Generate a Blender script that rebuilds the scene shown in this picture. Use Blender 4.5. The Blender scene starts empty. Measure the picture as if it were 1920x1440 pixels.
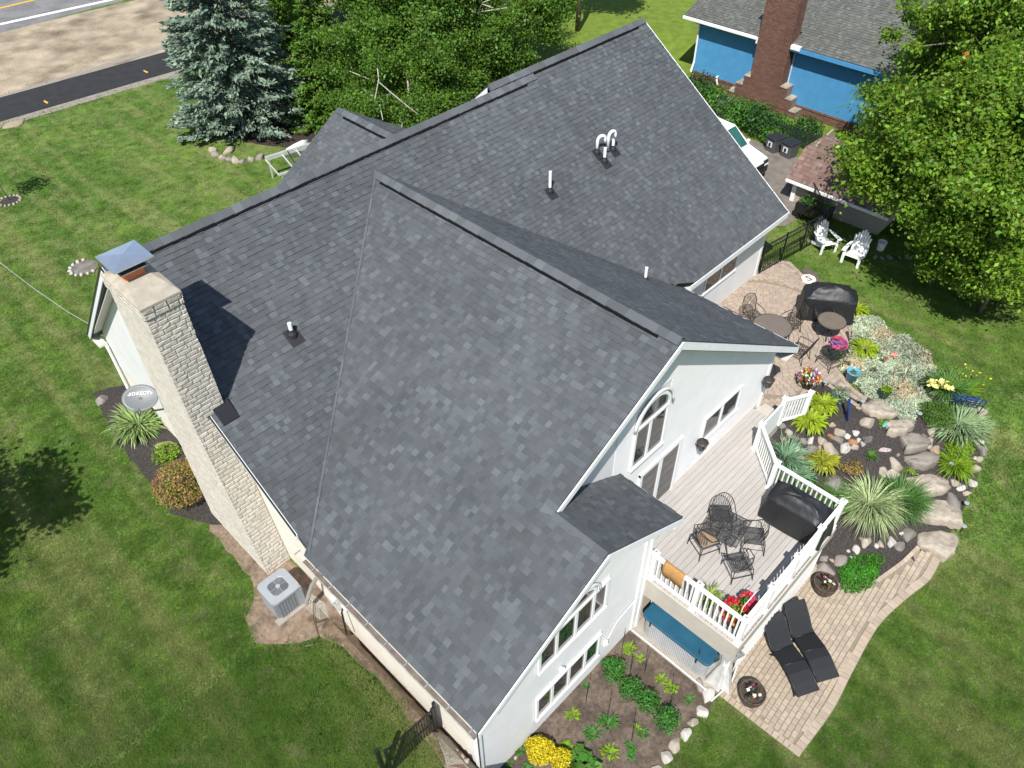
import bpy, bmesh, math, random
import numpy as np
from mathutils import Vector, Matrix
random.seed(7); RNG = np.random.default_rng(11)
SC = bpy.context.scene; COL = SC.collection
# ---------------------------------------------------------------- camera
F_PX, H = 1453.4, 18.0
_p, _a, _r = math.radians(44.171), math.radians(44.95), math.radians(-.902)
_h = np.array([math.cos(_a), math.sin(_a), 0]); _rt = np.array([math.sin(_a), -math.cos(_a), 0])
CW = _h*math.cos(_p)+np.array([0, 0, -math.sin(_p)]); _u = np.cross(_rt, CW)
CR = _rt*math.cos(_r)+_u*math.sin(_r); CU = -_rt*math.sin(_r)+_u*math.cos(_r)
CAM = np.array([0, 0, H])
cd = bpy.data.cameras.new('camera'); cam = bpy.data.objects.new('camera', cd); COL.objects.link(cam)
cd.sensor_width = 36; cd.lens = F_PX/1920*36; cd.clip_end = 1000; cd.clip_start = .1
cam.matrix_world = Matrix([[CR[0], CU[0], -CW[0], 0], [CR[1], CU[1], -CW[1], 0], [CR[2], CU[2], -CW[2], H], [0, 0, 0, 1]])
SC.camera = cam
# ---------------------------------------------------------------- light
SUN_AZ, SUN_EL = 210.0, 54.5          # azimuth of the sun (counter-clockwise from +x) and its height
w = bpy.data.worlds.new('World'); SC.world = w; w.use_nodes = True
nt = w.node_tree; bg = nt.nodes['Background']
sky = nt.nodes.new('ShaderNodeTexSky'); sky.sky_type = 'NISHITA'; sky.sun_disc = False
sky.sun_elevation = math.radians(SUN_EL); sky.sun_rotation = math.radians(90-SUN_AZ)
sky.air_density = 1.0; sky.dust_density = .6
nt.links.new(sky.outputs[0], bg.inputs[0]); bg.inputs[1].default_value = 0.095
sl = bpy.data.lights.new('sun', 'SUN'); sl.energy = 4.3; sl.angle = math.radians(.53); sl.color = (1, .965, .91)
so = bpy.data.objects.new('sun', sl); COL.objects.link(so)
sd = Vector((math.cos(math.radians(SUN_AZ))*math.cos(math.radians(SUN_EL)), math.sin(math.radians(SUN_AZ))*math.cos(math.radians(SUN_EL)), math.sin(math.radians(SUN_EL))))
so.rotation_euler = sd.to_track_quat('Z', 'Y').to_euler(); so.location = (-30, -20, 50)
SC.view_settings.view_transform = 'Standard'; SC.view_settings.look = 'None'
SC.view_settings.exposure = 0.62; SC.view_settings.gamma = 1
# ---------------------------------------------------------------- picture point -> place in the world
def _ray(px, py): return CW+CR*(px-960)/F_PX-CU*(py-720)/F_PX
def at(px, py, z):
    d = _ray(px, py); return CAM+d*((z-H)/d[2])
def sstep(t): t = min(1., max(0., t)); return t*t*(3-2*t)
def terr(x, y):
    t1 = sstep(((x-16.6)*.6+y*.8)/4.6)
    t2 = sstep((4.5-x)/1.1)*.93
    t3 = sstep((y-8)/3)
    t = 1-(1-t1)*(1-t2)*(1-t3) if not (t2 > .9 and t3 < .5) else t2
    t = max(t1, t2, t3)
    z = -1+2*t
    z -= .7*sstep((x-31)/4)*sstep((40-x)/3)*sstep((30-y)/6)
    return z
def tz(px, py):
    z = 0.
    for _ in range(40):
        p = at(px, py, z); z = z*.4+.6*terr(p[0], p[1])
    p = at(px, py, z); return Vector(p)
def mpp(p): return float((np.array(p)-CAM)@CW)/F_PX      # metres per photo pixel at a place
# ---------------------------------------------------------------- materials
MATS = {}
def mat(name, col, rough=.8, var=.12, scale=6, bump=0., bscale=60, isl=0., objv=0., metal=0., col2=None, c2scale=1.5, c2lo=.45, c2hi=.6, spec=.4, transl=0., coat=0., stretch=None, detail=4, hue=0.):
    m = bpy.data.materials.new(name); m.use_nodes = True; n = m.node_tree.nodes; l = m.node_tree.links
    b = n['Principled BSDF']; out = n['Material Output']
    tc = n.new('ShaderNodeTexCoord'); vec = tc.outputs['Object']
    if stretch:
        mp = n.new('ShaderNodeMapping'); mp.inputs['Scale'].default_value = stretch; l.new(vec, mp.inputs[0]); vec = mp.outputs[0]
    nz = n.new('ShaderNodeTexNoise'); nz.inputs['Scale'].default_value = scale; nz.inputs['Detail'].default_value = detail; l.new(vec, nz.inputs[0])
    mr = n.new('ShaderNodeMapRange'); mr.inputs[1].default_value = .3; mr.inputs[2].default_value = .7; mr.inputs[3].default_value = 1-var; mr.inputs[4].default_value = 1+var; l.new(nz.outputs[0], mr.inputs[0])
    val = mr.outputs[0]
    rgb = n.new('ShaderNodeRGB'); rgb.outputs[0].default_value = (*col, 1); c = rgb.outputs[0]
    if col2:
        n2 = n.new('ShaderNodeTexNoise'); n2.inputs['Scale'].default_value = c2scale; n2.inputs['Detail'].default_value = 5; l.new(vec, n2.inputs[0])
        m2 = n.new('ShaderNodeMapRange'); m2.inputs[1].default_value = c2lo; m2.inputs[2].default_value = c2hi; l.new(n2.outputs[0], m2.inputs[0])
        mx = n.new('ShaderNodeMix'); mx.data_type = 'RGBA'; l.new(m2.outputs[0], mx.inputs[0]); l.new(c, mx.inputs[6]); mx.inputs[7].default_value = (*col2, 1); c = mx.outputs[2]
    geo = None
    if isl:
        geo = n.new('ShaderNodeNewGeometry'); r2 = n.new('ShaderNodeMapRange'); r2.inputs[3].default_value = 1-isl; r2.inputs[4].default_value = 1+isl; l.new(geo.outputs['Random Per Island'], r2.inputs[0])
        mu = n.new('ShaderNodeMath'); mu.operation = 'MULTIPLY'; l.new(val, mu.inputs[0]); l.new(r2.outputs[0], mu.inputs[1]); val = mu.outputs[0]
    if objv:
        oi = n.new('ShaderNodeObjectInfo'); r3 = n.new('ShaderNodeMapRange'); r3.inputs[3].default_value = 1-objv; r3.inputs[4].default_value = 1+objv; l.new(oi.outputs['Random'], r3.inputs[0])
        mu = n.new('ShaderNodeMath'); mu.operation = 'MULTIPLY'; l.new(val, mu.inputs[0]); l.new(r3.outputs[0], mu.inputs[1]); val = mu.outputs[0]
    vm = n.new('ShaderNodeVectorMath'); vm.operation = 'SCALE'; l.new(c, vm.inputs[0]); l.new(val, vm.inputs[3]); cc = vm.outputs[0]
    if hue:
        hs = n.new('ShaderNodeHueSaturation'); 
        if geo is None: geo = n.new('ShaderNodeNewGeometry')
        r4 = n.new('ShaderNodeMapRange'); r4.inputs[3].default_value = .5-hue; r4.inputs[4].default_value = .5+hue; l.new(geo.outputs['Random Per Island'], r4.inputs[0])
        l.new(r4.outputs[0], hs.inputs['Hue']); l.new(cc, hs.inputs['Color']); cc = hs.outputs[0]
    l.new(cc, b.inputs['Base Color'])
    b.inputs['Roughness'].default_value = rough; b.inputs['Metallic'].default_value = metal
    b.inputs['Specular IOR Level'].default_value = spec
    if coat: b.inputs['Coat Weight'].default_value = coat
    if bump:
        nb = n.new('ShaderNodeTexNoise'); nb.inputs['Scale'].default_value = bscale; nb.inputs['Detail'].default_value = 3; l.new(vec, nb.inputs[0])
        bp = n.new('ShaderNodeBump'); bp.inputs['Strength'].default_value = bump; bp.inputs['Distance'].default_value = .02; l.new(nb.outputs[0], bp.inputs['Height']); l.new(bp.outputs[0], b.inputs['Normal'])
    if transl:
        tr = n.new('ShaderNodeBsdfTranslucent'); l.new(cc, tr.inputs[0]); ms = n.new('ShaderNodeMixShader'); ms.inputs[0].default_value = transl
        l.new(b.outputs[0], ms.inputs[1]); l.new(tr.outputs[0], ms.inputs[2]); l.new(ms.outputs[0], out.inputs[0])
    MATS[name] = m; return m
def leaf(name, col, isl=.35, tr=.3, hue=.02, **k): return mat(name, col, rough=.5, var=.3, scale=1.2, isl=isl, transl=tr, hue=hue, spec=.3, **k)
M_white = mat('white_vinyl', (.78, .78, .76), .5, .03, 3)
M_siding = mat('white_siding', (.70, .697, .69), .55, .04, 2)
M_cream = mat('cream_wall', (.72, .67, .58), .7, .05, 3, .2, 40)
M_fascia = mat('fascia_paint', (.74, .75, .75), .45, .04, 4)
M_soffit = mat('soffit', (.56, .53, .47), .6, .05, 4, stretch=(1, 12, 1))
M_gutter = mat('gutter_metal', (.16, .13, .11), .5, .25, 5)
M_black = mat('black_metal', (.012, .012, .013), .42, .2, 20, spec=.5)
M_iron = mat('wrought_iron', (.04, .035, .03), .5, .2, 20)
M_glass = mat('window_glass', (.022, .026, .028), .04, .3, 2, spec=.9)
M_frame = mat('window_frame', (.8, .8, .79), .4, .02)
def shingle_mat(name, k=1., lo=0.80, hi=1.38, use_obj=False, base=(.076, .085, .091), alt=(.079, .084, .089)):
    m = bpy.data.materials.new(name); m.use_nodes = True; n = m.node_tree.nodes; l = m.node_tree.links; b = n['Principled BSDF']
    if use_obj: s = n.new('ShaderNodeObjectInfo').outputs['Random']
    else: s = n.new('ShaderNodeNewGeometry').outputs['Random Per Island']
    cr = n.new('ShaderNodeValToRGB'); l.new(s, cr.inputs[0]); e = cr.color_ramp.elements
    g = lambda f, c=base: (c[0]*f*k, c[1]*f*k, c[2]*f*k, 1)
    e[0].position = 0; e[0].color = g(lo); e[1].position = 1; e[1].color = g(hi)
    for p, f, c in ((.25, .90, alt), (.45, .96, base), (.6, 1.0, alt), (.78, 1.07, base), (.90, 1.16, base)):
        q = cr.color_ramp.elements.new(p); q.color = g(f, c)
    tc = n.new('ShaderNodeTexCoord'); n1 = n.new('ShaderNodeTexNoise'); n1.inputs['Scale'].default_value = 160; n1.inputs['Detail'].default_value = 2; l.new(tc.outputs['Object'], n1.inputs[0])
    n2 = n.new('ShaderNodeTexNoise'); n2.inputs['Scale'].default_value = .45; n2.inputs['Detail'].default_value = 4; l.new(tc.outputs['Object'], n2.inputs[0])
    m1 = n.new('ShaderNodeMapRange'); m1.inputs[1].default_value = .3; m1.inputs[2].default_value = .7; m1.inputs[3].default_value = .7; m1.inputs[4].default_value = 1.3; l.new(n1.outputs[0], m1.inputs[0])
    m2 = n.new('ShaderNodeMapRange'); m2.inputs[1].default_value = .3; m2.inputs[2].default_value = .7; m2.inputs[3].default_value = .86; m2.inputs[4].default_value = 1.14; l.new(n2.outputs[0], m2.inputs[0])
    mu = n.new('ShaderNodeMath'); mu.operation = 'MULTIPLY'; l.new(m1.outputs[0], mu.inputs[0]); l.new(m2.outputs[0], mu.inputs[1])
    vm = n.new('ShaderNodeVectorMath'); vm.operation = 'SCALE'; l.new(cr.outputs[0], vm.inputs[0]); l.new(mu.outputs[0], vm.inputs[3]); l.new(vm.outputs[0], b.inputs['Base Color'])
    b.inputs['Roughness'].default_value = .85; b.inputs['Specular IOR Level'].default_value = .35
    return m
M_shin = shingle_mat('charcoal_shingle'); M_shin_o = shingle_mat('charcoal_shingle_single', use_obj=True)
M_capsh = shingle_mat('ridge_shingle', 1.15, .85, 1.2); M_capsh_o = shingle_mat('ridge_shingle_single', 1.15, .82, 1.25, use_obj=True)
M_butt = mat('shingle_cut_edge', (.022, .024, .028), .95)
M_deckroof = mat('roof_underlay', (.05, .052, .06), .9)
# ---------------------------------------------------------------- things and parts
ORIG = {}
def thing(name, label, cat, loc=(0, 0, 0), rz=0, group=None):
    o = bpy.data.objects.new(name, None); COL.objects.link(o); o.location = loc; o.rotation_euler = (0, 0, rz); o.empty_display_size = .2
    o['label'] = label; o['category'] = cat
    if group: o['group'] = group
    ORIG[o.name] = Vector((0, 0, 0)); return o
def wthing(name, label, cat, loc, group=None):          # its parts are given in world coordinates
    o = thing(name, label, cat, loc, 0, group); ORIG[o.name] = Vector(loc); return o
def root(o):
    while o.parent: o = o.parent
    return o
def tag(o, label, cat, group=None, kind=None):
    o['label'] = label; o['category'] = cat
    if group: o['group'] = group
    if kind: o['kind'] = kind
    return o
def struct(o, label=None):
    o['kind'] = 'structure'
    if label: o['label'] = label
    return o
def link_mesh(name, me, m, parent=None, smooth=False):
    if m is not None: me.materials.append(m)
    if smooth:
        me.polygons.foreach_set('use_smooth', np.ones(len(me.polygons), bool))
    o = bpy.data.objects.new(name, me); COL.objects.link(o)
    if parent: o.parent = parent
    return o
class MB:
    def __init__(s): s.v = []; s.f = []
    def add(s, vs, fs):
        k = len(s.v); s.v += [Vector(p) for p in vs]; s.f += [tuple(i+k for i in f) for f in fs]; return s
    def box(s, c, d, rz=0, rot=None):
        x, y, z = d[0]/2, d[1]/2, d[2]/2
        R = rot if rot is not None else Matrix.Rotation(rz, 3, 'Z')
        vs = [Vector(c)+R @ Vector(p) for p in ((-x, -y, -z), (x, -y, -z), (x, y, -z), (-x, y, -z), (-x, -y, z), (x, -y, z), (x, y, z), (-x, y, z))]
        return s.add(vs, [(0, 3, 2, 1), (4, 5, 6, 7), (0, 1, 5, 4), (1, 2, 6, 5), (2, 3, 7, 6), (3, 0, 4, 7)])
    def bb(s, a, b): 
        a = Vector(a); b = Vector(b); return s.box((a+b)/2, [abs(b[i]-a[i]) for i in range(3)])
    def beam(s, a, b, w, h=None, up=(0, 0, 1)):           # rectangular bar from a to b
        a = Vector(a); b = Vector(b); h = h or w; d = (b-a); L = d.length; d = d.normalized(); u = Vector(up)
        if abs(d.dot(u)) > .98: u = Vector((1, 0, 0))
        sd_ = d.cross(u).normalized(); u = sd_.cross(d)
        R = Matrix((d, sd_, u)).transposed(); return s.box((a+b)/2, (L, w, h), rot=R)
    def tube(s, pts, r, n=6, closed=False):
        pts = [Vector(p) for p in pts]; k = len(s.v); N = len(pts); rr = r if hasattr(r, '__len__') else [r]*N
        nrm = None
        for i, p in enumerate(pts):
            if closed: t = (pts[(i+1) % N]-pts[i-1])
            else: t = pts[min(i+1, N-1)]-pts[max(i-1, 0)]
            t.normalize()
            if nrm is None: nrm = t.orthogonal().normalized()
            nrm = (nrm-t*nrm.dot(t)).normalized(); bn = t.cross(nrm)
            for j in range(n):
                a = 2*math.pi*j/n; s.v.append(p+(nrm*math.cos(a)+bn*math.sin(a))*rr[i])
        for i in range(N if closed else N-1):
            a = k+i*n; b = k+((i+1) % N)*n
            for j in range(n): s.f.append((a+j, a+(j+1) % n, b+(j+1) % n, b+j))
        if not closed: s.f.append(tuple(k+j for j in reversed(range(n)))); s.f.append(tuple(k+(N-1)*n+j for j in range(n)))
        return s
    def lathe(s, c, prof, n=20, rz=0, sx=1, sy=1, cap=True):
        c = Vector(c); k = len(s.v)
        for r, z in prof:
            for j in range(n):
                a = 2*math.pi*j/n+rz; s.v.append(c+Vector((r*math.cos(a)*sx, r*math.sin(a)*sy, z)))
        for i in range(len(prof)-1):
            for j in range(n): s.f.append((k+i*n+j, k+i*n+(j+1) % n, k+(i+1)*n+(j+1) % n, k+(i+1)*n+j))
        if cap: s.f.append(tuple(k+j for j in reversed(range(n)))); s.f.append(tuple(k+(len(prof)-1)*n+j for j in range(n)))
        return s
    def prism(s, pts, d):                                   # planar outline pushed along vector d
        pts = [Vector(p) for p in pts]; d = Vector(d); n = len(pts)
        return s.add(pts+[p+d for p in pts], [tuple(reversed(range(n))), tuple(range(n, 2*n))]+[(i, (i+1) % n, n+(i+1) % n, n+i) for i in range(n)])
    def poly(s, pts): return s.add(pts, [tuple(range(len(pts)))])
    def build(s, name, m, parent=None, smooth=False, bevel=0, fix=True):
        me = bpy.data.meshes.new(name)
        off = ORIG.get(root(parent).name, Vector((0, 0, 0))) if parent else Vector((0, 0, 0))
        me.from_pydata([p-off for p in s.v], [], s.f)
        if fix:
            bm = bmesh.new(); bm.from_mesh(me); bmesh.ops.recalc_face_normals(bm, faces=bm.faces)
            if bevel: bmesh.ops.bevel(bm, geom=[e for e in bm.edges], offset=bevel, segments=1, affect='EDGES', clamp_overlap=True)
            bm.to_mesh(me); bm.free()
        me.update(); return link_mesh(name, me, m, parent, smooth)
def quads(name, V, m, parent=None, tri=False, smooth=False):     # V (n,4,3) world coordinates -> one mesh
    n, k = V.shape[0], V.shape[1]
    off = ORIG.get(root(parent).name, Vector((0, 0, 0))) if parent else Vector((0, 0, 0))
    V = (V-np.array(off)).reshape(-1, 3).astype(np.float32)
    me = bpy.data.meshes.new(name); me.vertices.add(n*k); me.vertices.foreach_set('co', V.ravel())
    me.loops.add(n*k); me.loops.foreach_set('vertex_index', np.arange(n*k, dtype=np.int32))
    me.polygons.add(n); me.polygons.foreach_set('loop_start', np.arange(0, n*k, k, dtype=np.int32)); me.polygons.foreach_set('loop_total', np.full(n, k, np.int32))
    me.update(calc_edges=True); o = link_mesh(name, me, m, parent, smooth)
    if name in ('flowers', 'red_flowers', 'petals', 'plants'): o['kind'] = 'stuff'
    return o
def copy_tree(o, loc, rz=0, label=None, scale=None):
    def cp(a, par):
        c = a.copy(); COL.objects.link(c)
        if par: c.parent = par
        for ch in [q for q in a.children]: cp(ch, c)
        return c
    r = cp(o, None); r.location = loc; r.rotation_euler = (0, 0, rz); ORIG[r.name] = ORIG.get(o.name, Vector((0, 0, 0)))
    if scale: r.scale = (scale,)*3
    if label: r['label'] = label
    return r
# ---------------------------------------------------------------- vegetation helpers (numpy)
def unit(v): return v/np.maximum(np.linalg.norm(v, axis=-1, keepdims=True), 1e-9)
def leaves(C, size, aspect=.5, nbias=None, flat=0.):       # rhombic leaves at centres C
    n = len(C); d = unit(RNG.normal(size=(n, 3))); 
    if nbias is not None: nn = unit(RNG.normal(size=(n, 3))*.8+nbias)
    else: nn = unit(RNG.normal(size=(n, 3))+np.array([0, 0, flat]))
    d = unit(d-nn*(d*nn).sum(1, keepdims=True)); s = np.cross(nn, d)
    L = (size*(.6+.8*RNG.random(n)))[:, None]
    return np.stack([C-d*L*.5, C+s*L*aspect*.5, C+d*L*.5, C-s*L*aspect*.5], 1)
def blades(base, n, length, width, spread=1., droop=1., seg=3, up=1., r0=.03, lv=.3, fold=0.):   # arching leaves of one plant
    az = RNG.random(n)*2*math.pi; rad = np.stack([np.cos(az), np.sin(az), np.zeros(n)], 1); sd_ = np.stack([-np.sin(az), np.cos(az), np.zeros(n)], 1)
    L = length*(1-lv+2*lv*RNG.random(n)); el = (up*(.35+.65*RNG.random(n)))
    P = np.array(base)+rad*(r0*RNG.random(n))[:, None]; out = []
    ang = np.clip(el, .1, 1.5); pts = [P]; 
    for i in range(seg):
        st = (L/seg)[:, None]; pts.append(pts[-1]+(rad*np.cos(ang)[:, None]*spread+np.array([0, 0, 1])*np.sin(ang)[:, None])*st); ang = ang-droop*(.6+.8*RNG.random(n))/seg
    prof = [.35, 1., .85, .02] if seg == 3 else ([.5, 1., .02] if seg == 2 else [.3, .8, 1, .7, .02])
    for i in range(seg):
        a, b = pts[i], pts[i+1]; wa, wb = width*prof[i]/2, width*prof[i+1]/2
        out.append(np.stack([a-sd_*wa, a+sd_*wa, b+sd_*wb, b-sd_*wb], 1))
    V = np.stack(out, 1); return V.reshape(n*seg, 4, 3)
def blade_mesh(name, parts, m, parent=None):              # welds each blade's segments so that it is one island
    V = np.concatenate(parts); return quads(name, V, m, parent)
def shell_points(n, c, r, jitter=.15, lo=-.2):
    d = unit(RNG.normal(size=(int(n*2), 3))); d = d[d[:, 2] > lo][:n]
    return np.array(c)+d*np.array(r)*(1-jitter*RNG.random((len(d), 1))), d
def rock_obj(name, p, sx, sy, sz, m, parent=None, rz=None, seed=0, sub=2, rough=.16, sink=.3, smooth=True, boxy=.0):
    bm = bmesh.new(); bmesh.ops.create_icosphere(bm, subdivisions=sub, radius=1.); rr = random.Random(seed)
    ph = [(Vector((rr.uniform(-1, 1), rr.uniform(-1, 1), rr.uniform(-1, 1))).normalized(), rr.uniform(0, 6), rr.uniform(1.4, 4.2)) for _ in range(6)]
    pl = [(Vector((rr.uniform(-1, 1), rr.uniform(-1, 1), rr.uniform(-.3, 1))).normalized(), rr.uniform(.42, .8)) for _ in range(11)]
    rz = rr.uniform(0, 3.14) if rz is None else rz; R = Matrix.Rotation(rz, 3, 'Z')
    for v in bm.verts:
        c = v.co.copy()
        if boxy: c = Vector([math.copysign(abs(q)**(1-boxy), q) for q in c])
        for n_, k in pl:
            d = c.dot(n_)
            if d > k: c -= n_*(d-k)*.96
        c *= 1+rough*.8*sum(math.sin(c.dot(a)*f+b) for a, b, f in ph)/3
        v.co = R @ Vector((c.x*sx, c.y*sy, c.z*sz))
    for v in bm.verts: v.co.z += sz*(1-2*sink)+0
    me = bpy.data.meshes.new(name); bm.to_mesh(me); bm.free()
    if parent:
        off = ORIG[root(parent).name]; me.transform(Matrix.Translation(Vector(p)-off)); o = link_mesh(name, me, m, parent, smooth)
    else:
        o = link_mesh(name, me, m, None, smooth); o.location = p
    return o
def text_mesh(name, s, size, M, m, parent, depth=.002):
    cu = bpy.data.curves.new(name, 'FONT'); cu.body = s; cu.size = size; cu.extrude = depth; cu.align_x = 'CENTER'; cu.align_y = 'CENTER'; cu.resolution_u = 3
    o = bpy.data.objects.new(name, cu); COL.objects.link(o); bpy.context.view_layer.update()
    me = bpy.data.meshes.new_from_object(o.evaluated_get(bpy.context.evaluated_depsgraph_get())); bpy.data.objects.remove(o)
    off = ORIG[root(parent).name]; me.transform(Matrix.Translation(-off) @ M); me.materials.clear(); me.name = name
    return link_mesh(name, me, m, parent)
def inside(x, y, poly):
    c = False; n = len(poly); j = n-1
    for i in range(n):
        if ((poly[i][1] > y) != (poly[j][1] > y)) and x < (poly[j][0]-poly[i][0])*(y-poly[i][1])/(poly[j][1]-poly[i][1])+poly[i][0]: c = not c
        j = i
    return c
def wobble(poly, step=.35, amp=.06, seed=1):
    rr = random.Random(seed); out = []
    for i in range(len(poly)):
        a, b = poly[i], poly[(i+1) % len(poly)]; L = math.hypot(b[0]-a[0], b[1]-a[1]); n = max(1, int(L/step))
        for k in range(n):
            t = k/n; out.append((a[0]+(b[0]-a[0])*t+rr.uniform(-amp, amp), a[1]+(b[1]-a[1])*t+rr.uniform(-amp, amp)))
    return out
BEDS = []
def sheet(name, poly, off, m, zf=None, wob=0., step=.4, bed=True, seed=1, parent=None, skirt=.0):
    if wob: poly = wobble(poly, amp=wob, seed=seed)
    if bed: BEDS.append(poly)
    bm = bmesh.new(); vs = [bm.verts.new((p[0], p[1], 0)) for p in poly]; 
    es = [bm.edges.new((vs[i], vs[(i+1) % len(vs)])) for i in range(len(vs))]
    bmesh.ops.triangle_fill(bm, edges=es, use_beauty=True)
    xs = [p[0] for p in poly]; ys = [p[1] for p in poly]
    for ax, lo, hi in ((0, min(xs), max(xs)), (1, min(ys), max(ys))):
        q = math.floor(lo/step)*step+step
        while q < hi:
            co = (q, 0, 0) if ax == 0 else (0, q, 0); no = (1, 0, 0) if ax == 0 else (0, 1, 0)
            bmesh.ops.bisect_plane(bm, geom=bm.verts[:]+bm.edges[:]+bm.faces[:], plane_co=co, plane_no=no); q += step
    if skirt:
        be = [e for e in bm.edges if e.is_boundary]; r_ = bmesh.ops.extrude_edge_only(bm, edges=be)
        low = {g for g in r_['geom'] if isinstance(g, bmesh.types.BMVert)}
    else: low = set()
    for v in bm.verts: v.co.z = (zf(v.co.x, v.co.y) if zf else terr(v.co.x, v.co.y))+off-(skirt if v in low else 0)
    bmesh.ops.recalc_face_normals(bm, faces=bm.faces)
    if sum(f.normal.z*f.calc_area() for f in bm.faces) < 0: bmesh.ops.reverse_faces(bm, faces=bm.faces)
    me = bpy.data.meshes.new(name); bm.to_mesh(me); bm.free(); return link_mesh(name, me, m, parent)
def T2(pts): return [tuple(tz(*p)[:2]) for p in pts]
# ================================================================ THE SETTING
def grass_mat(nm='lawn', tr=0):
    m = bpy.data.materials.new(nm); m.use_nodes = True; n = m.node_tree.nodes; l = m.node_tree.links; b = n['Principled BSDF']
    tc = n.new('ShaderNodeTexCoord'); v = tc.outputs['Object']
    def noise(s, det=4, rough=.55, vec=None):
        q = n.new('ShaderNodeTexNoise'); q.inputs['Scale'].default_value = s; q.inputs['Detail'].default_value = det; q.inputs['Roughness'].default_value = rough; l.new(vec or v, q.inputs[0]); return q.outputs[0]
    def mr(x, a, c, lo=0, hi=1):
        q = n.new('ShaderNodeMapRange'); q.inputs[1].default_value = a; q.inputs[2].default_value = c; q.inputs[3].default_value = lo; q.inputs[4].default_value = hi; l.new(x, q.inputs[0]); return q.outputs[0]
    def mix(f, a, c):
        q = n.new('ShaderNodeMix'); q.data_type = 'RGBA'; l.new(f, q.inputs[0])
        for s, i in ((a, 6), (c, 7)):
            if isinstance(s, tuple): q.inputs[i].default_value = (*s, 1)
            else: l.new(s, q.inputs[i])
        return q.outputs[2]
    mp = n.new('ShaderNodeMapping'); mp.inputs['Rotation'].default_value = (0, 0, math.radians(4)); mp.inputs['Scale'].default_value = (1, .09, 1); l.new(v, mp.inputs[0])
    streak = noise(1.1, 3, .5, mp.outputs[0])
    c = mix(mr(noise(.22, 4), .42, .58), (.088, .162, .026), (.132, .212, .038))
    c = mix(mr(noise(.9, 7, .75), .46, .60, 0, .85), c, (.064, .130, .020))
    c = mix(mr(noise(1.3, 8, .78), .52, .65, 0, .75), c, (.20, .21, .09))
    c = mix(mr(noise(4.5, 5, .7), .56, .72, 0, .55), c, (.21, .19, .11))
    c = mix(mr(streak, .49, .64, 0, .8), c, (.185, .215, .07))
    # the neighbour's yellower lawn beyond the house
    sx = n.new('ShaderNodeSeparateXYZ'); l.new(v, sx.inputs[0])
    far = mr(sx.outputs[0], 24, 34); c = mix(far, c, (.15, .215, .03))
    sc = n.new('ShaderNodeVectorMath'); sc.operation = 'SCALE'; l.new(c, sc.inputs[0]); 
    mu = n.new('ShaderNodeMath'); mu.operation = 'MULTIPLY'; g_ = 1.24 if tr else .88; l.new(mr(noise(28, 4, .75), .3, .7, .76*g_, 1.26*g_), mu.inputs[0]); l.new(mr(noise(2.2, 4, .6), .3, .7, .8, 1.22), mu.inputs[1])
    l.new(mu.outputs[0], sc.inputs[3]); l.new(sc.outputs[0], b.inputs['Base Color'])
    b.inputs['Roughness'].default_value = .9; b.inputs['Specular IOR Level'].default_value = .15
    bp = n.new('ShaderNodeBump'); bp.inputs['Strength'].default_value = .55; bp.inputs['Distance'].default_value = .05; l.new(noise(34, 3, .8), bp.inputs['Height']); l.new(bp.outputs[0], b.inputs['Normal'])
    if tr:
        t_ = n.new('ShaderNodeBsdfTranslucent'); l.new(sc.outputs[0], t_.inputs[0]); ms = n.new('ShaderNodeMixShader'); ms.inputs[0].default_value = tr; l.new(b.outputs[0], ms.inputs[1]); l.new(t_.outputs[0], ms.inputs[2]); l.new(ms.outputs[0], n['Material Output'].inputs[0])
    return m
M_lawn = grass_mat(); M_blade = grass_mat('lawn_blade', .45)
def axis(a, b, fa, fb, fine, coarse):
    out = []; q = a
    while q < b: out.append(q); q += fine if fa <= q < fb else coarse
    out.append(b); return out
gx = axis(-60, 160, -3, 42, .4, 8); gy = axis(-50, 200, -5, 30, .4, 8)
gv = [(x, y, terr(x, y)) for y in gy for x in gx]; nx = len(gx)
gf = [(j*nx+i, j*nx+i+1, (j+1)*nx+i+1, (j+1)*nx+i) for j in range(len(gy)-1) for i in range(nx-1)]
me = bpy.data.meshes.new('ground'); me.from_pydata(gv, [], gf); ground = struct(link_mesh('ground', me, M_lawn, smooth=True))
# surfaces
M_mulch = mat('dark_mulch', (.040, .034, .031), .95, .5, 22, .9, 45, col2=(.075, .060, .05), c2scale=30, c2lo=.55, c2hi=.68, detail=6)
M_dirt = mat('pale_dirt', (.21, .155, .11), .95, .3, 9, .7, 40, col2=(.13, .095, .065), c2scale=2.2, c2lo=.5, c2hi=.65, detail=8)
M_soil = mat('garden_soil', (.125, .095, .072), .95, .33, 12, .9, 30, col2=(.075, .055, .042), c2scale=2.4, c2lo=.42, c2hi=.62, detail=9)
M_pathasph = mat('new_asphalt', (.024, .0235, .024), .8, .22, 2, .4, 90)
M_road = mat('road_concrete', (.19, .185, .18), .85, .1, 3, .2, 60, col2=(.15, .148, .145), c2scale=.8)
M_gravel = mat('gravel', (.27, .24, .20), .9, .45, 40, .9, 50, detail=6)
M_conc = mat('concrete', (.31, .28, .24), .85, .12, 6, .3, 60)
M_drive = mat('driveway_concrete', (.17, .148, .125), .9, .2, 3, .3, 60, col2=(.12, .11, .10), c2scale=1.1, c2lo=.55, c2hi=.7)
M_dug = mat('dug_earth', (.33, .27, .19), .95, .28, .9, 1., 9, col2=(.17, .135, .09), c2scale=.55, c2lo=.46, c2hi=.7, detail=9)
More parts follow.
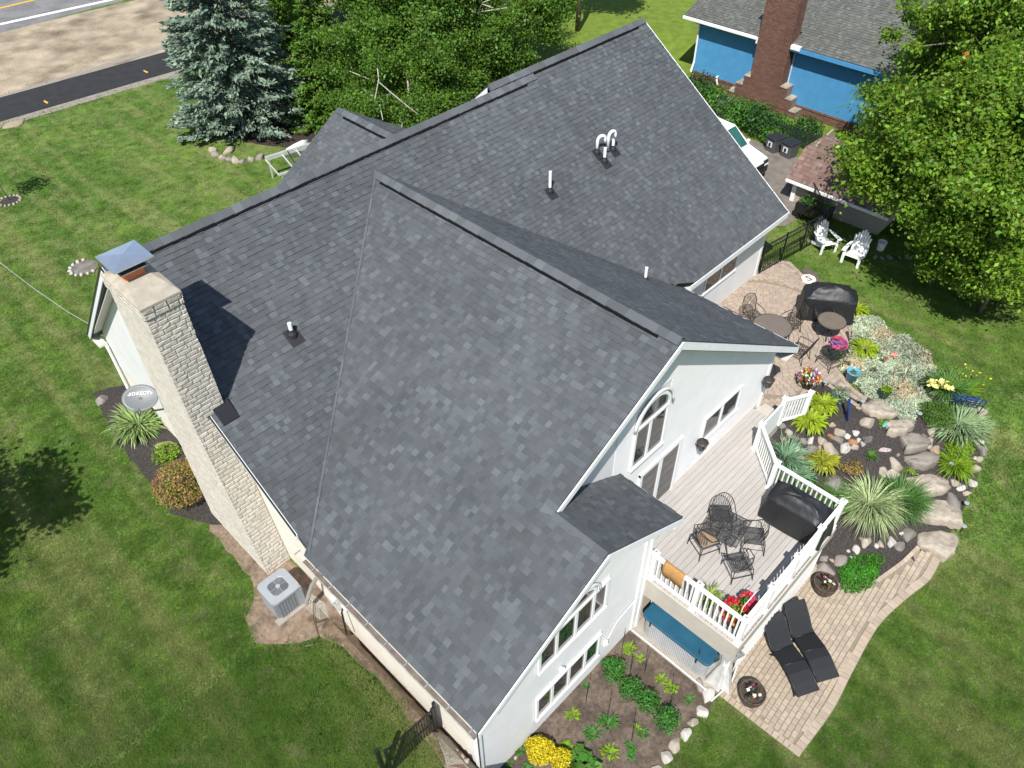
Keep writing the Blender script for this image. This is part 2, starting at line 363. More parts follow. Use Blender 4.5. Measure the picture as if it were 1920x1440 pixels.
# road corridor along the top left: verge line directions come from two points each
def band(name, a, b, c, d, m, off, ext=60):
    (a, b, c, d) = [np.array(tz(*q)[:2]) for q in (a, b, c, d)]
    u = (b-a)/np.linalg.norm(b-a); v = u
    P = [a-u*ext, a+u*ext*1.6, c+v*ext*1.6, c-v*ext]
    return struct(sheet(name, [tuple(q) for q in P], off, m, step=6., bed=False))
band('earth_verge', (0, 238), (306, 150), (0, 60), (270, -8), M_dug, .004)
band('asphalt_path', (0, 229), (306, 140), (0, 184), (318, 88), M_pathasph, .03)
band('gravel_strip', (0, 240), (306, 149), (0, 226), (306, 138), M_gravel, .012)
band('gravel_strip', (0, 187), (310, 91), (0, 180), (310, 84), M_gravel, .012)
band('road', (0, 62), (235, 0), (0, -60), (60, -75), M_road, .008)
M_paint = mat('road_paint', (.7, .7, .68), .7, .1, 10); M_ypaint = mat('yellow_road_paint', (.6, .38, .05), .7, .2, 10)
band('road_white_line', (0, 48), (190, 6), (0, 44), (190, 3), M_paint, .016)
band('road_yellow_line', (0, 17), (70, 0), (0, 14.5), (60, 0), M_ypaint, .016)
for k, (px, py) in enumerate(((273, 135), (86, 192))):
    p = tz(px, py); o = MB().poly([(p.x-.05, p.y-.28, p.z+.036), (p.x+.07, p.y-.2, p.z+.036), (p.x+.03, p.y+.26, p.z+.036), (p.x-.06, p.y+.1, p.z+.036)]).build('yellow_survey_mark', M_ypaint); struct(o)
# loose stones and clods on the earth verge: nobody could count them
vp = []
for _ in range(900):
    px, py = random.uniform(-20, 400), random.uniform(20, 200); p = tz(px, py)
    base = 190-px*.31
    if py > base-6 or py < 62-px*.24+16: continue
    vp.append(p)
mb = MB()
for p in vp:
    s = random.uniform(.03, .09); mb.lathe((p.x, p.y, p.z-.01), [(s, 0), (s*.7, s*.5), (.01, s*.7)], 5, random.random()*6, cap=False)
tag(mb.build('clods', M_dug), 'loose clods and pebbles strewn over the dug earth beside the road', 'stones', kind='stuff')
# driveway and planting strip behind the house
dr = T2([(1300, 230), (1440, 300), (1475, 318), (1500, 335), (1485, 372), (1478, 400), (1440, 400), (1400, 350), (1330, 280)])
struct(sheet('driveway', [(22.0, 18.5), (31.8, 18.5), (31.6, 12.9), (28.6, 12.0), (28.2, 10.6), (26.2, 10.8), (25.4, 11.6), (22, 12)], .03, M_drive, step=.8))
# beds
bed_left = T2([(175, 738), (205, 728), (262, 716), (300, 760), (420, 880), (440, 985), (402, 985), (360, 978), (322, 968), (272, 900), (225, 835), (192, 780)])
struct(sheet('mulch_bed', bed_left, .03, M_mulch, wob=.07, seed=3))
strip = T2([(395, 960), (440, 985), (560, 1060), (620, 1120), (830, 1330), (905, 1440), (930, 1500), (845, 1500), (832, 1440), (815, 1398), (778, 1368), (752, 1322), (712, 1272), (668, 1248), (645, 1212), (600, 1196), (540, 1212), (480, 1202), (462, 1165), (480, 1125), (470, 1080), (425, 1030), (392, 995)])
struct(sheet('bare_dirt_strip', strip, .02, M_dirt, wob=.06, seed=5))
struct(sheet('gravel_patch', T2([(815, 1375), (880, 1390), (915, 1440), (940, 1500), (850, 1500), (830, 1420)]), .035, M_gravel, wob=.05, seed=6))
struct(sheet('gravel_patch', T2([(555, 1095), (600, 1120), (625, 1150), (600, 1165), (572, 1140), (545, 1105)]), .035, M_gravel, wob=.05, seed=8))
garden = [(4.0, 5.2), (9.45, 5.2), (9.3, 2.35), (8.9, 2.3)]+T2([(1322, 1320), (1292, 1360), (1262, 1400), (1240, 1440), (1225, 1500), (1100, 1600), (960, 1600), (900, 1500)])
struct(sheet('garden_soil', garden, .03, M_soil, wob=.03, seed=9))
rockbed = T2([(1520, 715), (1560, 722), (1620, 760), (1600, 690), (1575, 650), (1600, 600), (1640, 590), (1670, 625), (1745, 660), (1752, 705), (1790, 712), (1822, 760), (1840, 800), (1842, 860), (1830, 905), (1790, 985), (1765, 1030), (1700, 1070), (1610, 1095), (1560, 1110), (1510, 1085), (1450, 1000), (1430, 900), (1440, 820)])
struct(sheet('mulch_bed', rockbed, .03, M_mulch, wob=.06, seed=12))
juni = T2([(1600, 600), (1622, 592), (1645, 598), (1672, 632), (1700, 640), (1740, 668), (1752, 700), (1725, 712), (1712, 722), (1735, 745), (1745, 757), (1718, 775), (1712, 800), (1690, 790), (1668, 770), (1622, 745), (1600, 722), (1572, 695), (1568, 682), (1590, 668)])
# -------- pavers
M_paver = mat('tan_paver', (.355, .29, .22), .85, .08, 12, .4, 80, isl=.11, objv=.11, hue=.006)
M_paver_p = mat('pink_paver', (.355, .285, .225), .85, .08, 12, .4, 80, isl=.10, objv=.10, hue=.006)
M_joint = mat('paver_joint_sand', (.235, .19, .145), .95, .3, 30)
def paver_quad(c, u, v, l, w, g):
    u = np.array(u); v = np.array(v); c = np.array(c); a = u*(l/2-g); b = v*(w/2-g)
    return [c-a-b, c+a-b, c+a+b, c-a+b]
def add_pavers(base, cells, m, zf, h=.03, limit=300, off=.03):
    cells = [(q, np.mean(q, 0)) for q in cells]; cells.sort(key=lambda t: np.linalg.norm(np.array([t[1][0], t[1][1], zf(*t[1])])-CAM))
    def add(mb, q):
        q = [np.array(p) for p in q]; cc = np.mean(q, 0); dz = random.uniform(-.003, .004); k = len(mb.v)
        for s, hh in ((1, 0), (1, h*.8), (.93, h)):
            for p in q: r = cc+(p-cc)*s; mb.v.append(Vector((r[0], r[1], zf(r[0], r[1])+off+hh+dz)))
        for i in range(4):
            j = (i+1) % 4; mb.f.append((k+i, k+j, k+4+j, k+4+i)); mb.f.append((k+4+i, k+4+j, k+8+j, k+8+i))
        mb.f.append((k+8, k+9, k+10, k+11))
    for q, c in cells[:limit]:
        mb = MB(); add(mb, q); mb.build('paver', m, base, fix=False)
    mb = MB()
    for q, c in cells[limit:]: add(mb, q)
    if mb.v: o = mb.build('pavers', m, base, fix=False); o['kind'] = 'stuff'
# lower patio and the path up to the steps
zl = lambda x, y: terr(x, y)
def smooth(P, k=5):
    P = [np.array(p) for p in P]; out = []
    for i in range(len(P)-1):
        p0, p1, p2, p3 = P[max(i-1, 0)], P[i], P[i+1], P[min(i+2, len(P)-1)]
        for j in range(k): t = j/k; out.append(tuple(.5*((2*p1)+(p2-p0)*t+(2*p0-5*p1+4*p2-p3)*t*t+(3*p1-p0-3*p2+p3)*t**3)))
    return out+[tuple(P[-1])]
edge_out = smooth(T2([(1497, 1421), (1560, 1335), (1598, 1262), (1645, 1178), (1695, 1128), (1742, 1090), (1764, 1050)]))
lowpoly = T2([(1345, 1303)])+edge_out+T2([(1720, 1022), (1690, 1052), (1640, 1088), (1580, 1098), (1545, 1078)])+[(14.6, 3.0), (14.4, 5.8), (9.5, 5.8), (9.4, 2.6)]
lowbase = struct(sheet('patio', lowpoly, .035, M_joint, step=.5)); lowbase['label'] = 'lower patio of tan pavers with a curved border'
cells = []
ax = math.radians(3); U_ = np.array([math.cos(ax), math.sin(ax)]); V_ = np.array([-U_[1], U_[0]]); PL, PW = .19, .13
xs = [p[0] for p in lowpoly]; ys = [p[1] for p in lowpoly]; o0 = np.array([min(xs)-1, min(ys)-2])
# border course, laid first so that the field stops at it
bord = []
for a, b in zip(edge_out[:-1], edge_out[1:]):
    a = np.array(a); b = np.array(b); d = (b-a); L = np.linalg.norm(d); d /= L; nrm = np.array([-d[1], d[0]]); n_ = max(1, round(L/.17))
    for k in range(n_):
        c = a+d*(k+.5)*L/n_+nrm*.12
        cells.append(paver_quad(c, d, nrm, L/n_, .22, .006)); bord.append((a, b))
INL = 1 if sum(lowpoly[i][0]*lowpoly[(i+1) % len(lowpoly)][1]-lowpoly[(i+1) % len(lowpoly)][0]*lowpoly[i][1] for i in range(len(lowpoly))) > 0 else -1
def border(poly, i0, i1, wd=.2, inw=None):
    inw = INL if inw is None else inw
    seg = []
    for k in range(i0, i1):
        a = np.array(poly[k % len(poly)]); b = np.array(poly[(k+1) % len(poly)]); d = b-a; L = np.linalg.norm(d); d /= L; nrm = np.array([-d[1], d[0]])*inw; n_ = max(1, round(L/.15)); seg.append((a, b))
        for q in range(n_): cells.append(paver_quad(a+d*(q+.5)*L/n_+nrm*wd*.5, d, nrm, L/n_, wd, .005))
    return seg
def near(p, seg):
    m_ = 9
    for a, b in seg: t = np.clip(np.dot(p-a, b-a)/np.dot(b-a, b-a), 0, 1); m_ = min(m_, np.linalg.norm(p-a-(b-a)*t))
    return m_
segL = border(lowpoly, 0, 1, .18)+border(lowpoly, len(edge_out)+1, len(edge_out)+4, .12)
def dist_edge(p):
    m_ = 9
    for a, b in zip(edge_out[:-1], edge_out[1:]):
        a = np.array(a); b = np.array(b); t = np.clip(np.dot(p-a, b-a)/np.dot(b-a, b-a), 0, 1); m_ = min(m_, np.linalg.norm(p-a-(b-a)*t))
    return m_
for j in range(110):
    for i in range(85):
        c = o0+U_*((i+.5*(j % 2))*PL)+V_*(j*PW)
        if not inside(c[0], c[1], lowpoly): continue
        if dist_edge(c) < .245 or near(c, segL) < .20: continue
        if 9.8 < c[0] < 14 and c[1] > 3.4: continue          # far under the deck
        if random.random() < .12: cells.append(paver_quad(c-U_*PL*.25, U_, V_, PL/2, PW, .006)); cells.append(paver_quad(c+U_*PL*.25, U_, V_, PL/2, PW, .006))
        else: cells.append(paver_quad(c, U_, V_, PL, PW, .006))
add_pavers(lowbase, cells, M_paver, zl)
# upper patio
uz = lambda x, y: 1.0
def A1(pts): return [tuple(at(*p, 1.0)[:2]) for p in pts]
uppoly = A1([(1455, 489), (1481, 492), (1512, 522), (1545, 560), (1598, 605), (1602, 645), (1572, 662), (1569, 690), (1597, 727), (1626, 748), (1612, 770), (1550, 724), (1535, 722), (1520, 728), (1505, 745), (1470, 790)])+[(15.8, 6.1), (16.6, 6.1), (16.6, 9.95), (22.65, 9.95)]
INW = 1 if sum(uppoly[i][0]*uppoly[(i+1) % len(uppoly)][1]-uppoly[(i+1) % len(uppoly)][0]*uppoly[i][1] for i in range(len(uppoly))) > 0 else -1
upbase = struct(sheet('patio', uppoly, .02, M_joint, zf=uz, step=.7, skirt=.25)); upbase['label'] = 'upper patio of pinkish tan pavers beside the house'
cells = []; segU = border(uppoly, 0, 8, .16, INW)+border(uppoly, 8, 15, .14, INW); cc0 = np.array(at(1432, 628, 1.0)[:2]); R1 = 2.95
for k in range(1, 40):
    r = k*.16-.08
    if r > R1: break
    n_ = max(4, round(2*math.pi*r/.22)); off = random.random()
    for i in range(n_):
        a = 2*math.pi*(i+off)/n_; d = np.array([math.cos(a), math.sin(a)]); t = np.array([-d[1], d[0]]); c = cc0+d*r
        if inside(c[0], c[1], uppoly) and near(c, segU) > .20: cells.append(paver_quad(c, t, d, 2*math.pi*r/n_, .16, .006))
ax = math.radians(-8); U_ = np.array([math.cos(ax), math.sin(ax)]); V_ = np.array([-U_[1], U_[0]]); xs = [p[0] for p in uppoly]; ys = [p[1] for p in uppoly]; o0 = np.array([min(xs)-1, min(ys)-1.])
for j in range(70):
    for i in range(60):
        c = o0+V_*((i+.5*(j % 2))*.22)+U_*(j*.16)
        if inside(c[0], c[1], uppoly) and near(c, segU) > .21 and np.linalg.norm(c-cc0) > R1+.09: cells.append(paver_quad(c, V_, U_, .22, .16, .006))
add_pavers(upbase, cells, M_paver_p, uz, off=.015)
# ================================================================ THE HOUSE
ZEM, YE, YM, SL = 3.617, 9.521, 16.35, .6922        # main eave, ridge line and slope
ZM = ZEM+SL*(YM-YE); YML = YM-.2; ZML = ZEM+SL*(YML-YE)
XL, XR, XE, ZE, XC, ZC = 3.62, 23.05, 3.48, 3.80, 10.68, 7.80
Y1, Y2, XQ, ZQ = 5.82, 4.48, 17.3, 3.42
SC_ = (ZC-ZE)/(XC-XE); XW = 6.95; ZW = ZE+SC_*(XW-XE); XS, ZS = 9.67, 4.16; SR = (ZC-ZQ)/(XQ-XC); SW = (ZW-ZS)/(XS-XW)
WX, WY, UY = 3.87, 5.02, 6.21                       # outer faces of the left wall, wing wall, upper gable wall
mz = lambda y: ZEM+SL*(y-YE)
house = wthing('house', 'large white house with charcoal shingle roof and stone chimney', 'house', (12, 10, .9))
cl = lambda x: ZE+SC_*(x-XE)
CNT = {'shingle': 0}
def roof_plane(name, O, u, v, poly, seed, parent=house, m=M_shin, mo=M_shin_o, th=.22, deckm=M_deckroof, edge=None, single=None, exposure=.142, slab=True, wmin=.09, wmax=.18):
    """poly: (s,t) coordinates on the plane; O + u*s + v*t. Laminated shingles laid in courses."""
    O = Vector(O); u = Vector(u).normalized(); v = Vector(v).normalized(); nrm = u.cross(v).normalized()
    if nrm.z < 0: nrm = -nrm
    mb = MB(); P = [O+u*s+v*t for s, t in poly]
    mb.prism(P, -nrm*th if slab else -nrm*.02); base = mb.build(name, deckm, parent)
    rr = random.Random(seed); tmin = min(p[1] for p in poly); tmax = max(p[1] for p in poly)
    def span(t):
        xs = []
        n = len(poly)
        for i in range(n):
            (x0, y0), (x1, y1) = poly[i], poly[(i+1) % n]
            if (y0 <= t < y1) or (y1 <= t < y0): xs.append(x0+(x1-x0)*(t-y0)/(y1-y0))
        xs.sort(); return xs
    V = []; t = tmin; row = 0
    while t < tmax-.02:
        t1 = min(t+exposure, tmax); a = span(t+1e-4); b = span(t1-1e-4)
        if len(a) != len(b): a = b = span((t+t1)/2)
        if len(a) >= 2 and len(b) >= 2:
            for q in range(0, min(len(a), len(b))-1, 2):
                a0, a1, b0, b1 = a[q], a[q+1], b[q], b[q+1]; lo, hi = min(a0, b0), max(a1, b1); s = lo-rr.random()*.3
                while s < hi:
                    w_ = rr.uniform(wmin, wmax); e = s+w_; raised = rr.random() < .45; h = .022 if raised else .011
                    s0, s1 = max(s, a0), min(e, a1); r0, r1 = max(s, b0), min(e, b1)
                    if s1 > s0+.004 or r1 > r0+.004:
                        s1 = max(s1, s0+.001); r1 = max(r1, r0+.001); hb = .004 if raised else .002; ts = t-.004
                        V.append([(s0, ts, h), (s1, ts, h), (r1, t1+.005, hb), (r0, t1+.005, hb)])
                    s = e-.0
        t = t1; row += 1
    items = []
    for q in V:
        top = [O+u*s+v*tt+nrm*(h+.003) for s, tt, h in q]; low = [O+u*s+v*tt+nrm*-.004 for s, tt, h in q]; items.append((top, low))
    def add(mb, it):
        T, Lw = it; mb.add(T+Lw, [(0, 1, 2, 3), (0, 4, 5, 1), (1, 5, 6, 2), (3, 2, 6, 7), (0, 3, 7, 4)])
    def butt(o):
        o.data.materials.append(M_butt); n = len(o.data.polygons); a = np.zeros(n, np.int32); a[1::5] = 1; o.data.polygons.foreach_set('material_index', a)
    if single:
        items.sort(key=lambda it: (it[0][0]-Vector(CAM)).length-(3 if (it[0][1]-it[0][0]).length > .2 else 0))
        for it in items[:single]:
            mb = MB(); add(mb, it); butt(mb.build('shingle', mo, base, fix=False))
        items = items[single:]
    mb = MB()
    for it in items: add(mb, it)
    o = mb.build('shingles', m, base, fix=False); o['kind'] = 'stuff'; butt(o); return base
def nz(a): return Vector(a).normalized()
# main roof, near slope (faces the camera); the valley with the cross gable is cut by the cross gable sitting above it
Lm = math.hypot(1, SL)
vN = nz((0, 1, SL)); yv0 = YE+(ZE-ZEM)/SL
def st(y): return (y-YE)*Lm
yR = YE+(ZC-ZEM)/SL
roof_plane('roof_slope', (0, YE, ZEM), (1, 0, 0), vN, [(XL, st(yv0)-.02), (XE+.12, st(yv0)-.02), (XC, st(yR)), (XQ-1.2, st(YE+.55)), (XQ+.25, 0), (XR, 0), (XR, st(YM)), (15.55, st(YM)), (15.55, st(YML)), (XL, st(YML))], 1)
SB = .97; vB = nz((0, -1, SB)); LB = math.hypot(1, SB); BY = 5.0
roof_plane('roof_slope', (0, YML+BY, ZML-SB*BY), (1, 0, 0), vB, [(XL, 0), (17.3, 0), (17.3, BY*LB), (XL, BY*LB)], 2, th=.2)
SB2 = .9; vB2 = nz((0, -1, SB2)); roof_plane('roof_slope', (0, YM+6, ZM-SB2*6), (1, 0, 0), vB2, [(15.55, 0), (XR, 0), (XR, 6*math.hypot(1, SB2)), (15.55, 6*math.hypot(1, SB2))], 3, th=.2)
MB().prism([(15.75, YML+.1, ZML-.4), (15.75, YM+.1, ZM-.25), (15.75, YM+5., ZM-SB2*5.-.25), (15.75, YM+4.9, 2.5)], (.1, 0, 0)).build('gable_wall', M_siding, house)
MB().prism([(15.52, YM, ZM-.02), (15.52, YM+6, ZM-SB2*6-.02), (15.52, YM+6, ZM-SB2*6-.2), (15.52, YM, ZM-.2)], (.035, 0, 0)).build('rake_board', M_fascia, house)
# cross gable
Lc = math.hypot(1, SC_); vL = nz((1, 0, SC_)); sx = lambda x: (x-XE)*Lc
roof_plane('roof_slope', (XE, 0, ZE), (0, 1, 0), vL, [(Y2, 0), (yv0+.05, 0), (yR+.05, sx(XC)), (Y1, sx(XC)), (Y1, sx(XW+.35+(0))), (Y1+.0, sx(XW)), (Y2, sx(XW))], 4, single=300, wmin=.10, wmax=.19)
Lr = math.hypot(1, SR); vR = nz((-1, 0, SR))
roof_plane('roof_slope', (XQ, 0, ZQ), (0, 1, 0), vR, [(Y1, 0), (9.79, 0), (yR+.05, (XQ-XC)*Lr), (Y1, (XQ-XC)*Lr)], 5)
Lw = math.hypot(1, SW); vW = nz((-1, 0, SW))
roof_plane('roof_slope', (XS, 0, ZS), (0, 1, 0), vW, [(Y2, 0), (UY+.02, 0), (UY+.02, (XS-XW)*Lw), (Y2, (XS-XW)*Lw)], 6, th=.12)
# back porch gable and a small gable behind the ridge
def back_gable(xc, y0, y1, zt, half, s, seed, gw=True):
    L = math.hypot(1, s)
    roof_plane('porch_roof', (xc-half, 0, zt-s*half), (0, 1, 0), nz((1, 0, s)), [(y0, 0), (y1, 0), (y1, half*L), (y0, half*L)], seed, th=.15)
    roof_plane('porch_roof', (xc+half, 0, zt-s*half), (0, 1, 0), nz((-1, 0, s)), [(y0, 0), (y1, 0), (y1, half*L), (y0, half*L)], seed+1, th=.15)
    MB().prism([(xc-half+.3, y1-.35, zt-s*half-.0), (xc+half-.3, y1-.35, zt-s*half), (xc, y1-.35, zt-.2)], (0, .1, 0)).build('gable_wall', M_siding, house)
back_gable(13.25, 16.3, 21.0, 7.02, 3.2, .62, 10)
# ridge vents and caps
M_ventb = mat('vent_plastic', (.007, .007, .008), .9, .1, spec=.1)
def ridge(a, b, nside, w_=.17, vent=True, seed=0, ov=.26, trim=.45, s1=SL, s2=SL):
    a = Vector(a); b = Vector(b); d = (b-a).normalized(); L = (b-a).length; side = Vector(nside)-d*Vector(nside).dot(d); side.normalize(); upz = Vector((0, 0, 1)); up = (upz-d*upz.dot(d)).normalized()
    if vent:
        mb = MB(); a2 = a+d*trim; b2 = b-d*trim
        for sg, s_ in ((1, s1), (-1, s2)):
            q = [a2+side*sg*.02+up*.045, b2+side*sg*.02+up*.045, b2+side*sg*(w_+.034)-up*(s_*(w_+.034)-.05), a2+side*sg*(w_+.034)-up*(s_*(w_+.034)-.05)]
            mb.prism(q, -up*.05)
        mb.build('ridge_vent', M_ventb, house)
    n_ = int(L/ov); rr = random.Random(seed)
    for k in range(n_+1):
        c0 = a+d*min(k*ov, L-.05); c1 = a+d*min((k+1)*ov+.03, L); h0, h1 = .075, .062
        if not vent: h0, h1 = .03, .02
        mb = MB(); w2 = w_*rr.uniform(.97, 1.03)
        for sg, s_ in ((1, s1), (-1, s2)):
            P = [c0+up*h1, c1+up*h0, c1+side*sg*w2-up*(s_*w2-h0), c0+side*sg*w2-up*(s_*w2-h1)]; mb.prism(P, -up*.012)
        mb.build('ridge_cap', M_capsh_o, house)
ridge((XL+.02, YML, ZML), (17.3, YML, ZML), (0, -1, 0), seed=1); ridge((15.57, YM, ZM), (XR-.02, YM, ZM), (0, -1, 0), seed=2)
ridge((XC, Y1+.02, ZC), (XC, yR+.1, ZC), (-1, 0, 0), seed=3, s1=SC_, s2=SR); ridge((13.25, 20.9, 7.02), (13.25, 17.6, 7.02), (-1, 0, 0), seed=4, s1=.62, s2=.62)
ridge((XW, Y2+.02, ZW), (XW, Y1+.3, ZW), (-1, 0, 0), vent=False, seed=5, s1=SC_, s2=SW, w_=.14)
# raised cut edge of the shingles down the two valleys
valA = [Vector((XC+(XE+.1-XC)*k/24, yR+(yv0-yR)*k/24, 0)) for k in range(25)]
for p in valA: p.z = cl(p.x)+.022
for k in range(24): MB().beam(valA[k]+Vector((-.02, 0, 0)), valA[k+1]+Vector((-.02, 0, 0)), .05, .016).build('valley_edge', M_capsh_o, house)
valB = [(XC+.1, yR-.02), (XQ, 9.79)]
for k in range(16):
    q0 = [valB[0][i]+(valB[1][i]-valB[0][i])*k/16 for i in (0, 1)]; q1 = [valB[0][i]+(valB[1][i]-valB[0][i])*(k+1)/16 for i in (0, 1)]
    MB().beam((q0[0], q0[1], ZQ+(XQ-q0[0])*SR+.03), (q1[0], q1[1], ZQ+(XQ-q1[0])*SR+.02), .05, .016).build('valley_edge', M_capsh_o, house)
# exposed edges of the roofs: fascia boards, drip edges, soffits
def board(a, b, w_, h, m=M_fascia, name='fascia', up=(0, 0, 1)): return MB().beam(a, b, w_, h, up).build(name, m, house)
def rake(xa, za, xb, zb, y, h=.17, t=.03, dz=.0):           # sloping board in a plane of constant y
    return MB().prism([(xa, y, za-.03-dz), (xb, y, zb-.03-dz), (xb, y, zb-.03-dz-h), (xa, y, za-.03-dz-h)], (0, t, 0)).build('rake_board', M_fascia, house)
rake(XE, ZE, XW, ZW, Y2-.035); rake(XS, ZS, XW, ZW, Y2-.035)
rake(XW+.02, cl(XW+.02), XC, ZC, Y1-.035); rake(XQ, ZQ, XC, ZC, Y1-.035, h=.2)
MB().prism([(XL-.04, YE+.7, mz(YE+.7)-.03), (XL-.04, YML, ZML-.03), (XL-.04, YML+BY, ZML-SB*BY-.03), (XL-.04, YML+BY, ZML-SB*BY-.22), (XL-.04, YML, ZML-.22), (XL-.04, YE+.7, mz(YE+.7)-.22)], (.035, 0, 0)).build('rake_board', M_fascia, house)
MB().prism([(XL-.06, YE+.7, mz(YE+.7)+.012), (XL-.06, YML, ZML+.012), (XL-.06, YML+BY, ZML-SB*BY+.012), (XL-.06, YML+BY, ZML-SB*BY-.05), (XL-.06, YML, ZML-.05), (XL-.06, YE+.7, mz(YE+.7)-.05)], (.02, 0, 0)).build('drip_edge', M_black, house)
board((XR+.015, YE, ZEM-.1), (XR+.015, YM, ZM-.1), .03, .2); board((XS+.02, Y2, ZS-.1), (XS+.02, UY, ZS-.1), .03, .16)
board((XQ+.02, Y1, ZQ-.1), (XQ+.02, 9.8, ZQ-.1), .03, .2); board((XQ, YE-.02, ZEM-.1), (XR, YE-.02, ZEM-.1), .03, .2)
# soffits
mbs = MB()
mbs.bb((XL, YML+BY-.02, ZML-SB*BY-.3), (WX, YML+BY-.5, ZML-SB*BY-.24))
mbs.bb((XQ, YE+.02, ZEM-.26), (XR-.5, 9.9, ZEM-.23)); mbs.bb((16.75, Y1, ZQ-.24), (XQ, 9.8, ZQ-.2)); mbs.bb((9.4, Y2, ZS-.22), (XS, UY, ZS-.19))
mbs.prism([(XL, YML-.2, ZML-.26), (XL, YML+BY, ZML-SB*BY-.22), (XL, YML+BY, ZML-SB*BY-.25), (XL, YML-.2, ZML-.29)], (.26, 0, 0))
mbs.build('soffit', M_soffit, house)
# gutter along the left eave, its hangers, and the brown edge metal above it
mb = MB(); mb.prism([(XE-.02, Y2, ZE-.04), (XE-.12, Y2, ZE-.04), (XE-.12, Y2, ZE-.045), (XE-.105, Y2, ZE-.13), (XE-.02, Y2, ZE-.13), (XE-.02, Y2, ZE-.12), (XE-.095, Y2, ZE-.12), (XE-.11, Y2, ZE-.05)], (0, yv0-Y2, 0)); mb.build('gutter', M_gutter, house)
MB().bb((XE-.135, Y2+.02, ZE-.05), (XE-.115, yv0, ZE-.025)).build('gutter_lip', mat('gutter_lip', (.30, .27, .22), .5, .35, 4, col2=(.5, .48, .38), c2scale=.6), house)
hm = mat('galvanised', (.45, .46, .46), .35, .1, 10, metal=.6)
for k in range(10):
    y = Y2+.12+k*.605; MB().beam((XE-.13, y, ZE-.015), (XE+.02, y, ZE-.008), .03, .012).build('gutter_hanger', hm, house)
# ---------------------------------------------------------------- walls
def solid(poly, d, m, name='wall'): return MB().prism(poly, d).build(name, m, house)
solid([(WX, WY+.02, -1.2), (9.39, WY+.02, -1.2), (9.39, WY+.02, ZS-.05), (XW, WY+.02, ZW-.16), (WX, WY+.02, cl(WX)-.16)], (0, .2, 0), M_siding)
solid([(WX+.02, WY+.04, -.5), (WX+.02, 20.7, -.5), (WX+.02, 20.7, ZML-SB*4.55-.25), (WX+.02, YML, ZML-.25), (WX+.02, yv0, ZE), (WX+.02, WY+.04, ZE)], (.2, 0, 0), M_cream)
solid([(9.37, WY+.04, -1.2), (9.37, UY+.1, -1.2), (9.37, UY+.1, ZS-.1), (9.37, WY+.04, ZS-.1)], (-.2, 0, 0), M_siding)
solid([(9.2, UY+.02, -1.2), (16.75, UY+.02, -1.2), (16.75, UY+.02, ZQ+.2), (XC, UY+.02, ZC-.16), (XW+.4, UY+.02, cl(XW+.4)-.2), (9.2, UY+.02, 3.5)], (0, .2, 0), M_siding)
solid([(16.73, UY+.04, .3), (16.73, 9.95, .3), (16.73, 9.95, ZQ+.1), (16.73, UY+.04, ZQ+.1)], (-.2, 0, 0), M_siding)
solid([(16.6, 9.92, .3), (22.6, 9.92, .3), (22.6, 9.92, ZEM+.1), (16.6, 9.92, ZEM+.1)], (0, .2, 0), M_siding)
solid([(22.58, 9.94, .3), (22.58, 20.7, .3), (22.58, 20.7, 3.8), (22.58, YM, ZM-.25), (22.58, 9.94, ZEM)], (-.2, 0, 0), M_siding)
solid([(3.9, 20.68, .3), (22.5, 20.68, .3), (22.5, 20.68, 3.4), (3.9, 20.68, 3.4)], (0, -.2, 0), M_siding)
def lap(axis_, c, z0, z1, ivl, exp=.125, out=-1, t=.026, m=M_siding, name='siding_board', holes=()):
    z = z0
    while z < z1-.02:
        h = min(exp, z1-z); segs = [ivl(z+h)] if ivl(z+h) else []
        if not segs: z += exp; continue
        cur = segs
        for (a, b, p, q) in holes:
            if z+h > p and z < q:
                nxt = []
                for s, e in cur:
                    if b <= s or a >= e: nxt.append((s, e)); continue
                    if a > s: nxt.append((s, a))
                    if b < e: nxt.append((b, e))
                cur = nxt
        for s, e in cur:
            if e-s < .03: continue
            pr = [(0, z), (out*t, z), (out*.002, z+h-.001), (0, z+h-.001)]
            if axis_ == 'y': P = [(s, c+d, zz) for d, zz in pr]; D = (e-s, 0, 0)
            else: P = [(c+d, s, zz) for d, zz in pr]; D = (0, e-s, 0)
            MB().prism(P, D).build(name, m, house)
        z += exp
hU = [(10.0, 11.28, 3.95, 6.05), (13.3, 15.1, 2.22, 3.22), (10.55, 12.2, 1.3, 3.4)]
lap('y', UY+.02, 1.36, 7.6, lambda z: (max(9.39, XE+(z+.2-ZE)/SC_), min(16.75, XC+(ZC-.2-z)/SR)) if max(9.39, XE+(z+.2-ZE)/SC_) < min(16.75, XC+(ZC-.2-z)/SR)-.05 else None, holes=hU)
hW = [(5.62, 7.92, 1.98, 3.3), (6.15, 7.48, 3.3, 3.9), (5.6, 7.9, -.32, .84)]
lap('y', WY+.02, -1.0, 5.4, lambda z: (max(WX, XE+(z+.2-ZE)/SC_), min(9.39, XW+(ZW-.2-z)/SW)) if max(WX, XE+(z+.2-ZE)/SC_) < min(9.39, XW+(ZW-.2-z)/SW)-.05 else None, exp=.14, t=.012, holes=hW)
lap('y', 9.92, 1.0, 3.4, lambda z: (16.75, 22.5), t=.012, holes=[(18.9, 20.9, 2.1, 3.3)])
lap('x', WX+.02, 2.2, 7.6, lambda z: (15.0, min(20.65, YML+(ZML-.3-z)/SB)) if YML+(ZML-.3-z)/SB > 15.3 else None, exp=.16, t=.006, m=M_siding)
for c_, d_ in (((WX+.03, WY+.03, 1.4), (.12, .12, 4.9)), ((9.36, WY+.03, 1.5), (.14, .12, 5.1)), ((16.73, UY+.03, 2.3), (.12, .12, 2.5)), ((22.56, 9.95, 2.1), (.14, .12, 2.9))): MB().box(c_, d_).build('corner_trim', M_white, house)
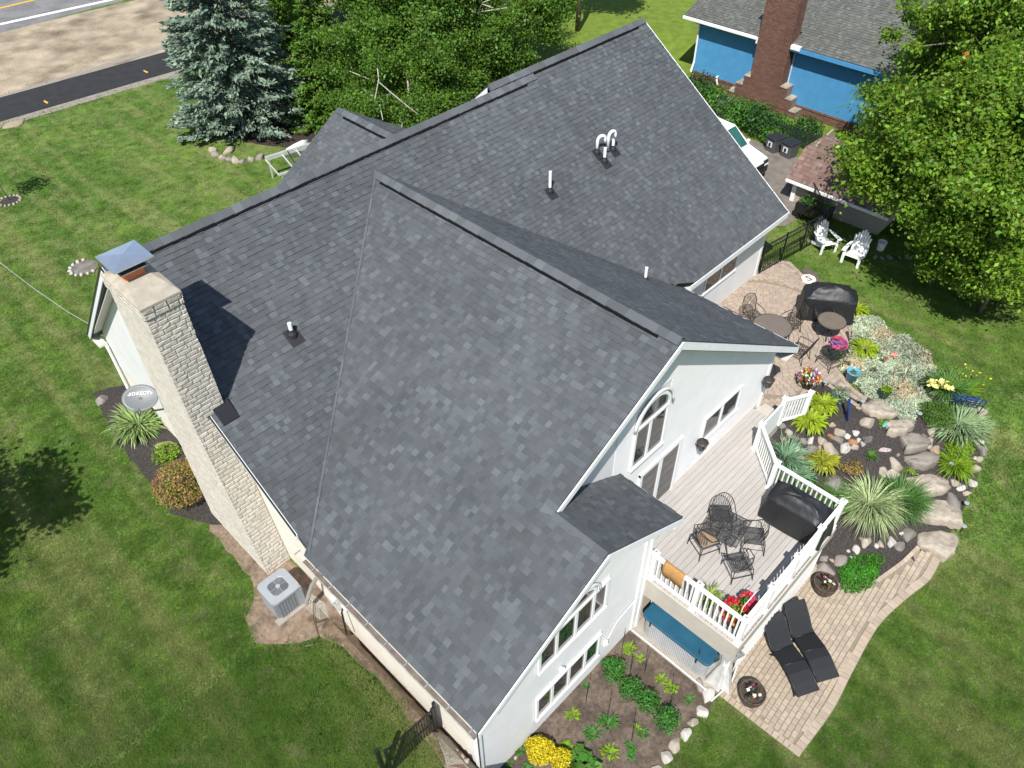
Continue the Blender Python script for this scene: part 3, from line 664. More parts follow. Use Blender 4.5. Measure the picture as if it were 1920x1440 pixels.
# ---------------------------------------------------------------- windows
def window(x0, x1, z0, z1, y, muntins=(), arch=None, name='window', trim=.07, parent=house, fd=.05):
    mb = MB(); P = lambda a, b, c, d, yy=y, t=fd: mb.bb((a, yy-t, c), (b, yy+.01, d))
    P(x0-trim, x1+trim, z0-trim, z0, t=fd+.02); P(x0-trim, x0, z0, z1); P(x1, x1+trim, z0, z1); P(x0-trim, x1+trim, z1, z1+trim, t=fd+.003)
    for q in muntins: P(q-.035, q+.035, z0, z1, t=fd-.004)
    if arch:
        ax0, ax1, rise = arch; cx = (ax0+ax1)/2; rx = (ax1-ax0)/2; zb = z1+trim
        n_ = 14; out = [(cx+(rx+trim*.6)*math.cos(math.pi*k/n_), y-fd-.01, zb+(rise+trim*.8)*math.sin(math.pi*k/n_)) for k in range(n_+1)]; inn = [(cx+(rx-.03)*math.cos(math.pi*k/n_), y-fd-.01, zb+(rise-.03)*math.sin(math.pi*k/n_)) for k in range(n_+1)]
        for k in range(n_): mb.prism([out[k], out[k+1], inn[k+1], inn[k]], (0, fd+.02, 0))
    w_ = mb.build(name, M_frame, parent)
    xs = [x0]+list(muntins)+[x1]
    for a, b in zip(xs[:-1], xs[1:]): MB().bb((a+.02, y-.012, z0+.01), (b-.02, y, z1-.01)).build('pane', M_glass, w_)
    if arch:
        pts = [(cx+(rx-.02)*math.cos(math.pi*k/n_), y-.012, zb+(rise-.02)*math.sin(math.pi*k/n_)) for k in range(n_+1)]
        MB().prism(pts, (0, .01, 0)).build('pane', M_glass, w_)
    return w_
window(10.08, 11.22, 4.02, 5.30, UY, (10.6,), (10.06, 11.24, .62), 'arched_window')
window(13.36, 15.04, 2.3, 3.15, UY, (14.17,)); 
window(5.72, 7.85, 2.08, 3.14, WY, (6.22, 6.84, 7.42), (6.2, 7.44, .52), 'arched_window'); window(5.68, 7.82, -.24, .76, WY, (6.16, 6.74, 7.33))
window(18.98, 20.8, 2.2, 3.15, 9.92, (19.88,), fd=.03)
# hood moulding over the arches
for (cx, rx, zb, rise, y) in ((10.65, .70, 5.37, .74, UY), (6.82, .74, 3.21, .64, WY)):
    pts = [(cx+rx*math.cos(math.pi*k/14), y-.06, zb+rise*math.sin(math.pi*k/14)) for k in range(15)]
    MB().tube(pts, .035, 6).build('arch_moulding', M_siding, house, smooth=True)
# patio door on the deck
d = MB(); d.bb((10.5, UY-.06, 1.34), (10.6, UY+.01, 3.4)); d.bb((12.15, UY-.06, 1.34), (12.27, UY+.01, 3.4)); d.bb((10.5, UY-.063, 3.3), (12.27, UY+.01, 3.42)); d.bb((11.32, UY-.05, 1.36), (11.44, UY, 3.3)); dd = d.build('patio_door', M_frame, house)
MB().bb((10.6, UY-.02, 1.4), (11.34, UY-.008, 3.3)).build('pane', M_glass, dd); MB().bb((11.42, UY-.03, 1.4), (12.15, UY-.018, 3.3)).build('pane', M_glass, dd)
# ---------------------------------------------------------------- chimney of pale split stone
M_stone = mat('chimney_stone', (.46, .425, .365), .85, .12, 10, .9, 35, isl=.10, objv=.10)
M_mortar = mat('mortar', (.41, .375, .32), .95, .2, 30)
chx0, chx1, ytop, ybot, yb0, zt, zb_ = 3.20, 3.97, 12.95, 11.95, 14.5, 8.98, .7
yf = lambda z: ytop-.12*(zt-z)/(zt-5.6) if z > 5.6 else ybot+(ytop-.12-ybot)*(z-zb_)/(5.6-zb_)
def xin(z): return chx1
chim = MB().prism([(chx0, yf(zb_), zb_), (chx1, yf(zb_), zb_), (chx1, yb0, zb_), (chx0, yb0, zb_)], (0, 0, .01))
mb = MB(); mb.prism([(chx0, yf(zb_), zb_), (chx0, yb0+.2, zb_), (chx0, yb0, zt), (chx0, yf(zt), zt), (chx0, yf(5.6), 5.6)], (chx1-chx0, 0, 0))
chim = mb.build('chimney', M_mortar, house)
stones = []
def stone(p0, du, dz_, out, L, hh, dep, seed):
    rr = random.Random(seed); p0 = Vector(p0); du = Vector(du); dz_ = Vector(dz_); out = Vector(out); g = .007 if dep > .01 else .004; mb = MB()
    a = p0+du*g+dz_*g; b = p0+du*(L-g)+dz_*g; c = p0+du*(L-g)+dz_*(hh-g); d_ = p0+du*g+dz_*(hh-g); j = lambda s=.35: dep*(1+rr.uniform(-s, s))
    m1 = p0+du*L*rr.uniform(.35, .65)+dz_*g*1.2; m2 = p0+du*L*rr.uniform(.35, .65)+dz_*(hh-g*1.2); i_ = .012
    base = [a, m1, b, c, m2, d_]; top = [a+(du+dz_)*i_+out*j(), m1+dz_*i_+out*j(), b+(-du+dz_)*i_+out*j(), c-(du+dz_)*i_+out*j(), m2-dz_*i_+out*j(), d_+(du-dz_)*i_+out*j()]
    mb.add([q-out*.01 for q in base]+top, [(i, (i+1) % 6, 6+(i+1) % 6, 6+i) for i in range(6)]+[(6, 7, 10, 11), (7, 8, 9, 10)]); return mb
z = zb_+.02; row = 0; rs = random.Random(5)
while z < zt-.1:
    hh = .108; gr_ = (yf(z+.05)-yf(z))/.05; nY = Vector((0, -1, gr_)).normalized(); dz_ = Vector((0, gr_, 1)).normalized()
    s = chx0-.02-(.13 if row % 2 else 0)
    xe_ = chx1+.02 if z > mz(yf(z))-.35 else WX-.0
    while s < xe_:
        L = rs.uniform(.2, .32); a0 = max(s, chx0-.02); a1 = min(s+L, xe_)
        if a1-a0 > .04: stones.append(((a0, yf(z), z), (1, 0, 0), dz_, nY, a1-a0, hh, .018))
        s += L
    s = yf(z)-.02-(.13 if row % 2 else 0); ye_ = yb0+.2*(1-(z-zb_)/(zt-zb_))+.02
    while s < ye_:
        L = rs.uniform(.2, .34); a0 = max(s, yf(z)-.02); a1 = min(s+L, ye_)
        if a1-a0 > .04: stones.append(((chx0, a0, z), (0, 1, 0), (0, 0, 1), (-1, 0, 0), a1-a0, hh, .006))
        s += L
    z += hh; row += 1
# projecting top course under the crown
for zz in (zt-.24, zt-.12):
    s = chx0-.03
    while s < chx1+.02: L = min(rs.uniform(.2, .3), chx1+.03-s); stones.append(((s, yf(zt)-.03, zz), (1, 0, 0), (0, 0, 1), (0, -1, 0), L, .12, .03)); s += L
    s = yf(zt)-.04
    while s < yb0+.02: L = min(rs.uniform(.2, .3), yb0+.03-s); stones.append(((chx0-.03, s, zz), (0, 1, 0), (0, 0, 1), (-1, 0, 0), L, .12, .02)); s += L
# rough plinth low on the outer face
stones.sort(key=lambda q: 0 if (q[3][1] < -.5) else 1)
def nearness(q): return (Vector(q[0])-Vector(CAM)).length+(0 if q[3][1] < -.5 else 6)
stones.sort(key=nearness); big = MB()
for k, q in enumerate(stones):
    mb = stone(*q, seed=k)
    if k < 300: mb.build('stone', M_stone, chim, fix=False)
    else: big.add(mb.v, mb.f)
o = big.build('stones', M_stone, chim, fix=False); o['kind'] = 'stuff'
crown = MB(); X0, X1, Y0_, Y1_ = chx0-.04, chx1+.03, yf(zt)-.06, yb0+.03; xc_, yc_ = (X0+X1)/2, (Y0_+Y1_)/2+.30
crown.add([(X0, Y0_, zt), (X1, Y0_, zt), (X1, Y1_, zt), (X0, Y1_, zt), (X0, Y0_, zt+.05), (X1, Y0_, zt+.05), (X1, Y1_, zt+.05), (X0, Y1_, zt+.05), (xc_-.25, yc_-.25, zt+.13), (xc_+.25, yc_-.25, zt+.13), (xc_+.25, yc_+.25, zt+.13), (xc_-.25, yc_+.25, zt+.13)],
          [(0, 3, 2, 1)]+[(i, (i+1) % 4, 4+(i+1) % 4, 4+i) for i in range(4)]+[(4+i, 4+(i+1) % 4, 8+(i+1) % 4, 8+i) for i in range(4)]+[(8, 9, 10, 11)])
crown.build('chimney_crown', mat('crown_mortar', (.37, .325, .26), .9, .15, 5, .4, 30), chim)
clay = mat('terracotta', (.52, .17, .06), .8, .15, 12); MB().box((xc_, yc_, zt+.2), (.42, .42, .22)).build('flue', clay, chim, bevel=.03)
cage = MB(); cage.box((xc_, yc_, zt+.33), (.5, .5, .03))
for k in range(7):
    q = -.22+k*.073
    for sx_, sy_ in ((q, -.23), (q, .23), (-.23, q), (.23, q)): cage.beam((xc_+sx_, yc_+sy_, zt+.33), (xc_+sx_, yc_+sy_, zt+.5), .012)
cage.build('spark_cage', M_black, chim)
MB().box((xc_, yc_, zt+.315), (.56, .56, .02)).build('cage_base', hm, chim)
cap = MB(); r_ = .40; cap.add([(xc_-r_, yc_-r_, zt+.49), (xc_+r_, yc_-r_, zt+.49), (xc_+r_, yc_+r_, zt+.49), (xc_-r_, yc_+r_, zt+.49), (xc_-r_, yc_-r_, zt+.515), (xc_+r_, yc_-r_, zt+.515), (xc_+r_, yc_+r_, zt+.515), (xc_-r_, yc_+r_, zt+.515), (xc_, yc_, zt+.575)], [(0, 3, 2, 1), (0, 1, 5, 4), (1, 2, 6, 5), (2, 3, 7, 6), (3, 0, 4, 7), (4, 5, 8), (5, 6, 8), (6, 7, 8), (7, 4, 8)])
cap.build('rain_cap', mat('stainless', (.80, .84, .88), .35, .05, 4, metal=.9, spec=.6), chim)
# cricket flashing where the stack meets the roof
MB().prism([(chx0+.5, yf(6)-.32, mz(yf(6)-.32)+.03), (chx1+.12, yf(6)-.32, mz(yf(6)-.32)+.03), (chx1+.12, yf(6)+.05, mz(yf(6)+.05)+.09), (chx0+.5, yf(6)+.05, mz(yf(6)+.05)+.09)], (0, 0, .02)).build('flashing', M_black, house)
# ---------------------------------------------------------------- roof pipes
M_pvc = mat('white_pvc', (.83, .83, .83), .35, .02); M_boot = mat('rubber_boot', (.02, .02, .022), .6, .1)
def onroof_m(px, py):
    lo, hi = 0., 12.
    for _ in range(50):
        m_ = (lo+hi)/2; P = at(px, py, m_)
        if P[2]-mz(P[1]) > 0: hi = m_
        else: lo = m_
    return Vector(P)
def boot(p, name='pipe_boot', s=1):
    b = MB(); vx = Vector((0, -1, -SL)).normalized(); ux = Vector((1, 0, 0)); n_ = ux.cross(-vx).normalized(); R = Matrix((ux, -vx, n_)).transposed()
    b.box(p+n_*.022-vx*-.06, (.30*s, .38*s, .012), rot=R); b.lathe(p, [(.115*s, -.04), (.105*s, .06), (.07*s, .12), (.055*s, .16)], 14); return b.build(name, M_boot, house, smooth=False)
def pipe(px, py, h, r=.045, label=None):
    p = onroof_m(px, py); boot(p); o = MB().tube([p, p+Vector((0, 0, h))], r, 12).build('vent_pipe', M_pvc, house, smooth=False); return p
pipe(1031, 360, .66); 
boot(onroof_m(548, 628), s=1.15); p_ = onroof_m(548, 627); MB().tube([p_+Vector((0, 0, .05)), p_+Vector((0, 0, .34))], .05, 12).build('vent_pipe', M_pvc, house)
def gooseneck(pb, h, dirv, drop, rad=.13):
    p = onroof_m(*pb); boot(p); d_ = Vector(dirv).normalized(); pts = [p, p+Vector((0, 0, h))]
    c = pts[-1]+d_*rad
    for k in range(1, 9):
        a = math.pi-math.pi*k/8; pts.append(c+d_*rad*math.cos(a)+Vector((0, 0, rad*math.sin(a))))
    pts.append(pts[-1]-Vector((0, 0, drop))); MB().tube(pts, .048, 12).build('vent_pipe', M_pvc, house, smooth=True)
gooseneck((1119, 287), .40, (1, -.35, 0), .12, .135); pq = onroof_m(1133, 303); boot(pq); MB().tube([pq, pq+Vector((0, 0, .46))], .048, 12).build('vent_pipe', M_pvc, house)
pq = onroof_m(1149, 281); boot(pq); MB().tube([pq, pq+Vector((0, 0, .36))], .048, 12).build('vent_pipe', M_pvc, house)
p2 = onroof_m(1139, 287); MB().tube([p2+Vector((0, 0, .1)), p2+Vector((0, 0, .55))]+[p2+Vector((.13-.13*math.cos(math.pi*k/8), -.05*k/8, .55+.13*math.sin(math.pi*k/8))) for k in range(1, 9)]+[p2+Vector((.26, -.05, .42))], .048, 12).build('vent_pipe', M_pvc, house, smooth=True)
# small pipe on the right slope of the cross gable
p3 = Vector((15.35, 9.9, 0)); p3.z = ZQ+(XQ-p3.x)*SR; b3 = MB(); b3.lathe(p3, [(.1, -.05), (.09, .05), (.05, .1)], 12); b3.build('pipe_boot', M_boot, house); MB().tube([p3, p3+Vector((0, 0, .42))], .045, 12).build('vent_pipe', M_pvc, house)
# downspouts, meters, lamps and other fittings
MB().tube([(WX-.05, 20.9, 3.2), (WX-.06, 20.6, 3.0), (WX-.07, 20.55, 1.2), (WX-.25, 20.4, 1.0)], .045, 8).build('downspout', M_white, house)
MB().box((9.5, WY-.03, 1.2), (.09, .07, 4.4)).build('downspout', M_white, house)
MB().box((WX-.02, WY-.04, 2.0), (.02, .012, 3.4)).build('cable', M_iron, house)
for px, py in ((1302, 828), (1430, 712)):
    pass
for (x, z) in ((13.1, 2.62), (16.4, 2.62)):
    L = MB(); L.lathe((x, UY-.2, z), [(.16, 0), (.13, .03), (.03, .06)], 16); cap_ = L.build('lamp_cap', M_iron, house)
    L = MB(); L.lathe((x, UY-.2, z-.26), [(.09, 0), (.115, .1), (.11, .25)], 10); L.build('lamp_glass', M_glass, house)
    L = MB()
    for k in range(6): a = k*math.pi/3; L.tube([(x+.1*math.cos(a), UY-.2+.1*math.sin(a), z-.28), (x+.13*math.cos(a), UY-.2+.13*math.sin(a), z-.1), (x+.12*math.cos(a), UY-.2+.12*math.sin(a), z)], .008, 4)
    L.tube([(x, UY-.2, z-.28), (x, UY-.2, z-.36)], .02, 6); L.tube([(x, UY, z-.2), (x, UY-.1, z-.32), (x, UY-.2, z-.28)], .015, 6); L.build('lamp_frame', M_iron, house)
MB().box((6.42, WY-.04, 1.15), (.08, .07, .1)).lathe((6.42, WY-.08, 1.12), [(.035, 0), (.055, .1)], 10).build('spotlight', M_white, house)
mb = MB(); mb.box((8.12, WY-.04, .0), (.12, .07, .18)); mb.tube([(8.12, WY-.07, .02), (8.12, WY-.11, .02)], .04, 10); mb.build('wall_vent', M_white, house)
MB().tube([(8.2, WY-.03, .1), (8.5, WY-.04, .6), (9.3, WY-.04, .75)], .012, 5).build('cable', M_siding, house)
mb = MB(); mb.tube([(WX-.02, 9.9, 1.6), (WX-.16, 9.9, 1.6)], .11, 14); mb.box((WX-.03, 9.9, 1.35), (.1, .22, .4)); mb.build('electric_meter', mat('meter_grey', (.5, .52, .5), .4), house)
MB().tube([(WX-.05, 10.25, 2.3), (WX-.3, 10.35, 1.9), (WX-.55, 10.4, 1.35)], .05, 8).build('conduit', mat('conduit_grey', (.24, .23, .21), .6), house)
MB().tube([(WX-.05, 9.5, 1.7), (WX-.15, 9.45, 1.6), (WX-.25, 9.3, .9)], .025, 6).build('hose_pipe', M_black, house)
mb = MB(); mb.tube([(WX-.02, 9.42, 1.75), (WX-.09, 9.42, 1.75)], .09, 12); mb.build('dryer_vent', M_fascia, house)
# ================================================================ THE DECK
ZD = 1.33
deck = wthing('deck', 'raised composite deck with white vinyl railing at the gable end of the white house', 'deck', (11.8, 4.2, ZD))
M_deck = mat('composite_board', (.385, .365, .34), .7, .10, 4, .15, 90, objv=.06, stretch=(.6, 8, 1), col2=(.385, .355, .33), c2scale=.5)
DX0, DX1, DY0 = 9.56, 14.1, 2.40
right_edge = lambda y: DX1 if y < 4.3 else (DX1+(y-4.3)*.9 if y < 5.3 else 16.35)
y = DY0+.01; bw = .147
while y < UY-.02:
    x0 = 9.43 if y > WY-.1 else DX0; x1 = right_edge(y+bw/2)
    MB().bb((x0, y, ZD-.03), (x1, y+bw-.008, ZD)).build('floor_board', M_deck, deck); y += bw
M_under = mat('deck_joist', (.12, .10, .085), .9, .2)
MB().bb((9.62, DY0+.05, ZD-.2), (DX1-.02, 6.1, ZD-.035)).build('deck_frame', M_under, deck); MB().prism([(14.08, 4.4, .2), (15.0, 5.42, .2), (16.3, 5.42, .2), (16.3, 6.1, .2), (14.08, 6.1, .2)], (0, 0, ZD-.24)).build('deck_frame', M_under, deck)
M_fband = mat('deck_fascia', (.44, .40, .35), .65, .06, 3)
MB().bb((DX0-.045, DY0-.04, ZD-.70), (DX0-.004, WY-.01, ZD+.0)).build('fascia_board', M_fband, deck); MB().bb((DX0-.045, DY0-.045, ZD-.42), (DX1+.03, DY0-.004, ZD-.035)).build('fascia_board', M_fband, deck)
MB().beam((DX1+.02, DY0, ZD-.22), (DX1+.02, 4.3, ZD-.22), .03, .36).build('fascia_board', M_fband, deck); MB().beam((DX1+.02, 4.3, ZD-.22), (15.05, 5.32, ZD-.22), .03, .36).build('fascia_board', M_fband, deck)
MB().beam((15.05, 5.34, ZD-.22), (16.4, 5.36, ZD-.22), .03, .36).build('fascia_board', M_fband, deck)
# lattice skirt and legs below
for x in (9.75, 11.8, 13.95): MB().box((x, 2.52, .15), (.14, .14, 2.3)).build('leg', M_white, deck)
MB().box((10.1, 4.9, .1), (.14, .14, 2.3)).build('leg', M_white, deck)
mb = MB()
for k in range(30):
    x = 10.2+k*.13; mb.beam((x, DY0+.04, -.95), (x+.0, DY0+.04, ZD-.42), .04, .015)
mb.build('skirt_slats', M_white, deck)['kind'] = 'stuff'
# a paler soffit strip under the front edge
def post(x, y, z0, h=1.06, cap_=True):
    p = MB().box((x, y, z0+h/2), (.115, .115, h)).build('post', M_white, deck)
    c = MB(); c.box((x, y, z0+h+.01), (.165, .165, .02)); c.lathe((x, y, z0+h+.02), [(.10, 0), (.03, .045)], 4, math.pi/4); c.build('post_cap', M_white, p)
    MB().box((x, y, z0+.03), (.16, .16, .06)).build('post_base', M_white, p)
    MB().lathe((x, y, z0+h+.05), [(.028, 0), (.02, .02)], 8).build('solar_light', M_gutter, p); return p
def railing(a, b, za, zb, gap=.125, solid_=False):
    a = Vector((a[0], a[1], za)); b = Vector((b[0], b[1], zb)); d = (b-a); L = d.length; d = d.normalized()
    a = a+d*.06; b = b-d*.06
    up = Vector((0, 0, 1)); MB().beam(a+up*.96, b+up*.96, .09, .06).build('top_rail', M_white, deck); MB().beam(a+up*.10, b+up*.10, .055, .07).build('bottom_rail', M_white, deck)
    n_ = int((b-a).length/gap)
    for k in range(n_):
        p = a+(b-a)*((k+.5)/n_); MB().box(p+up*.52, (.036, .036, .80), rz=math.atan2(d.y, d.x)).build('baluster', M_white, deck)
P_ = {'w': (9.62, WY-.12), 'm': (9.62, 3.68), 'c': (9.62, DY0+.06), 'r1': (10.74, DY0+.06), 'r2': (11.86, DY0+.06), 'r3': (12.98, DY0+.06), 'r4': (14.06, DY0+.06), 'a': (14.06, 4.30), 'b': (15.0, 5.32), 's1': (16.3, 5.36), 's2': (17.35, 5.06)}
for k, (x, y) in P_.items():
    z0 = ZD if k != 's2' else 1.02
    post(x, y, z0)
for a, b in (('w', 'm'), ('m', 'c'), ('c', 'r1'), ('r1', 'r2'), ('r2', 'r3'), ('r3', 'r4'), ('r4', 'a'), ('a', 'b')): railing(P_[a], P_[b], ZD, ZD)
# solid skirt between the two back posts, rail with dark balusters down to the patio
MB().beam((15.05, 5.33, ZD+.5), (16.25, 5.36, ZD+.5), .05, .9).build('rail_panel', M_white, deck)
railing(P_['s1'], P_['s2'], ZD, 1.03, gap=.12)
MB().bb((16.36, 5.45, 1.02), (16.62, 6.15, 1.30)).build('step', M_fband, deck, bevel=.01); MB().bb((16.63, 5.45, 1.02), (16.95, 6.15, 1.17)).build('step', M_fband, deck, bevel=.01)
# ---------------------------------------------------------------- wire furniture
def tubes(name, lines, r, m, parent, n=5):
    mb = MB()
    for L in lines: mb.tube(L, r, n)
    return mb.build(name, m, parent, smooth=True)
M_mesh = mat('metal_mesh', (.10, .10, .10), .5, .1)
def mesh_mat():
    m = bpy.data.materials.new('expanded_mesh'); m.use_nodes = True; n = m.node_tree.nodes; l = m.node_tree.links; b = n['Principled BSDF']; b.inputs['Base Color'].default_value = (.035, .035, .035, 1); b.inputs['Roughness'].default_value = .5
    tc = n.new('ShaderNodeTexCoord'); ck = n.new('ShaderNodeTexVoronoi'); ck.inputs['Scale'].default_value = 55; ck.feature = 'DISTANCE_TO_EDGE'; l.new(tc.outputs['Object'], ck.inputs[0])
    gt = n.new('ShaderNodeMath'); gt.operation = 'LESS_THAN'; gt.inputs[1].default_value = .07; l.new(ck.outputs[0], gt.inputs[0]); l.new(gt.outputs[0], b.inputs['Alpha']); return m
M_exp = mesh_mat()
def barrel_chair(loc, rz, label, group, cushion=False, tall=False):
    t = thing('patio_chair', label, 'chair', loc, rz, group); sh = .62 if tall else .43; w_ = .25; bk = sh+.5; r = .011
    for sx_ in (-1, 1):
        for sy_ in (-1, 1): tubes('leg', [[(sx_*w_, sy_*w_, sh), (sx_*(w_+.03), sy_*(w_+.05), 0)]], .013, M_iron, t)
    tubes('stretcher', [[(-.26, .27, .2), (.26, .27, .2)], [(-.26, -.27, .2), (.26, -.27, .2)], [(-.26, -.27, .2), (-.26, .27, .2)], [(.26, -.27, .2), (.26, .27, .2)]], .009, M_iron, t)
    seat = MB().bb((-.24, -.24, sh-.004), (.24, .24, sh+.004)).build('seat', M_exp, t)
    tubes('seat_frame', [[(-w_, -w_, sh), (w_, -w_, sh), (w_, w_, sh), (-w_, w_, sh), (-w_, -w_, sh)]], r, M_iron, t)
    # barrel back: hoop that falls forward into the arms, spindles from seat to hoop (front is +y)
    hoop = []
    for k in range(17):
        a = math.pi*k/16; hoop.append((-.29*math.cos(a), -.26*math.sin(a)+.0, sh+.24+.28*math.sin(a)**1.3))
    hoop = [(-.29, .24, sh), (-.31, .26, sh+.12), (-.30, .16, sh+.22)]+hoop+[(.30, .16, sh+.22), (.31, .26, sh+.12), (.29, .24, sh)]
    tubes('back_frame', [hoop], .013, M_iron, t); sp = []
    for k in range(3, 14):
        a = math.pi*k/16; top = (-.29*math.cos(a), -.26*math.sin(a), sh+.24+.28*math.sin(a)**1.3); sp.append([(-.22*math.cos(a), -.23*math.sin(a), sh), ((-.29*math.cos(a)), -.30*math.sin(a), (sh+top[2])/2), top])
    tubes('back_spindles', sp, .007, M_iron, t, 4)
    if cushion:
        c = MB().bb((-.22, -.22, sh+.01), (.22, .22, sh+.05)).build('cushion', mat('brown_cushion', (.26, .19, .13), .9, .15, 12, .3, 60), t, bevel=.015)
    return t
def face(p, q): return math.atan2(q[1]-p[1], q[0]-p[0])-math.pi/2      # turn a chair at p so that its front looks at q
tc = at(1362, 985, ZD+.72); tcx, tcy = tc[0], tc[1]
tb = thing('patio_table', 'square black mesh patio table among four wire chairs on the deck', 'table', (tcx, tcy, ZD), math.radians(8))
MB().bb((-.46, -.46, .705), (.46, .46, .715)).build('tabletop', M_exp, tb); tubes('table_rim', [[(-.46, -.46, .71), (.46, -.46, .71), (.46, .46, .71), (-.46, .46, .71), (-.46, -.46, .71)], [(-.46, 0, .7), (.46, 0, .7)], [(0, -.46, .7), (0, .46, .7)]], .014, M_iron, tb)
for k in range(4):
    a = math.pi/4+k*math.pi/2; tubes('leg', [[(.40*math.cos(a)*1.2, .4*math.sin(a)*1.2, 0), (.22*math.cos(a), .22*math.sin(a), .25), (.12*math.cos(a), .12*math.sin(a), .45), (.4*math.cos(a), .4*math.sin(a), .7)]], .014, M_iron, tb)
tubes('table_ring', [[(.16*math.cos(a*.524), .16*math.sin(a*.524), .3) for a in range(13)]], .01, M_iron, tb)
G = 'wire chairs round the table on the deck'
for (px, py), lb, cu in (((1352, 968), 'wire patio chair with a round barrel back, farthest of the four from the tub', False), ((1322, 1016), 'wire patio chair with a flat brown cushion on its seat', True), ((1412, 1010), 'wire patio chair with its back to the covered grill', False), ((1385, 1060), 'wire patio chair closest to the potted red flowers on the deck', False)):
    p = at(px, py, ZD+.3); barrel_chair((p[0], p[1], ZD), face(p, tc), lb, G, cu)
# covered grill on the deck
M_cover = mat('black_cover', (.016, .017, .019), .5, .2, 4, 1., 4.5, spec=.45)
def cover(name, label, loc, rz, w_, d_, h, m, seed, logo=None, sag=.055):
    t = thing(name, label, 'covered grill', loc, rz); rr = random.Random(seed); nu, nv = 40, 12; mb = MB()
    ph = [rr.uniform(0, 6.28) for _ in range(8)]
    def ring(f):                # f 0 bottom, 1 shoulder
        out = []
        for i in range(nu):
            a = 2*math.pi*i/nu; c, s = math.cos(a), math.sin(a); e = .30; x = math.copysign(abs(c)**e, c)*w_/2; y = math.copysign(abs(s)**e, s)*d_/2
            k = 1.04-.05*f+sag*(1-f)*math.sin(9*a+ph[0])+.05*abs(math.sin(6.5*a+ph[1]+f*2))*(1-.5*f)-.03; out.append((x*k, y*k))
        return out
    rows = []
    for j in range(nv+1):
        f = j/nv; rows.append([(x, y, .04+f*h*.72+.012*math.sin(7*f+x*9)) for x, y in ring(f)])
    for q, (sx_, sy_, z_) in enumerate(((.93, .88, .77), (.80, .70, .87), (.62, .5, .96), (.40, .36, .995), (.05, .05, 1.0))):
        rows.append([(x*sx_, y*sy_, h*z_+.028*math.sin(x*11+q)*math.cos(y*9+ph[2])+.02*abs(math.sin(x*7+y*9+ph[3]))-(.05*h if abs(x*sx_) > w_*.36 and q < 3 else 0)) for x, y in ring(1)])
    for r in rows: mb.v += [Vector(p) for p in r]
    for j in range(len(rows)-1):
        for i in range(nu): mb.f.append((j*nu+i, j*nu+(i+1) % nu, (j+1)*nu+(i+1) % nu, (j+1)*nu+i))
    mb.f.append(tuple(range((len(rows)-1)*nu, len(rows)*nu)))
    mb.build('cover', m, t, smooth=True)
    c = MB()
    for sx_ in (-1, 1):
        for sy_ in (-1, 1): c.lathe((sx_*w_*.4, sy_*d_*.38, 0), [(.03, 0), (.045, .02), (.03, .06)], 10)
    c.build('casters', M_iron, t); return t
g1 = at(1495, 958, ZD+.6); cover('covered_grill', 'large black covered grill in the deck corner behind the white railing', (13.42, 3.2, ZD), math.radians(92), 1.62, .78, 1.16, M_cover, 3)
# towel on the rail
M_towel = mat('tan_towel', (.42, .22, .075), .95, .12, 20, .5, 90)
tw = MB(); rr = random.Random(2); pr = [(-.075, -.42), (-.07, -.2), (-.058, 0), (-.04, .022), (.04, .022), (.058, 0), (.07, -.18)]; ys = [4.62-.07*k for k in range(9)]
for i, yy in enumerate(ys):
    for (dx, dz) in pr: tw.v.append(Vector((9.62+dx*(1+.12*math.sin(i*1.3)), yy+.01*math.sin(dz*20), ZD+1.0+dz-.02*(i % 3)*(abs(dz) > .1))))
for i in range(len(ys)-1):
    for j in range(len(pr)-1): a = i*len(pr)+j; tw.f.append((a, a+1, a+len(pr)+1, a+len(pr)))
o = tw.build('towel', M_towel, None, smooth=True); md = o.modifiers.new('thick', 'SOLIDIFY'); md.thickness = .012; tag(o, 'tan towel folded over the white deck railing', 'towel')
# flowers and pots
M_potdark = mat('dark_pot', (.03, .028, .026), .5, .2); M_red = leaf('red_petals', (.55, .02, .035), .3, .2, .01); M_pink = leaf('pink_petals', (.65, .07, .16), .35, .25, .02); M_yel = leaf('yellow_petals', (.75, .55, .05), .2, .2, .01); M_whitep = leaf('white_petals', (.75, .72, .68), .15, .2, .0); M_purp = leaf('purple_petals', (.25, .12, .35), .3, .2, .02)
M_lime = leaf('lime_leaf', (.22, .36, .025), .3, .35, .02); M_green = leaf('mid_green_leaf', (.075, .19, .025), .35, .3, .02); M_dgreen = leaf('dark_green_leaf', (.035, .10, .018), .35, .25, .02)
def pot(mb, c, r, h, taper=.75, rim=.015): mb.lathe(c, [(r*taper, 0), (r, h), (r+rim, h), (r+rim, h-.03), (r-.02, h-.03), (r-.03, h-.05)], 20); return mb
def flower_pot(name, label, p, r, h, potm, fol, petals, fr, fh, nl=420, nf=90, ls=.06, fs=.05, rz=0):
    t = thing(name, label, 'potted plant', p); pot(MB(), (0, 0, 0), r, h).build('pot', potm, t, smooth=False)
    MB().lathe((0, 0, h-.06), [(r-.03, 0), (.01, .02)], 16).build('soil', M_mulch, t)
    C, d = shell_points(nl, (0, 0, h+fh*.25), (fr, fr, fh), .7, -.3); quads('foliage', leaves(C, ls, .6, d*.7+np.array([0, 0, .6])), fol, t)
    for m in petals:
        C, d = shell_points(nf, (0, 0, h+fh*.25), (fr*1.06, fr*1.06, fh*1.1), .25, -.1)
        keep = np.sin(C[:, 0]*14+hash(m.name) % 7)+np.cos(C[:, 1]*13+hash(m.name) % 5) > -.4; C = C[keep]; d = d[keep]
        quads('flowers', leaves(np.concatenate([C, C+.02]), fs, .9, np.concatenate([d, d])*.6+np.array([0, 0, 1])), m, t)
    return t
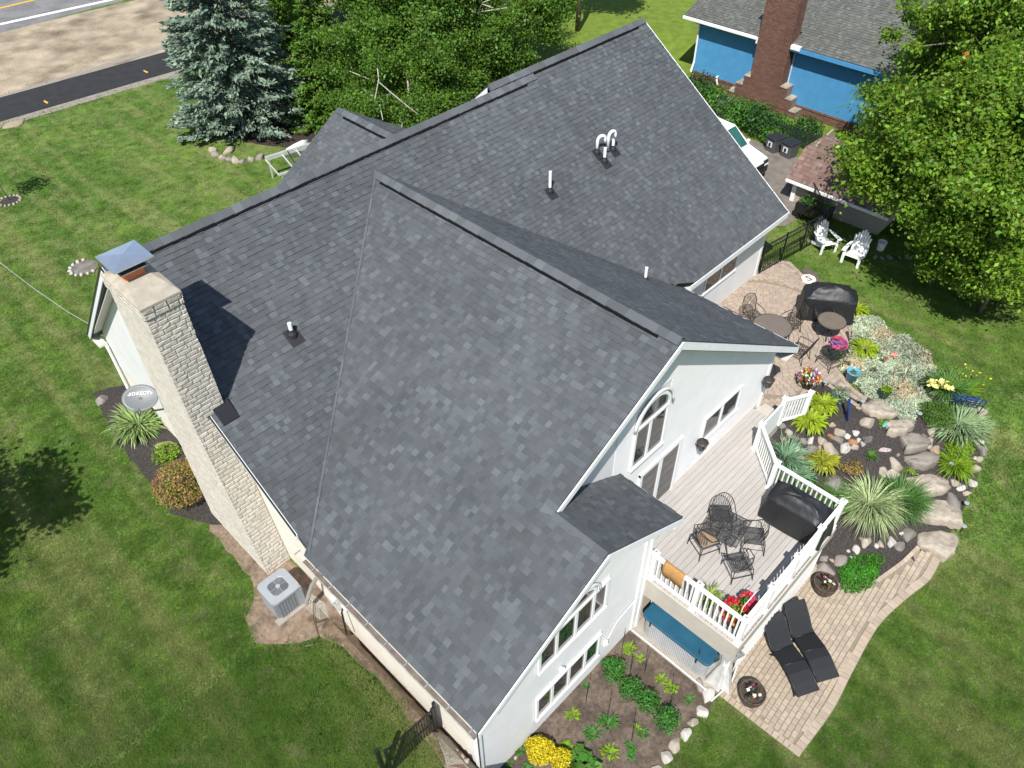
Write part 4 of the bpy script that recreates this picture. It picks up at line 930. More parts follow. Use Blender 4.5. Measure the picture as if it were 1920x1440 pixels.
p = at(1402, 1140, ZD+.45); flower_pot('flower_pot', 'black pot of red flowers over lime leaves in the deck corner', (9.98, 2.82, ZD), .2, .36, M_potdark, M_lime, (M_red, M_red), .33, .26, fs=.07)
t = flower_pot('flower_pot', 'pot of bright pink and red blooms against the outer deck railing', (10.42, 2.78, ZD), .16, .34, M_potdark, M_green, (M_red, M_pink), .2, .22, 200, 120, fs=.07)
gp = thing('potted_grass', 'pot of arching green and yellow leaves beside the deck railing', 'potted plant', (9.98, 3.5, ZD)); pot(MB(), (0, 0, 0), .14, .3).build('pot', M_potdark, gp); blade_mesh('leaves', [blades((0, 0, .28), 60, .42, .022, up=1.3, droop=1.6)], leaf('yellow_green_blade', (.25, .33, .05), .4, .3, .03), gp)
wc = thing('watering_can', 'small white watering can between the pots on the deck', 'watering can', (9.95, 3.17, ZD)); MB().lathe((0, 0, 0), [(.09, 0), (.1, .2), (.08, .22), (.075, .2)], 14).build('body', M_white, wc); tubes('handle', [[(0, .09, .05), (0, .18, .12), (0, .08, .2)]], .01, M_white, wc); tubes('spout', [[(0, -.09, .06), (0, -.2, .22)]], .014, M_white, wc)
hk = thing('plant_hook', 'thin white shepherd hook standing among the deck flower pots', 'hook', (9.86, 2.68, ZD)); tubes('pole', [[(0, 0, 0), (.02, 0, 1.0), (.35, -.05, 1.25), (.5, -.05, 1.22), (.5, -.05, 1.15)]], .009, M_white, hk)
# ---------------------------------------------------------------- hot tub and curtain
ht = wthing('hot_tub', 'hot tub with a blue hard cover half under the deck', 'hot tub', (10.4, 3.85, -.95))
slab = struct(MB().bb((9.28, 2.5, -1.02), (11.7, 5.0, -.93)).build('concrete_slab', M_conc))
def rrect(x0, x1, y0, y1, r, z, n=5):
    out = []
    for cx, cy, a0 in ((x1-r, y1-r, 0), (x0+r, y1-r, 90), (x0+r, y0+r, 180), (x1-r, y0+r, 270)):
        for k in range(n+1): a = math.radians(a0+90*k/n); out.append((cx+r*math.cos(a), cy+r*math.sin(a), z))
    return out
hx0, hx1, hy0, hy1 = 9.42, 11.5, 2.82, 4.86
MB().prism(rrect(hx0+.05, hx1-.05, hy0+.05, hy1-.05, .2, -.92), (0, 0, .74)).build('shell', mat('grey_cabinet', (.33, .34, .34), .5, .1, 3), ht)
mb = MB()
for k in range(26): mb.bb((hx0+.03, hy0+.4+k*.052, -.9), (hx0+.052, hy0+.43+k*.052, -.22))
mb.build('cabinet_ribs', mat('pale_cabinet', (.46, .47, .47), .5, .08, 3), ht)
M_tubc = mat('blue_vinyl', (.018, .085, .14), .42, .12, 3, .12, 14)
mb = MB(); mb.prism(rrect(hx0, hx1, hy0, hy1, .13, -.2), (0, 0, .1)); o = mb.build('cover', M_tubc, ht, bevel=.02)
MB().prism([(hx0+.04, hy0+.2, -.1), (hx0+.04, hy1-.2, -.1), (hx0+1., hy1-.05, -.06), (hx0+1., hy0+.05, -.06)], (0, 0, .012)).build('cover_top', M_tubc, ht)
for yy in (3.15, 4.55): MB().bb((hx0-.012, yy-.02, -.34), (hx0, yy+.02, -.14)).build('strap', M_black, ht)
cu = MB(); nn = 26
for j, (z, wd, cx) in enumerate(((ZD-.45, .32, 0), (.5, .2, 0), (.0, .10, .0), (-.35, .2, .02), (-.93, .36, -.05))):
    for i in range(nn): a = 2*math.pi*i/nn; k = 1+.28*math.sin(a*7+j*.5); cu.v.append(Vector((9.74+cx+wd*.55*k*math.cos(a), 2.6+wd*k*math.sin(a), z)))
for j in range(4):
    for i in range(nn): cu.f.append((j*nn+i, j*nn+(i+1) % nn, (j+1)*nn+(i+1) % nn, (j+1)*nn+i))
tag(cu.build('curtain', mat('sheer_curtain', (.62, .61, .58), .8, .15, 6, transl=.3), None, smooth=True), 'sheer white curtain gathered round the deck corner post', 'curtain')
tag(MB().tube([(9.3, 4.95, -.9), (9.3, 4.0, -.88), (9.3, 2.6, -.9), (9.15, 2.4, -.9), (9.9, 2.3, -.9), (10.2, 2.4, -.6)], .018, 6).build('hose', M_white, None), 'pale pipe lying along the slab edge before the hot tub', 'pipe')
# ---------------------------------------------------------------- lower patio: loungers and tubs
M_sling = mat('black_sling', (.012, .013, .015), .6, .15, 60, .2, 200)
def lounger(foot, head, label):
    f = tz(*foot); h_ = tz(*head); d = (h_-f); d.z = 0; L = 1.95; t = thing('sun_lounger', label, 'sun lounger', (f.x, f.y, f.z+.065), math.atan2(d.y, d.x), 'black wave loungers on the lower patio')
    S = [(0, .20), (.25, .30), (.5, .365), (.75, .37), (1.0, .31), (1.2, .26), (1.32, .30), (1.55, .50), (1.75, .66), (1.92, .74)]
    def strip(s, w_, th, name, m):
        mb = MB(); n_ = len(s)
        for x, z in s: mb.v += [Vector((x, -w_, z)), Vector((x, w_, z)), Vector((x, -w_, z-th)), Vector((x, w_, z-th))]
        for i in range(n_-1):
            a = i*4; b = a+4; mb.f += [(a, a+1, b+1, b), (a+2, b+2, b+3, a+3), (a, b, b+2, a+2), (a+1, a+3, b+3, b+1)]
        mb.f += [(0, 2, 3, 1), (n_*4-4, n_*4-3, n_*4-1, n_*4-2)]; return mb.build(name, m, t, smooth=False)
    strip(S[:4], .29, .02, 'foot_panel', M_sling); strip([(x+.01 if i == 0 else x, z) for i, (x, z) in enumerate(S[3:6])], .29, .02, 'seat_panel', M_sling); strip([(1.215, .27)]+S[6:], .29, .02, 'backrest', M_sling)
    for sy_ in (-1, 1):
        tubes('side_rail', [[(x, sy_*.30, z-.01) for x, z in S[:6]]], .016, M_black, t); tubes('backrest_rail', [[(x, sy_*.30, z-.01) for x, z in S[5:]]], .016, M_black, t)
        for x0_, x1_ in ((.25, .1), (1.05, 1.25)): tubes('leg', [[(x0_, sy_*.29, .28), (x1_, sy_*.29, 0)]], .015, M_black, t)
    tubes('crossbar', [[(.75, -.3, .372), (.75, .3, .372)], [(1.2, -.3, .272), (1.2, .3, .272)], [(.12, -.29, .0), (.12, .29, 0)], [(1.25, -.29, 0), (1.25, .29, 0)]], .013, M_black, t)
    return t
lounger((1511, 1309), (1430, 1172), 'black curved sun lounger nearer the deck, pushed close to its twin'); lounger((1548, 1283), (1466, 1142), 'black curved sun lounger nearer the lawn, right of its twin')
M_barrel = mat('barrel_wood', (.10, .07, .05), .75, .3, 3, .3, 30, stretch=(4, 4, .6))
def barrel(px, py, label):
    p = tz(px, py); t = thing('barrel_planter', label, 'planter', (p.x, p.y, p.z+.065), 0, 'half barrel planters on the lower patio')
    for k in range(18):
        a = 2*math.pi*k/18; q = [(.24, 0), (.31, .2), (.325, .38)]; mb = MB(); da = math.pi/18*.93
        for r, z in q: mb.v += [Vector((r*math.cos(a-da), r*math.sin(a-da), z)), Vector((r*math.cos(a+da), r*math.sin(a+da), z)), Vector(((r-.025)*math.cos(a+da), (r-.025)*math.sin(a+da), z)), Vector(((r-.025)*math.cos(a-da), (r-.025)*math.sin(a-da), z))]
        for i in range(2):
            for j in range(4): mb.f.append((i*4+j, i*4+(j+1) % 4, i*4+4+(j+1) % 4, i*4+4+j))
        mb.f.append((8, 9, 10, 11)); mb.build('stave', M_barrel, t)
    for z, r in ((.1, .283), (.3, .327)): MB().lathe((0, 0, z), [(r, 0), (r+.004, .03)], 24, cap=False).build('hoop', M_iron, t)
    MB().lathe((0, 0, .3), [(.29, 0), (.01, .02)], 20).build('soil', mat('pot_soil', (.06, .045, .035), .95, .4, 40, .8, 60), t)
    blade_mesh('dark_foliage', [blades((0, .02, .3), 22, .26, .06, up=1.2, droop=1.5)], leaf('purple_black_leaf', (.022, .012, .016), .3, .1, .02), t)
    C, d = shell_points(60, (0, 0, .33), (.24, .24, .08), .5, 0); quads('leaves', leaves(C, .07, .6, d+np.array([0, 0, 1])), M_green, t); quads('flowers', leaves(C[:6]+np.array([0, 0, .05]), .09, .9, d[:6]+np.array([0, 0, 1.5])), M_whitep, t); quads('red_flowers', leaves(C[14:19]+np.array([0, 0, .04]), .06, .9, d[14:19]+np.array([0, 0, 1.5])), M_red, t)
    return t
barrel(1541, 1108, 'half barrel planter with dark foliage between the lounger heads and the rocks'); barrel(1405, 1312, 'half barrel planter with dark foliage near the white curtain')
# ---------------------------------------------------------------- upper patio furniture
sb = wthing('storage_box', 'brown lidded storage box against the house wall under the small window', 'storage box', (18.6, 9.2, 1.05))
M_brown = mat('brown_resin', (.115, .085, .075), .6, .1, 8)
q = [at(*k, 1.62) for k in ((1363, 534), (1397, 549), (1370, 576))]
MB().bb((17.95, 8.55, 1.05), (19.5, 9.35, 1.55)).build('box', M_brown, sb, bevel=.02); MB().bb((17.9, 8.5, 1.552), (19.55, 9.4, 1.63)).build('lid', M_brown, sb, bevel=.02)
def up(px, py, z=0.): p = at(px, py, 1.05+z); return (p[0], p[1], 1.06)
M_tglass = mat('smoked_table_glass', (.16, .13, .105), .1, .1, 3, spec=.7)
def round_table(p, r, h, label, glass=True):
    t = thing('round_table', label, 'table', p); MB().lathe((0, 0, h), [(r-.01, 0), (r-.01, .008)], 32).build('tabletop', M_tglass if glass else M_exp, t)
    ring = [((r)*math.cos(a*math.pi/16), r*math.sin(a*math.pi/16), h+.004) for a in range(33)]; tubes('rim', [ring], .016, M_iron, t)
    tubes('spokes', [[(0, 0, h-.01), (r*math.cos(k*math.pi/4), r*math.sin(k*math.pi/4), h-.01)] for k in range(8)], .007, M_iron, t, 4)
    for k in range(4):
        a = k*math.pi/2+.4; sc = [(.1+.0, .68), (.16, .45), (.05, .3), (.15, .12), (.30, .04), (.36, .10), (.30, .15)]
        tubes('leg', [[(x*math.cos(a)*r/.5, x*math.sin(a)*r/.5, z*h/.72) for x, z in sc]], .013, M_iron, t)
    return t
T1 = up(1448, 612, .7); round_table(T1, .62, .7, 'round mesh top patio table partly hidden by the roof corner')
T2_ = up(1560, 602, .7); round_table(T2_, .45, .7, 'round smoked glass bistro table beside the black covered grill')
def scroll_chair(p, rz, label, group=None, lattice=True):
    t = thing('lattice_chair', label, 'chair', p, rz, group); sh = .42
    for sx_ in (-1, 1):
        tubes('leg', [[(sx_*.24, .22, sh), (sx_*.26, .27, .15), (sx_*.28, .30, 0)]], .014, M_iron, t); tubes('leg', [[(sx_*.22, -.22, sh), (sx_*.25, -.30, 0)]], .014, M_iron, t)
        tubes('armrest', [[(sx_*.25, .24, sh), (sx_*.30, .22, sh+.2), (sx_*.30, .0, sh+.23), (sx_*.25, -.24, sh+.25)]], .014, M_iron, t)
    def grid(o, ux, vy, n_, name):
        L = []; o = Vector(o); ux = Vector(ux); vy = Vector(vy)
        for k in range(1, n_):
            f = k/n_; L += [[o+ux*f, o+vy*f], [o+ux+vy*f, o+vy+ux*f], [o+ux*f, o+ux+vy*(1-f)], [o+vy*f, o+vy+ux*(1-f)]]
        mb = MB()
        for a, b in L:
            if (a-b).length > .02: mb.beam(a, b, .016, .006)
        mb.build(name, M_iron, t)
    grid((-.24, -.24, sh), (.48, 0, 0), (0, .48, 0), 6, 'seat_lattice'); grid((-.23, -.25, sh+.05), (.46, 0, 0), (0, -.14, .5), 6, 'back_lattice')
    tubes('seat_frame', [[(-.25, -.24, sh), (.25, -.24, sh), (.26, .24, sh), (-.26, .24, sh), (-.25, -.24, sh)]], .014, M_iron, t)
    tubes('back_frame', [[(-.24, -.24, sh), (-.27, -.33, sh+.35), (-.2, -.39, sh+.56), (0, -.41, sh+.62), (.2, -.39, sh+.56), (.27, -.33, sh+.35), (.24, -.24, sh)]], .015, M_iron, t); return t
G2 = 'dark lattice chairs round the upper patio table'
pc = up(1483, 605, .4); scroll_chair(pc, face(pc, T1), 'lattice back metal chair facing the round mesh table', G2)
pc = up(1412, 592, .4); scroll_chair(pc, face(pc, T1), 'metal patio chair half hidden by the roof, left of the mesh table', G2)
pc = up(1500, 655, .4); scroll_chair(pc, face(pc, T1), 'metal patio chair poking out under the roof corner', G2)
G3 = 'metal chairs near the covered grill'
pc = up(1541, 590, .4); scroll_chair(pc, face(pc, T2_), 'dark metal chair between bistro table and covered grill', G3)
pc = up(1560, 668, .4); bc = barrel_chair(pc, math.radians(-20), 'wire chair with a green flower pot on its seat', G3)
flower_pot('flower_pot', 'green pot of pink and purple flowers standing on a wire chair', (pc[0]+.1, pc[1]-.02, 1.5), .2, .33, mat('green_glaze', (.02, .06, .045), .3, .1), M_green, (M_pink, M_pink, M_purp), .27, .2, 260, 130, fs=.07)
cover('covered_grill', 'tall black covered grill at the edge of the upper patio', tuple(at(1552, 568, 1.6)[:2])+(1.06,), math.radians(-58), 1.75, .85, 1.25, M_cover, 8)
# stepping stone with an S
ss = wthing('stepping_stone', 'pale octagonal stepping stone marked with a black letter S', 'stepping stone', tuple(at(1516, 523, 1.05)))
pS = Vector(at(1516, 523, 1.08)); MB().prism([(pS.x+.27*math.cos(math.pi/8+k*math.pi/4), pS.y+.27*math.sin(math.pi/8+k*math.pi/4), 1.0) for k in range(8)], (0, 0, .1)).build('stone', mat('cast_stone', (.66, .64, .58), .8, .08, 20), ss)
text_mesh('letter', 'S', .42, Matrix.Translation((pS.x, pS.y, 1.103)) @ Matrix.Rotation(math.radians(-45), 4, 'Z') @ Matrix.Scale(1.25, 4, (1, 0, 0)), M_black, ss)
struct(sheet('stone_slab', T2([(1502, 508), (1512, 503), (1530, 513), (1538, 528), (1524, 535), (1508, 520)]), .05, mat('brown_slab', (.11, .09, .075), .85, .2, 6), wob=.02))
p = at(1517, 712, 1.35); flower_pot('flower_pot', 'pot of mixed red, yellow and white flowers behind the lowest deck post', (p[0], p[1], 1.06), .2, .3, M_potdark, M_green, (M_red, M_yel, M_purp, M_whitep), .36, .24, 420, 60, fs=.06)
bp = at(1595, 712, 1.05); t = thing('blue_pot', 'glazed light blue pot at the edge of the silvery ground cover', 'pot', (bp[0], bp[1], 1.06)); pot(MB(), (0, 0, 0), .2, .36, .8).build('pot', mat('blue_glaze', (.12, .32, .42), .25, .15, 5), t, smooth=True); MB().lathe((0, 0, .3), [(.17, 0), (.01, .02)], 16).build('soil', M_soil, t); C, d = shell_points(40, (0, 0, .32), (.13, .13, .05), .5, 0); quads('leaves', leaves(C, .05, .6), M_green, t)
# black metal fences
def fence(name, a, b, h, label, zb=None, n_post=2, gap=.1, gate=False):
    a = Vector(a); b = Vector(b); d = b-a; L = d.length; t = wthing(name, label, 'fence' if not gate else 'gate', tuple(a)); u_ = Vector((0, 0, 1))
    for k in range(n_post): p = a+d*k/(n_post-1); MB().box(p+u_*h*.52, (.055, .055, h*1.04), rz=math.atan2(d.y, d.x)).build('post', M_black, t)
    for hh in (.08, h*.5 if gate else h*.82, h-.02): MB().beam(a+u_*hh, b+u_*hh, .03, .035).build('rail', M_black, t)
    n_ = int(L/gap)
    for k in range(n_): p = a+d*(k+.5)/n_; MB().box(p+u_*h*.5, (.016, .016, h), rz=math.atan2(d.y, d.x)).build('picket', M_black, t)
    return t
fa = at(1420, 513, 1.02); fb = at(1538, 449, 1.0); fence('metal_fence', (fa[0]+.05, fa[1]-.05, 1.0), (fb[0], fb[1], 1.0), 1.25, 'black metal picket fence from the house corner past the white garden chairs', n_post=4)
ff = at(1575, 395, 1.0); fence('metal_fence', (fb[0], fb[1], 1.0), (28.3, 11.2, 1.0), 1.25, 'black metal fence section running up to the garden shed', n_post=2)
ga = tz(818, 1372); gb = tz(735, 1448)
fence('metal_gate', (ga.x, ga.y, ga.z), (gb.x, gb.y, gb.z), 1.15, 'black metal gate with pickets and mesh beside the front house corner', gap=.07, gate=True, n_post=2)
gpost = MB().box((ga.x+.1, ga.y+.05, ga.z+.62), (.07, .07, 1.24)).box((gb.x-.12, gb.y+.1, gb.z+.62), (.08, .08, 1.24)).build('gate_post', M_black, None); tag(gpost, 'pair of black posts carrying the metal gate', 'posts'); 
# ================================================================ LEFT SIDE OBJECTS
# air conditioner on its pad
ac = wthing('air_conditioner', 'grey outdoor air conditioning unit with a round fan on a square pad', 'air conditioner', (3.0, 11.0, .9))
acx, acy = 2.60, 10.60; zz = .9
MB().bb((acx, acy, zz), (acx+.92, acy+.92, zz+.09)).build('pad', M_conc, ac, bevel=.01)
M_acg = mat('ac_grey', (.28, .30, .32), .4, .05, 4); M_acd = mat('coil_dark', (.05, .055, .06), .6, .2, 40)
x0, x1, y0, y1 = acx+.09, acx+.83, acy+.09, acy+.83; AH = .78
MB().prism(rrect(x0+.03, x1-.03, y0+.03, y1-.03, .12, zz+.1), (0, 0, AH-.1)).build('coil', M_acd, ac)
mb = MB()
for k in range(11): 
    pts = rrect(x0, x1, y0, y1, .13, zz+.14+k*.055); mb.tube(pts, .006, 4, closed=True)
for k in range(8):
    q = .1+k*.077
    for p in ((x0, y0+q), (x1, y0+q), (x0+q, y0), (x0+q, y1)): mb.beam((p[0], p[1], zz+.1), (p[0], p[1], zz+AH), .012)
mb.build('grille', M_acg, ac); MB().bb((x1-.16, y0-.012, zz+.1), (x1+.012, y0+.1, zz+AH)).build('panel', M_acg, ac)
top = MB(); O_ = rrect(x0-.02, x1+.02, y0-.02, y1+.02, .14, zz+AH, 6); N = len(O_); cx_, cy_ = (x0+x1)/2, (y0+y1)/2
def circ(r, z): return [(cx_+r*math.cos(math.atan2(p[1]-cy_, p[0]-cx_)), cy_+r*math.sin(math.atan2(p[1]-cy_, p[0]-cx_)), z) for p in O_]
rows = [[(p[0], p[1], zz+AH-.07) for p in O_], [(p[0], p[1], zz+AH+.015) for p in O_], circ(.27, zz+AH+.03), circ(.25, zz+AH+.02), circ(.25, zz+AH-.09)]
for r in rows: top.v += [Vector(p) for p in r]
for j in range(4):
    for i in range(N): top.f.append((j*N+i, j*N+(i+1) % N, (j+1)*N+(i+1) % N, (j+1)*N+i))
top.build('lid', M_acg, ac)
fan = MB()
for k in range(11): r = .04+k*.02; fan.tube([(cx_+r*math.cos(a*.262), cy_+r*math.sin(a*.262), zz+AH+.012+.02*(1-r/.25)) for a in range(24)], .0035, 4, closed=True)
for k in range(4): a = k*math.pi/2; fan.beam((cx_, cy_, zz+AH+.02), (cx_+.25*math.cos(a), cy_+.25*math.sin(a), zz+AH+.012), .01)
fan.lathe((cx_, cy_, zz+AH+.0), [(.06, 0), (.055, .04), (.01, .05)], 14); fan.build('fan_guard', M_acg, ac)
bl = MB()
for k in range(4):
    a = k*math.pi/2+.3; bl.poly([(cx_+.05*math.cos(a), cy_+.05*math.sin(a), zz+AH-.05), (cx_+.23*math.cos(a), cy_+.23*math.sin(a), zz+AH-.07), (cx_+.23*math.cos(a+.9), cy_+.23*math.sin(a+.9), zz+AH-.03), (cx_+.05*math.cos(a+.9), cy_+.05*math.sin(a+.9), zz+AH-.03)])
bl.build('fan_blades', M_acg, ac)
tag(MB().tube([(3.55, 10.55, 1.0), (3.3, 10.2, .93), (3.1, 9.7, .93), (2.9, 9.65, .93), (2.75, 9.75, .92)], .008, 5).build('cable', M_black, None), 'thin black cable snaking over the dirt by the air conditioner', 'cable')
# satellite dish
dc = Vector(at(264, 747, 3.7))
dish = wthing('satellite_dish', 'grey oval satellite dish mounted low on the wall by the chimney', 'satellite dish', tuple(dc))
M_dish = mat('dish_grey', (.14, .15, .155), .45, .04, 3)
look = (Vector(CAM)-dc).normalized(); nrm = (Vector((-.22, -.5, .82))).normalized(); ux = Vector((.72, -.55, 0)); ux = (ux-nrm*ux.dot(nrm)).normalized(); vy = nrm.cross(ux)
mb = MB(); k0 = 0; rings = 6; n_ = 32
for j in range(rings+1):
    r = max(j/rings, .004)
    for i in range(n_): a = 2*math.pi*i/n_; mb.v.append(dc+ux*(.45*r*math.cos(a))+vy*(.36*r*math.sin(a))+nrm*(.07*r*r))
for j in range(rings):
    for i in range(n_): mb.f.append((j*n_+i, j*n_+(i+1) % n_, (j+1)*n_+(i+1) % n_, (j+1)*n_+i))
o = mb.build('reflector', M_dish, dish, smooth=True, fix=False); md = o.modifiers.new('t', 'SOLIDIFY'); md.thickness = .012
Mx = Matrix((ux, vy, nrm)).transposed().to_4x4()
text_mesh('lettering', 'DIRECTV', .13, Matrix.Translation(dc+nrm*.05+ux*.05+vy*.12) @ Mx, M_white, dish)
mb = MB()
for i in range(16): a = 2*math.pi*i/16; b = 2*math.pi*(i+1)/16; c_ = dc+nrm*.05-ux*.27+vy*.12; mb.poly([c_+ux*.045*math.cos(a)+vy*.045*math.sin(a), c_+ux*.045*math.cos(b)+vy*.045*math.sin(b), c_+ux*.022*math.cos(b)+vy*.022*math.sin(b), c_+ux*.022*math.cos(a)+vy*.022*math.sin(a)])
mb.build('emblem', M_white, dish)
tubes('arm', [[dc-vy*.33-nrm*.02, dc-vy*.5+nrm*.15, dc-vy*.42+nrm*.42]], .022, M_dish, dish); MB().box(dc-vy*.42+nrm*.44, (.16, .1, .08)).build('receiver', M_dish, dish, bevel=.015)
tubes('mast', [[dc-nrm*.04, dc-nrm*.2, Vector((dc.x+.15, dc.y-.1, dc.z-.5)), Vector((WX-.0, dc.y-.1, dc.z-.7))]], .028, M_dish, dish)
# boulders and plants in the left bed
M_rk1 = mat('pinkish_grey_boulder', (.27, .225, .20), .85, .22, 5, .8, 22, col2=(.20, .18, .17), c2scale=3); M_rk2 = mat('tan_boulder', (.33, .255, .17), .85, .18, 5, .8, 22, col2=(.30, .22, .15), c2scale=3)
M_rk3 = mat('pale_boulder', (.36, .31, .25), .85, .14, 6, .8, 26, col2=(.26, .215, .17), c2scale=2.5); M_rk4 = mat('white_grey_rock', (.44, .415, .38), .85, .12, 6, .6, 26); M_rk5 = mat('grey_rock', (.20, .185, .165), .85, .18, 6, .7, 26, col2=(.14, .12, .10), c2scale=3)
M_rk6 = mat('rust_rock', (.33, .16, .08), .85, .2, 6, .6, 26); M_slab = mat('limestone_slab', (.36, .31, .25), .88, .22, 6, 1., 13, col2=(.22, .185, .145), c2scale=2.2, c2lo=.5, c2hi=.68, detail=8); M_slab2 = mat('grey_slab', (.26, .23, .195), .88, .22, 5, 1., 13, col2=(.17, .145, .12), c2scale=2.5)
def rock(px, py, wpx, m, label=None, asp=.8, hz=.5, seed=None, rz=None, cat='rock', group=None, sub=2, boxy=.0, hpx=None, name='rock'):
    p = tz(px, py); s = mpp(p)*wpx/2*1.06; seed = int(px*7+py*3) if seed is None else seed
    o = rock_obj(name, (p.x, p.y, p.z), s, s*asp, s*hz, m, None, rz, seed, 3 if wpx > 17 else 2, sink=.38, boxy=boxy)
    if label: tag(o, label, cat, group)
    return o
rock(190, 752, 30, M_rk1, 'upright pinkish grey boulder at the tip of the left mulch bed', .75, .9, name='boulder'); rock(314, 838, 40, M_rk2, 'tan boulder behind the small lime shrub in the left bed', .8, .7, name='boulder'); rock(372, 872, 18, M_rk4, 'small white rock at the foot of the chimney wall', 1, .5, name='boulder')
def tuft(name, label, px, py, n, L, w_, m, cat='plant', group=None, **k):
    p = tz(px, py); t = thing(name, label, cat, (p.x, p.y, p.z+.03+(.1 if 'ground cover' in label else 0)), 0, group)
    blade_mesh('leaves', [blades((0, 0, 0), n, L, w_, **k)], m, t); return t
M_daylily = leaf('daylily_leaf', (.24, .33, .11), .45, .3, .03); M_chart = leaf('chartreuse_hosta', (.27, .36, .02), .35, .3, .015); M_iris = leaf('iris_leaf', (.26, .36, .18), .4, .3, .02); M_varg = leaf('variegated_blade', (.38, .45, .22), .45, .3, .02); M_fine = leaf('fine_green_blade', (.10, .22, .05), .4, .3, .015)
M_blue = leaf('blue_green_leaf', (.17, .30, .17), .35, .25, .02)
t = tuft('daylily_clump', 'big clump of arching strap leaves under the satellite dish', 262, 802, 380, .74, .042, M_daylily, up=1.25, droop=1.7, r0=.3)
def bush(name, label, px, py, r, h, m, n=1500, ls=.07, cat='shrub', group=None, extra=None, zoff=0, base=None, asp=.55, jit=.5):
    p = Vector(base) if base else tz(px, py); t = thing(name, label, cat, (p.x, p.y, p.z+.02), 0, group); rx, ry = (r if hasattr(r, '__len__') else (r, r))
    V = []
    C, d = shell_points(n, (0, 0, h*.45), (rx, ry, h*.55), jit, -.6); C = C*(1+.10*np.sin(C[:, :1]*9/rx*.5+C[:, 1:2]*7/ry*.5)); C[:, 2] = np.maximum(C[:, 2], .02)
    V = leaves(C, ls, asp, d*.8+np.array([0, 0, .5])); quads('foliage', V, m, t)
    mb = MB()
    for k in range(7): a = k*.9; mb.tube([(0, 0, 0), (rx*.5*math.cos(a), ry*.5*math.sin(a), h*.6)], [.015, .005], 5)
    mb.build('stems', M_stem, t)
    if extra:
        for em, en, es in extra: C2, d2 = shell_points(en, (0, 0, h*.45), (rx*1.03, ry*1.03, h*.58), .12, -.2); quads('flowers', leaves(C2, es, .8, d2+np.array([0, 0, .8])), em, t)
    return t
M_stem = mat('stem', (.10, .07, .045), .9, .2)
bush('shrub', 'small lime green shrub in front of the tan boulder', 315, 858, .42, .45, M_lime, 900, .06)
M_spirea = leaf('spirea_leaf', (.26, .27, .035), .5, .3, .04); M_coppery = leaf('coppery_tips', (.30, .15, .07), .35, .25, .02)
bush('spirea_shrub', 'wide yellow green shrub with coppery tips by the chimney base', 352, 925, .78, .95, M_spirea, 3800, .055, extra=((M_coppery, 1300, .055),))
# small ring beds in the lawn
def ring_bed(px, py, r, label, n=16):
    p = tz(px, py); t = thing('ring_bed', label, 'flower bed', (p.x, p.y, p.z)); MB().lathe((0, 0, 0), [(r, .02), (.01, .05)], 20).build('soil', M_mulch, t)
    for k in range(n): a = 2*math.pi*k/n; o = rock_obj('edging_stone', Vector((0, 0, 0))+Vector((r*math.cos(a), r*math.sin(a), 0)), .11, .08, .07, M_rk3, t, a, k, 1, sink=.25)
    return t
ring_bed(19, 377, .42, 'round stone ringed bed at the left edge of the lawn')
p = tz(19, 377); sp = thing('sapling', 'thin young tree with a bare stem in the stone ring', 'tree', (p.x, p.y, p.z)); tubes('trunk', [[(0, 0, 0), (-.12, -.05, 1.2), (-.6, -.3, 2.6)]], .018, mat('young_bark', (.3, .28, .25), .9), sp); C, d = shell_points(500, (-.75, -.45, 3.1), (.75, .75, .6), .8, -1); quads('crown', leaves(C, .14, .6), M_green, sp)
p = tz(158, 502); t = thing('stone_edging', 'small half round patch of edging stones left of the roof end', 'flower bed', (p.x, p.y, p.z)); MB().lathe((0, 0, 0), [(.5, .02), (.01, .05)], 18).build('soil', M_rk5, t)
for k in range(10): a = 1.2+k*.42; rock_obj('edging_stone', (.5*math.cos(a), .5*math.sin(a), 0), .13, .1, .08, M_rk4, t, a, k+40, 1, sink=.25)
p = tz(30, 232); t = rock_obj('dead_brush', (p.x, p.y, p.z), .9, .5, .1, M_dug, None, .3, 4, 2, sink=.4); tag(t, 'low pile of dry brush at the edge of the asphalt path', 'brush pile')
# overhead service cables
a = Vector((WX-.05, 20.8, 3.6)); b = Vector(at(-80, 425, 6.2)); mid = (a+b)/2-Vector((0, 0, .35))
tag(MB().tube([a, (a+mid)/2-Vector((0, 0, .1)), mid, (mid+b)/2-Vector((0, 0, .1)), b], .009, 6).build('service_cable', mat('cable_grey', (.35, .35, .35), .5), None), 'twisted grey service cable running from the roof corner over the lawn', 'cable')
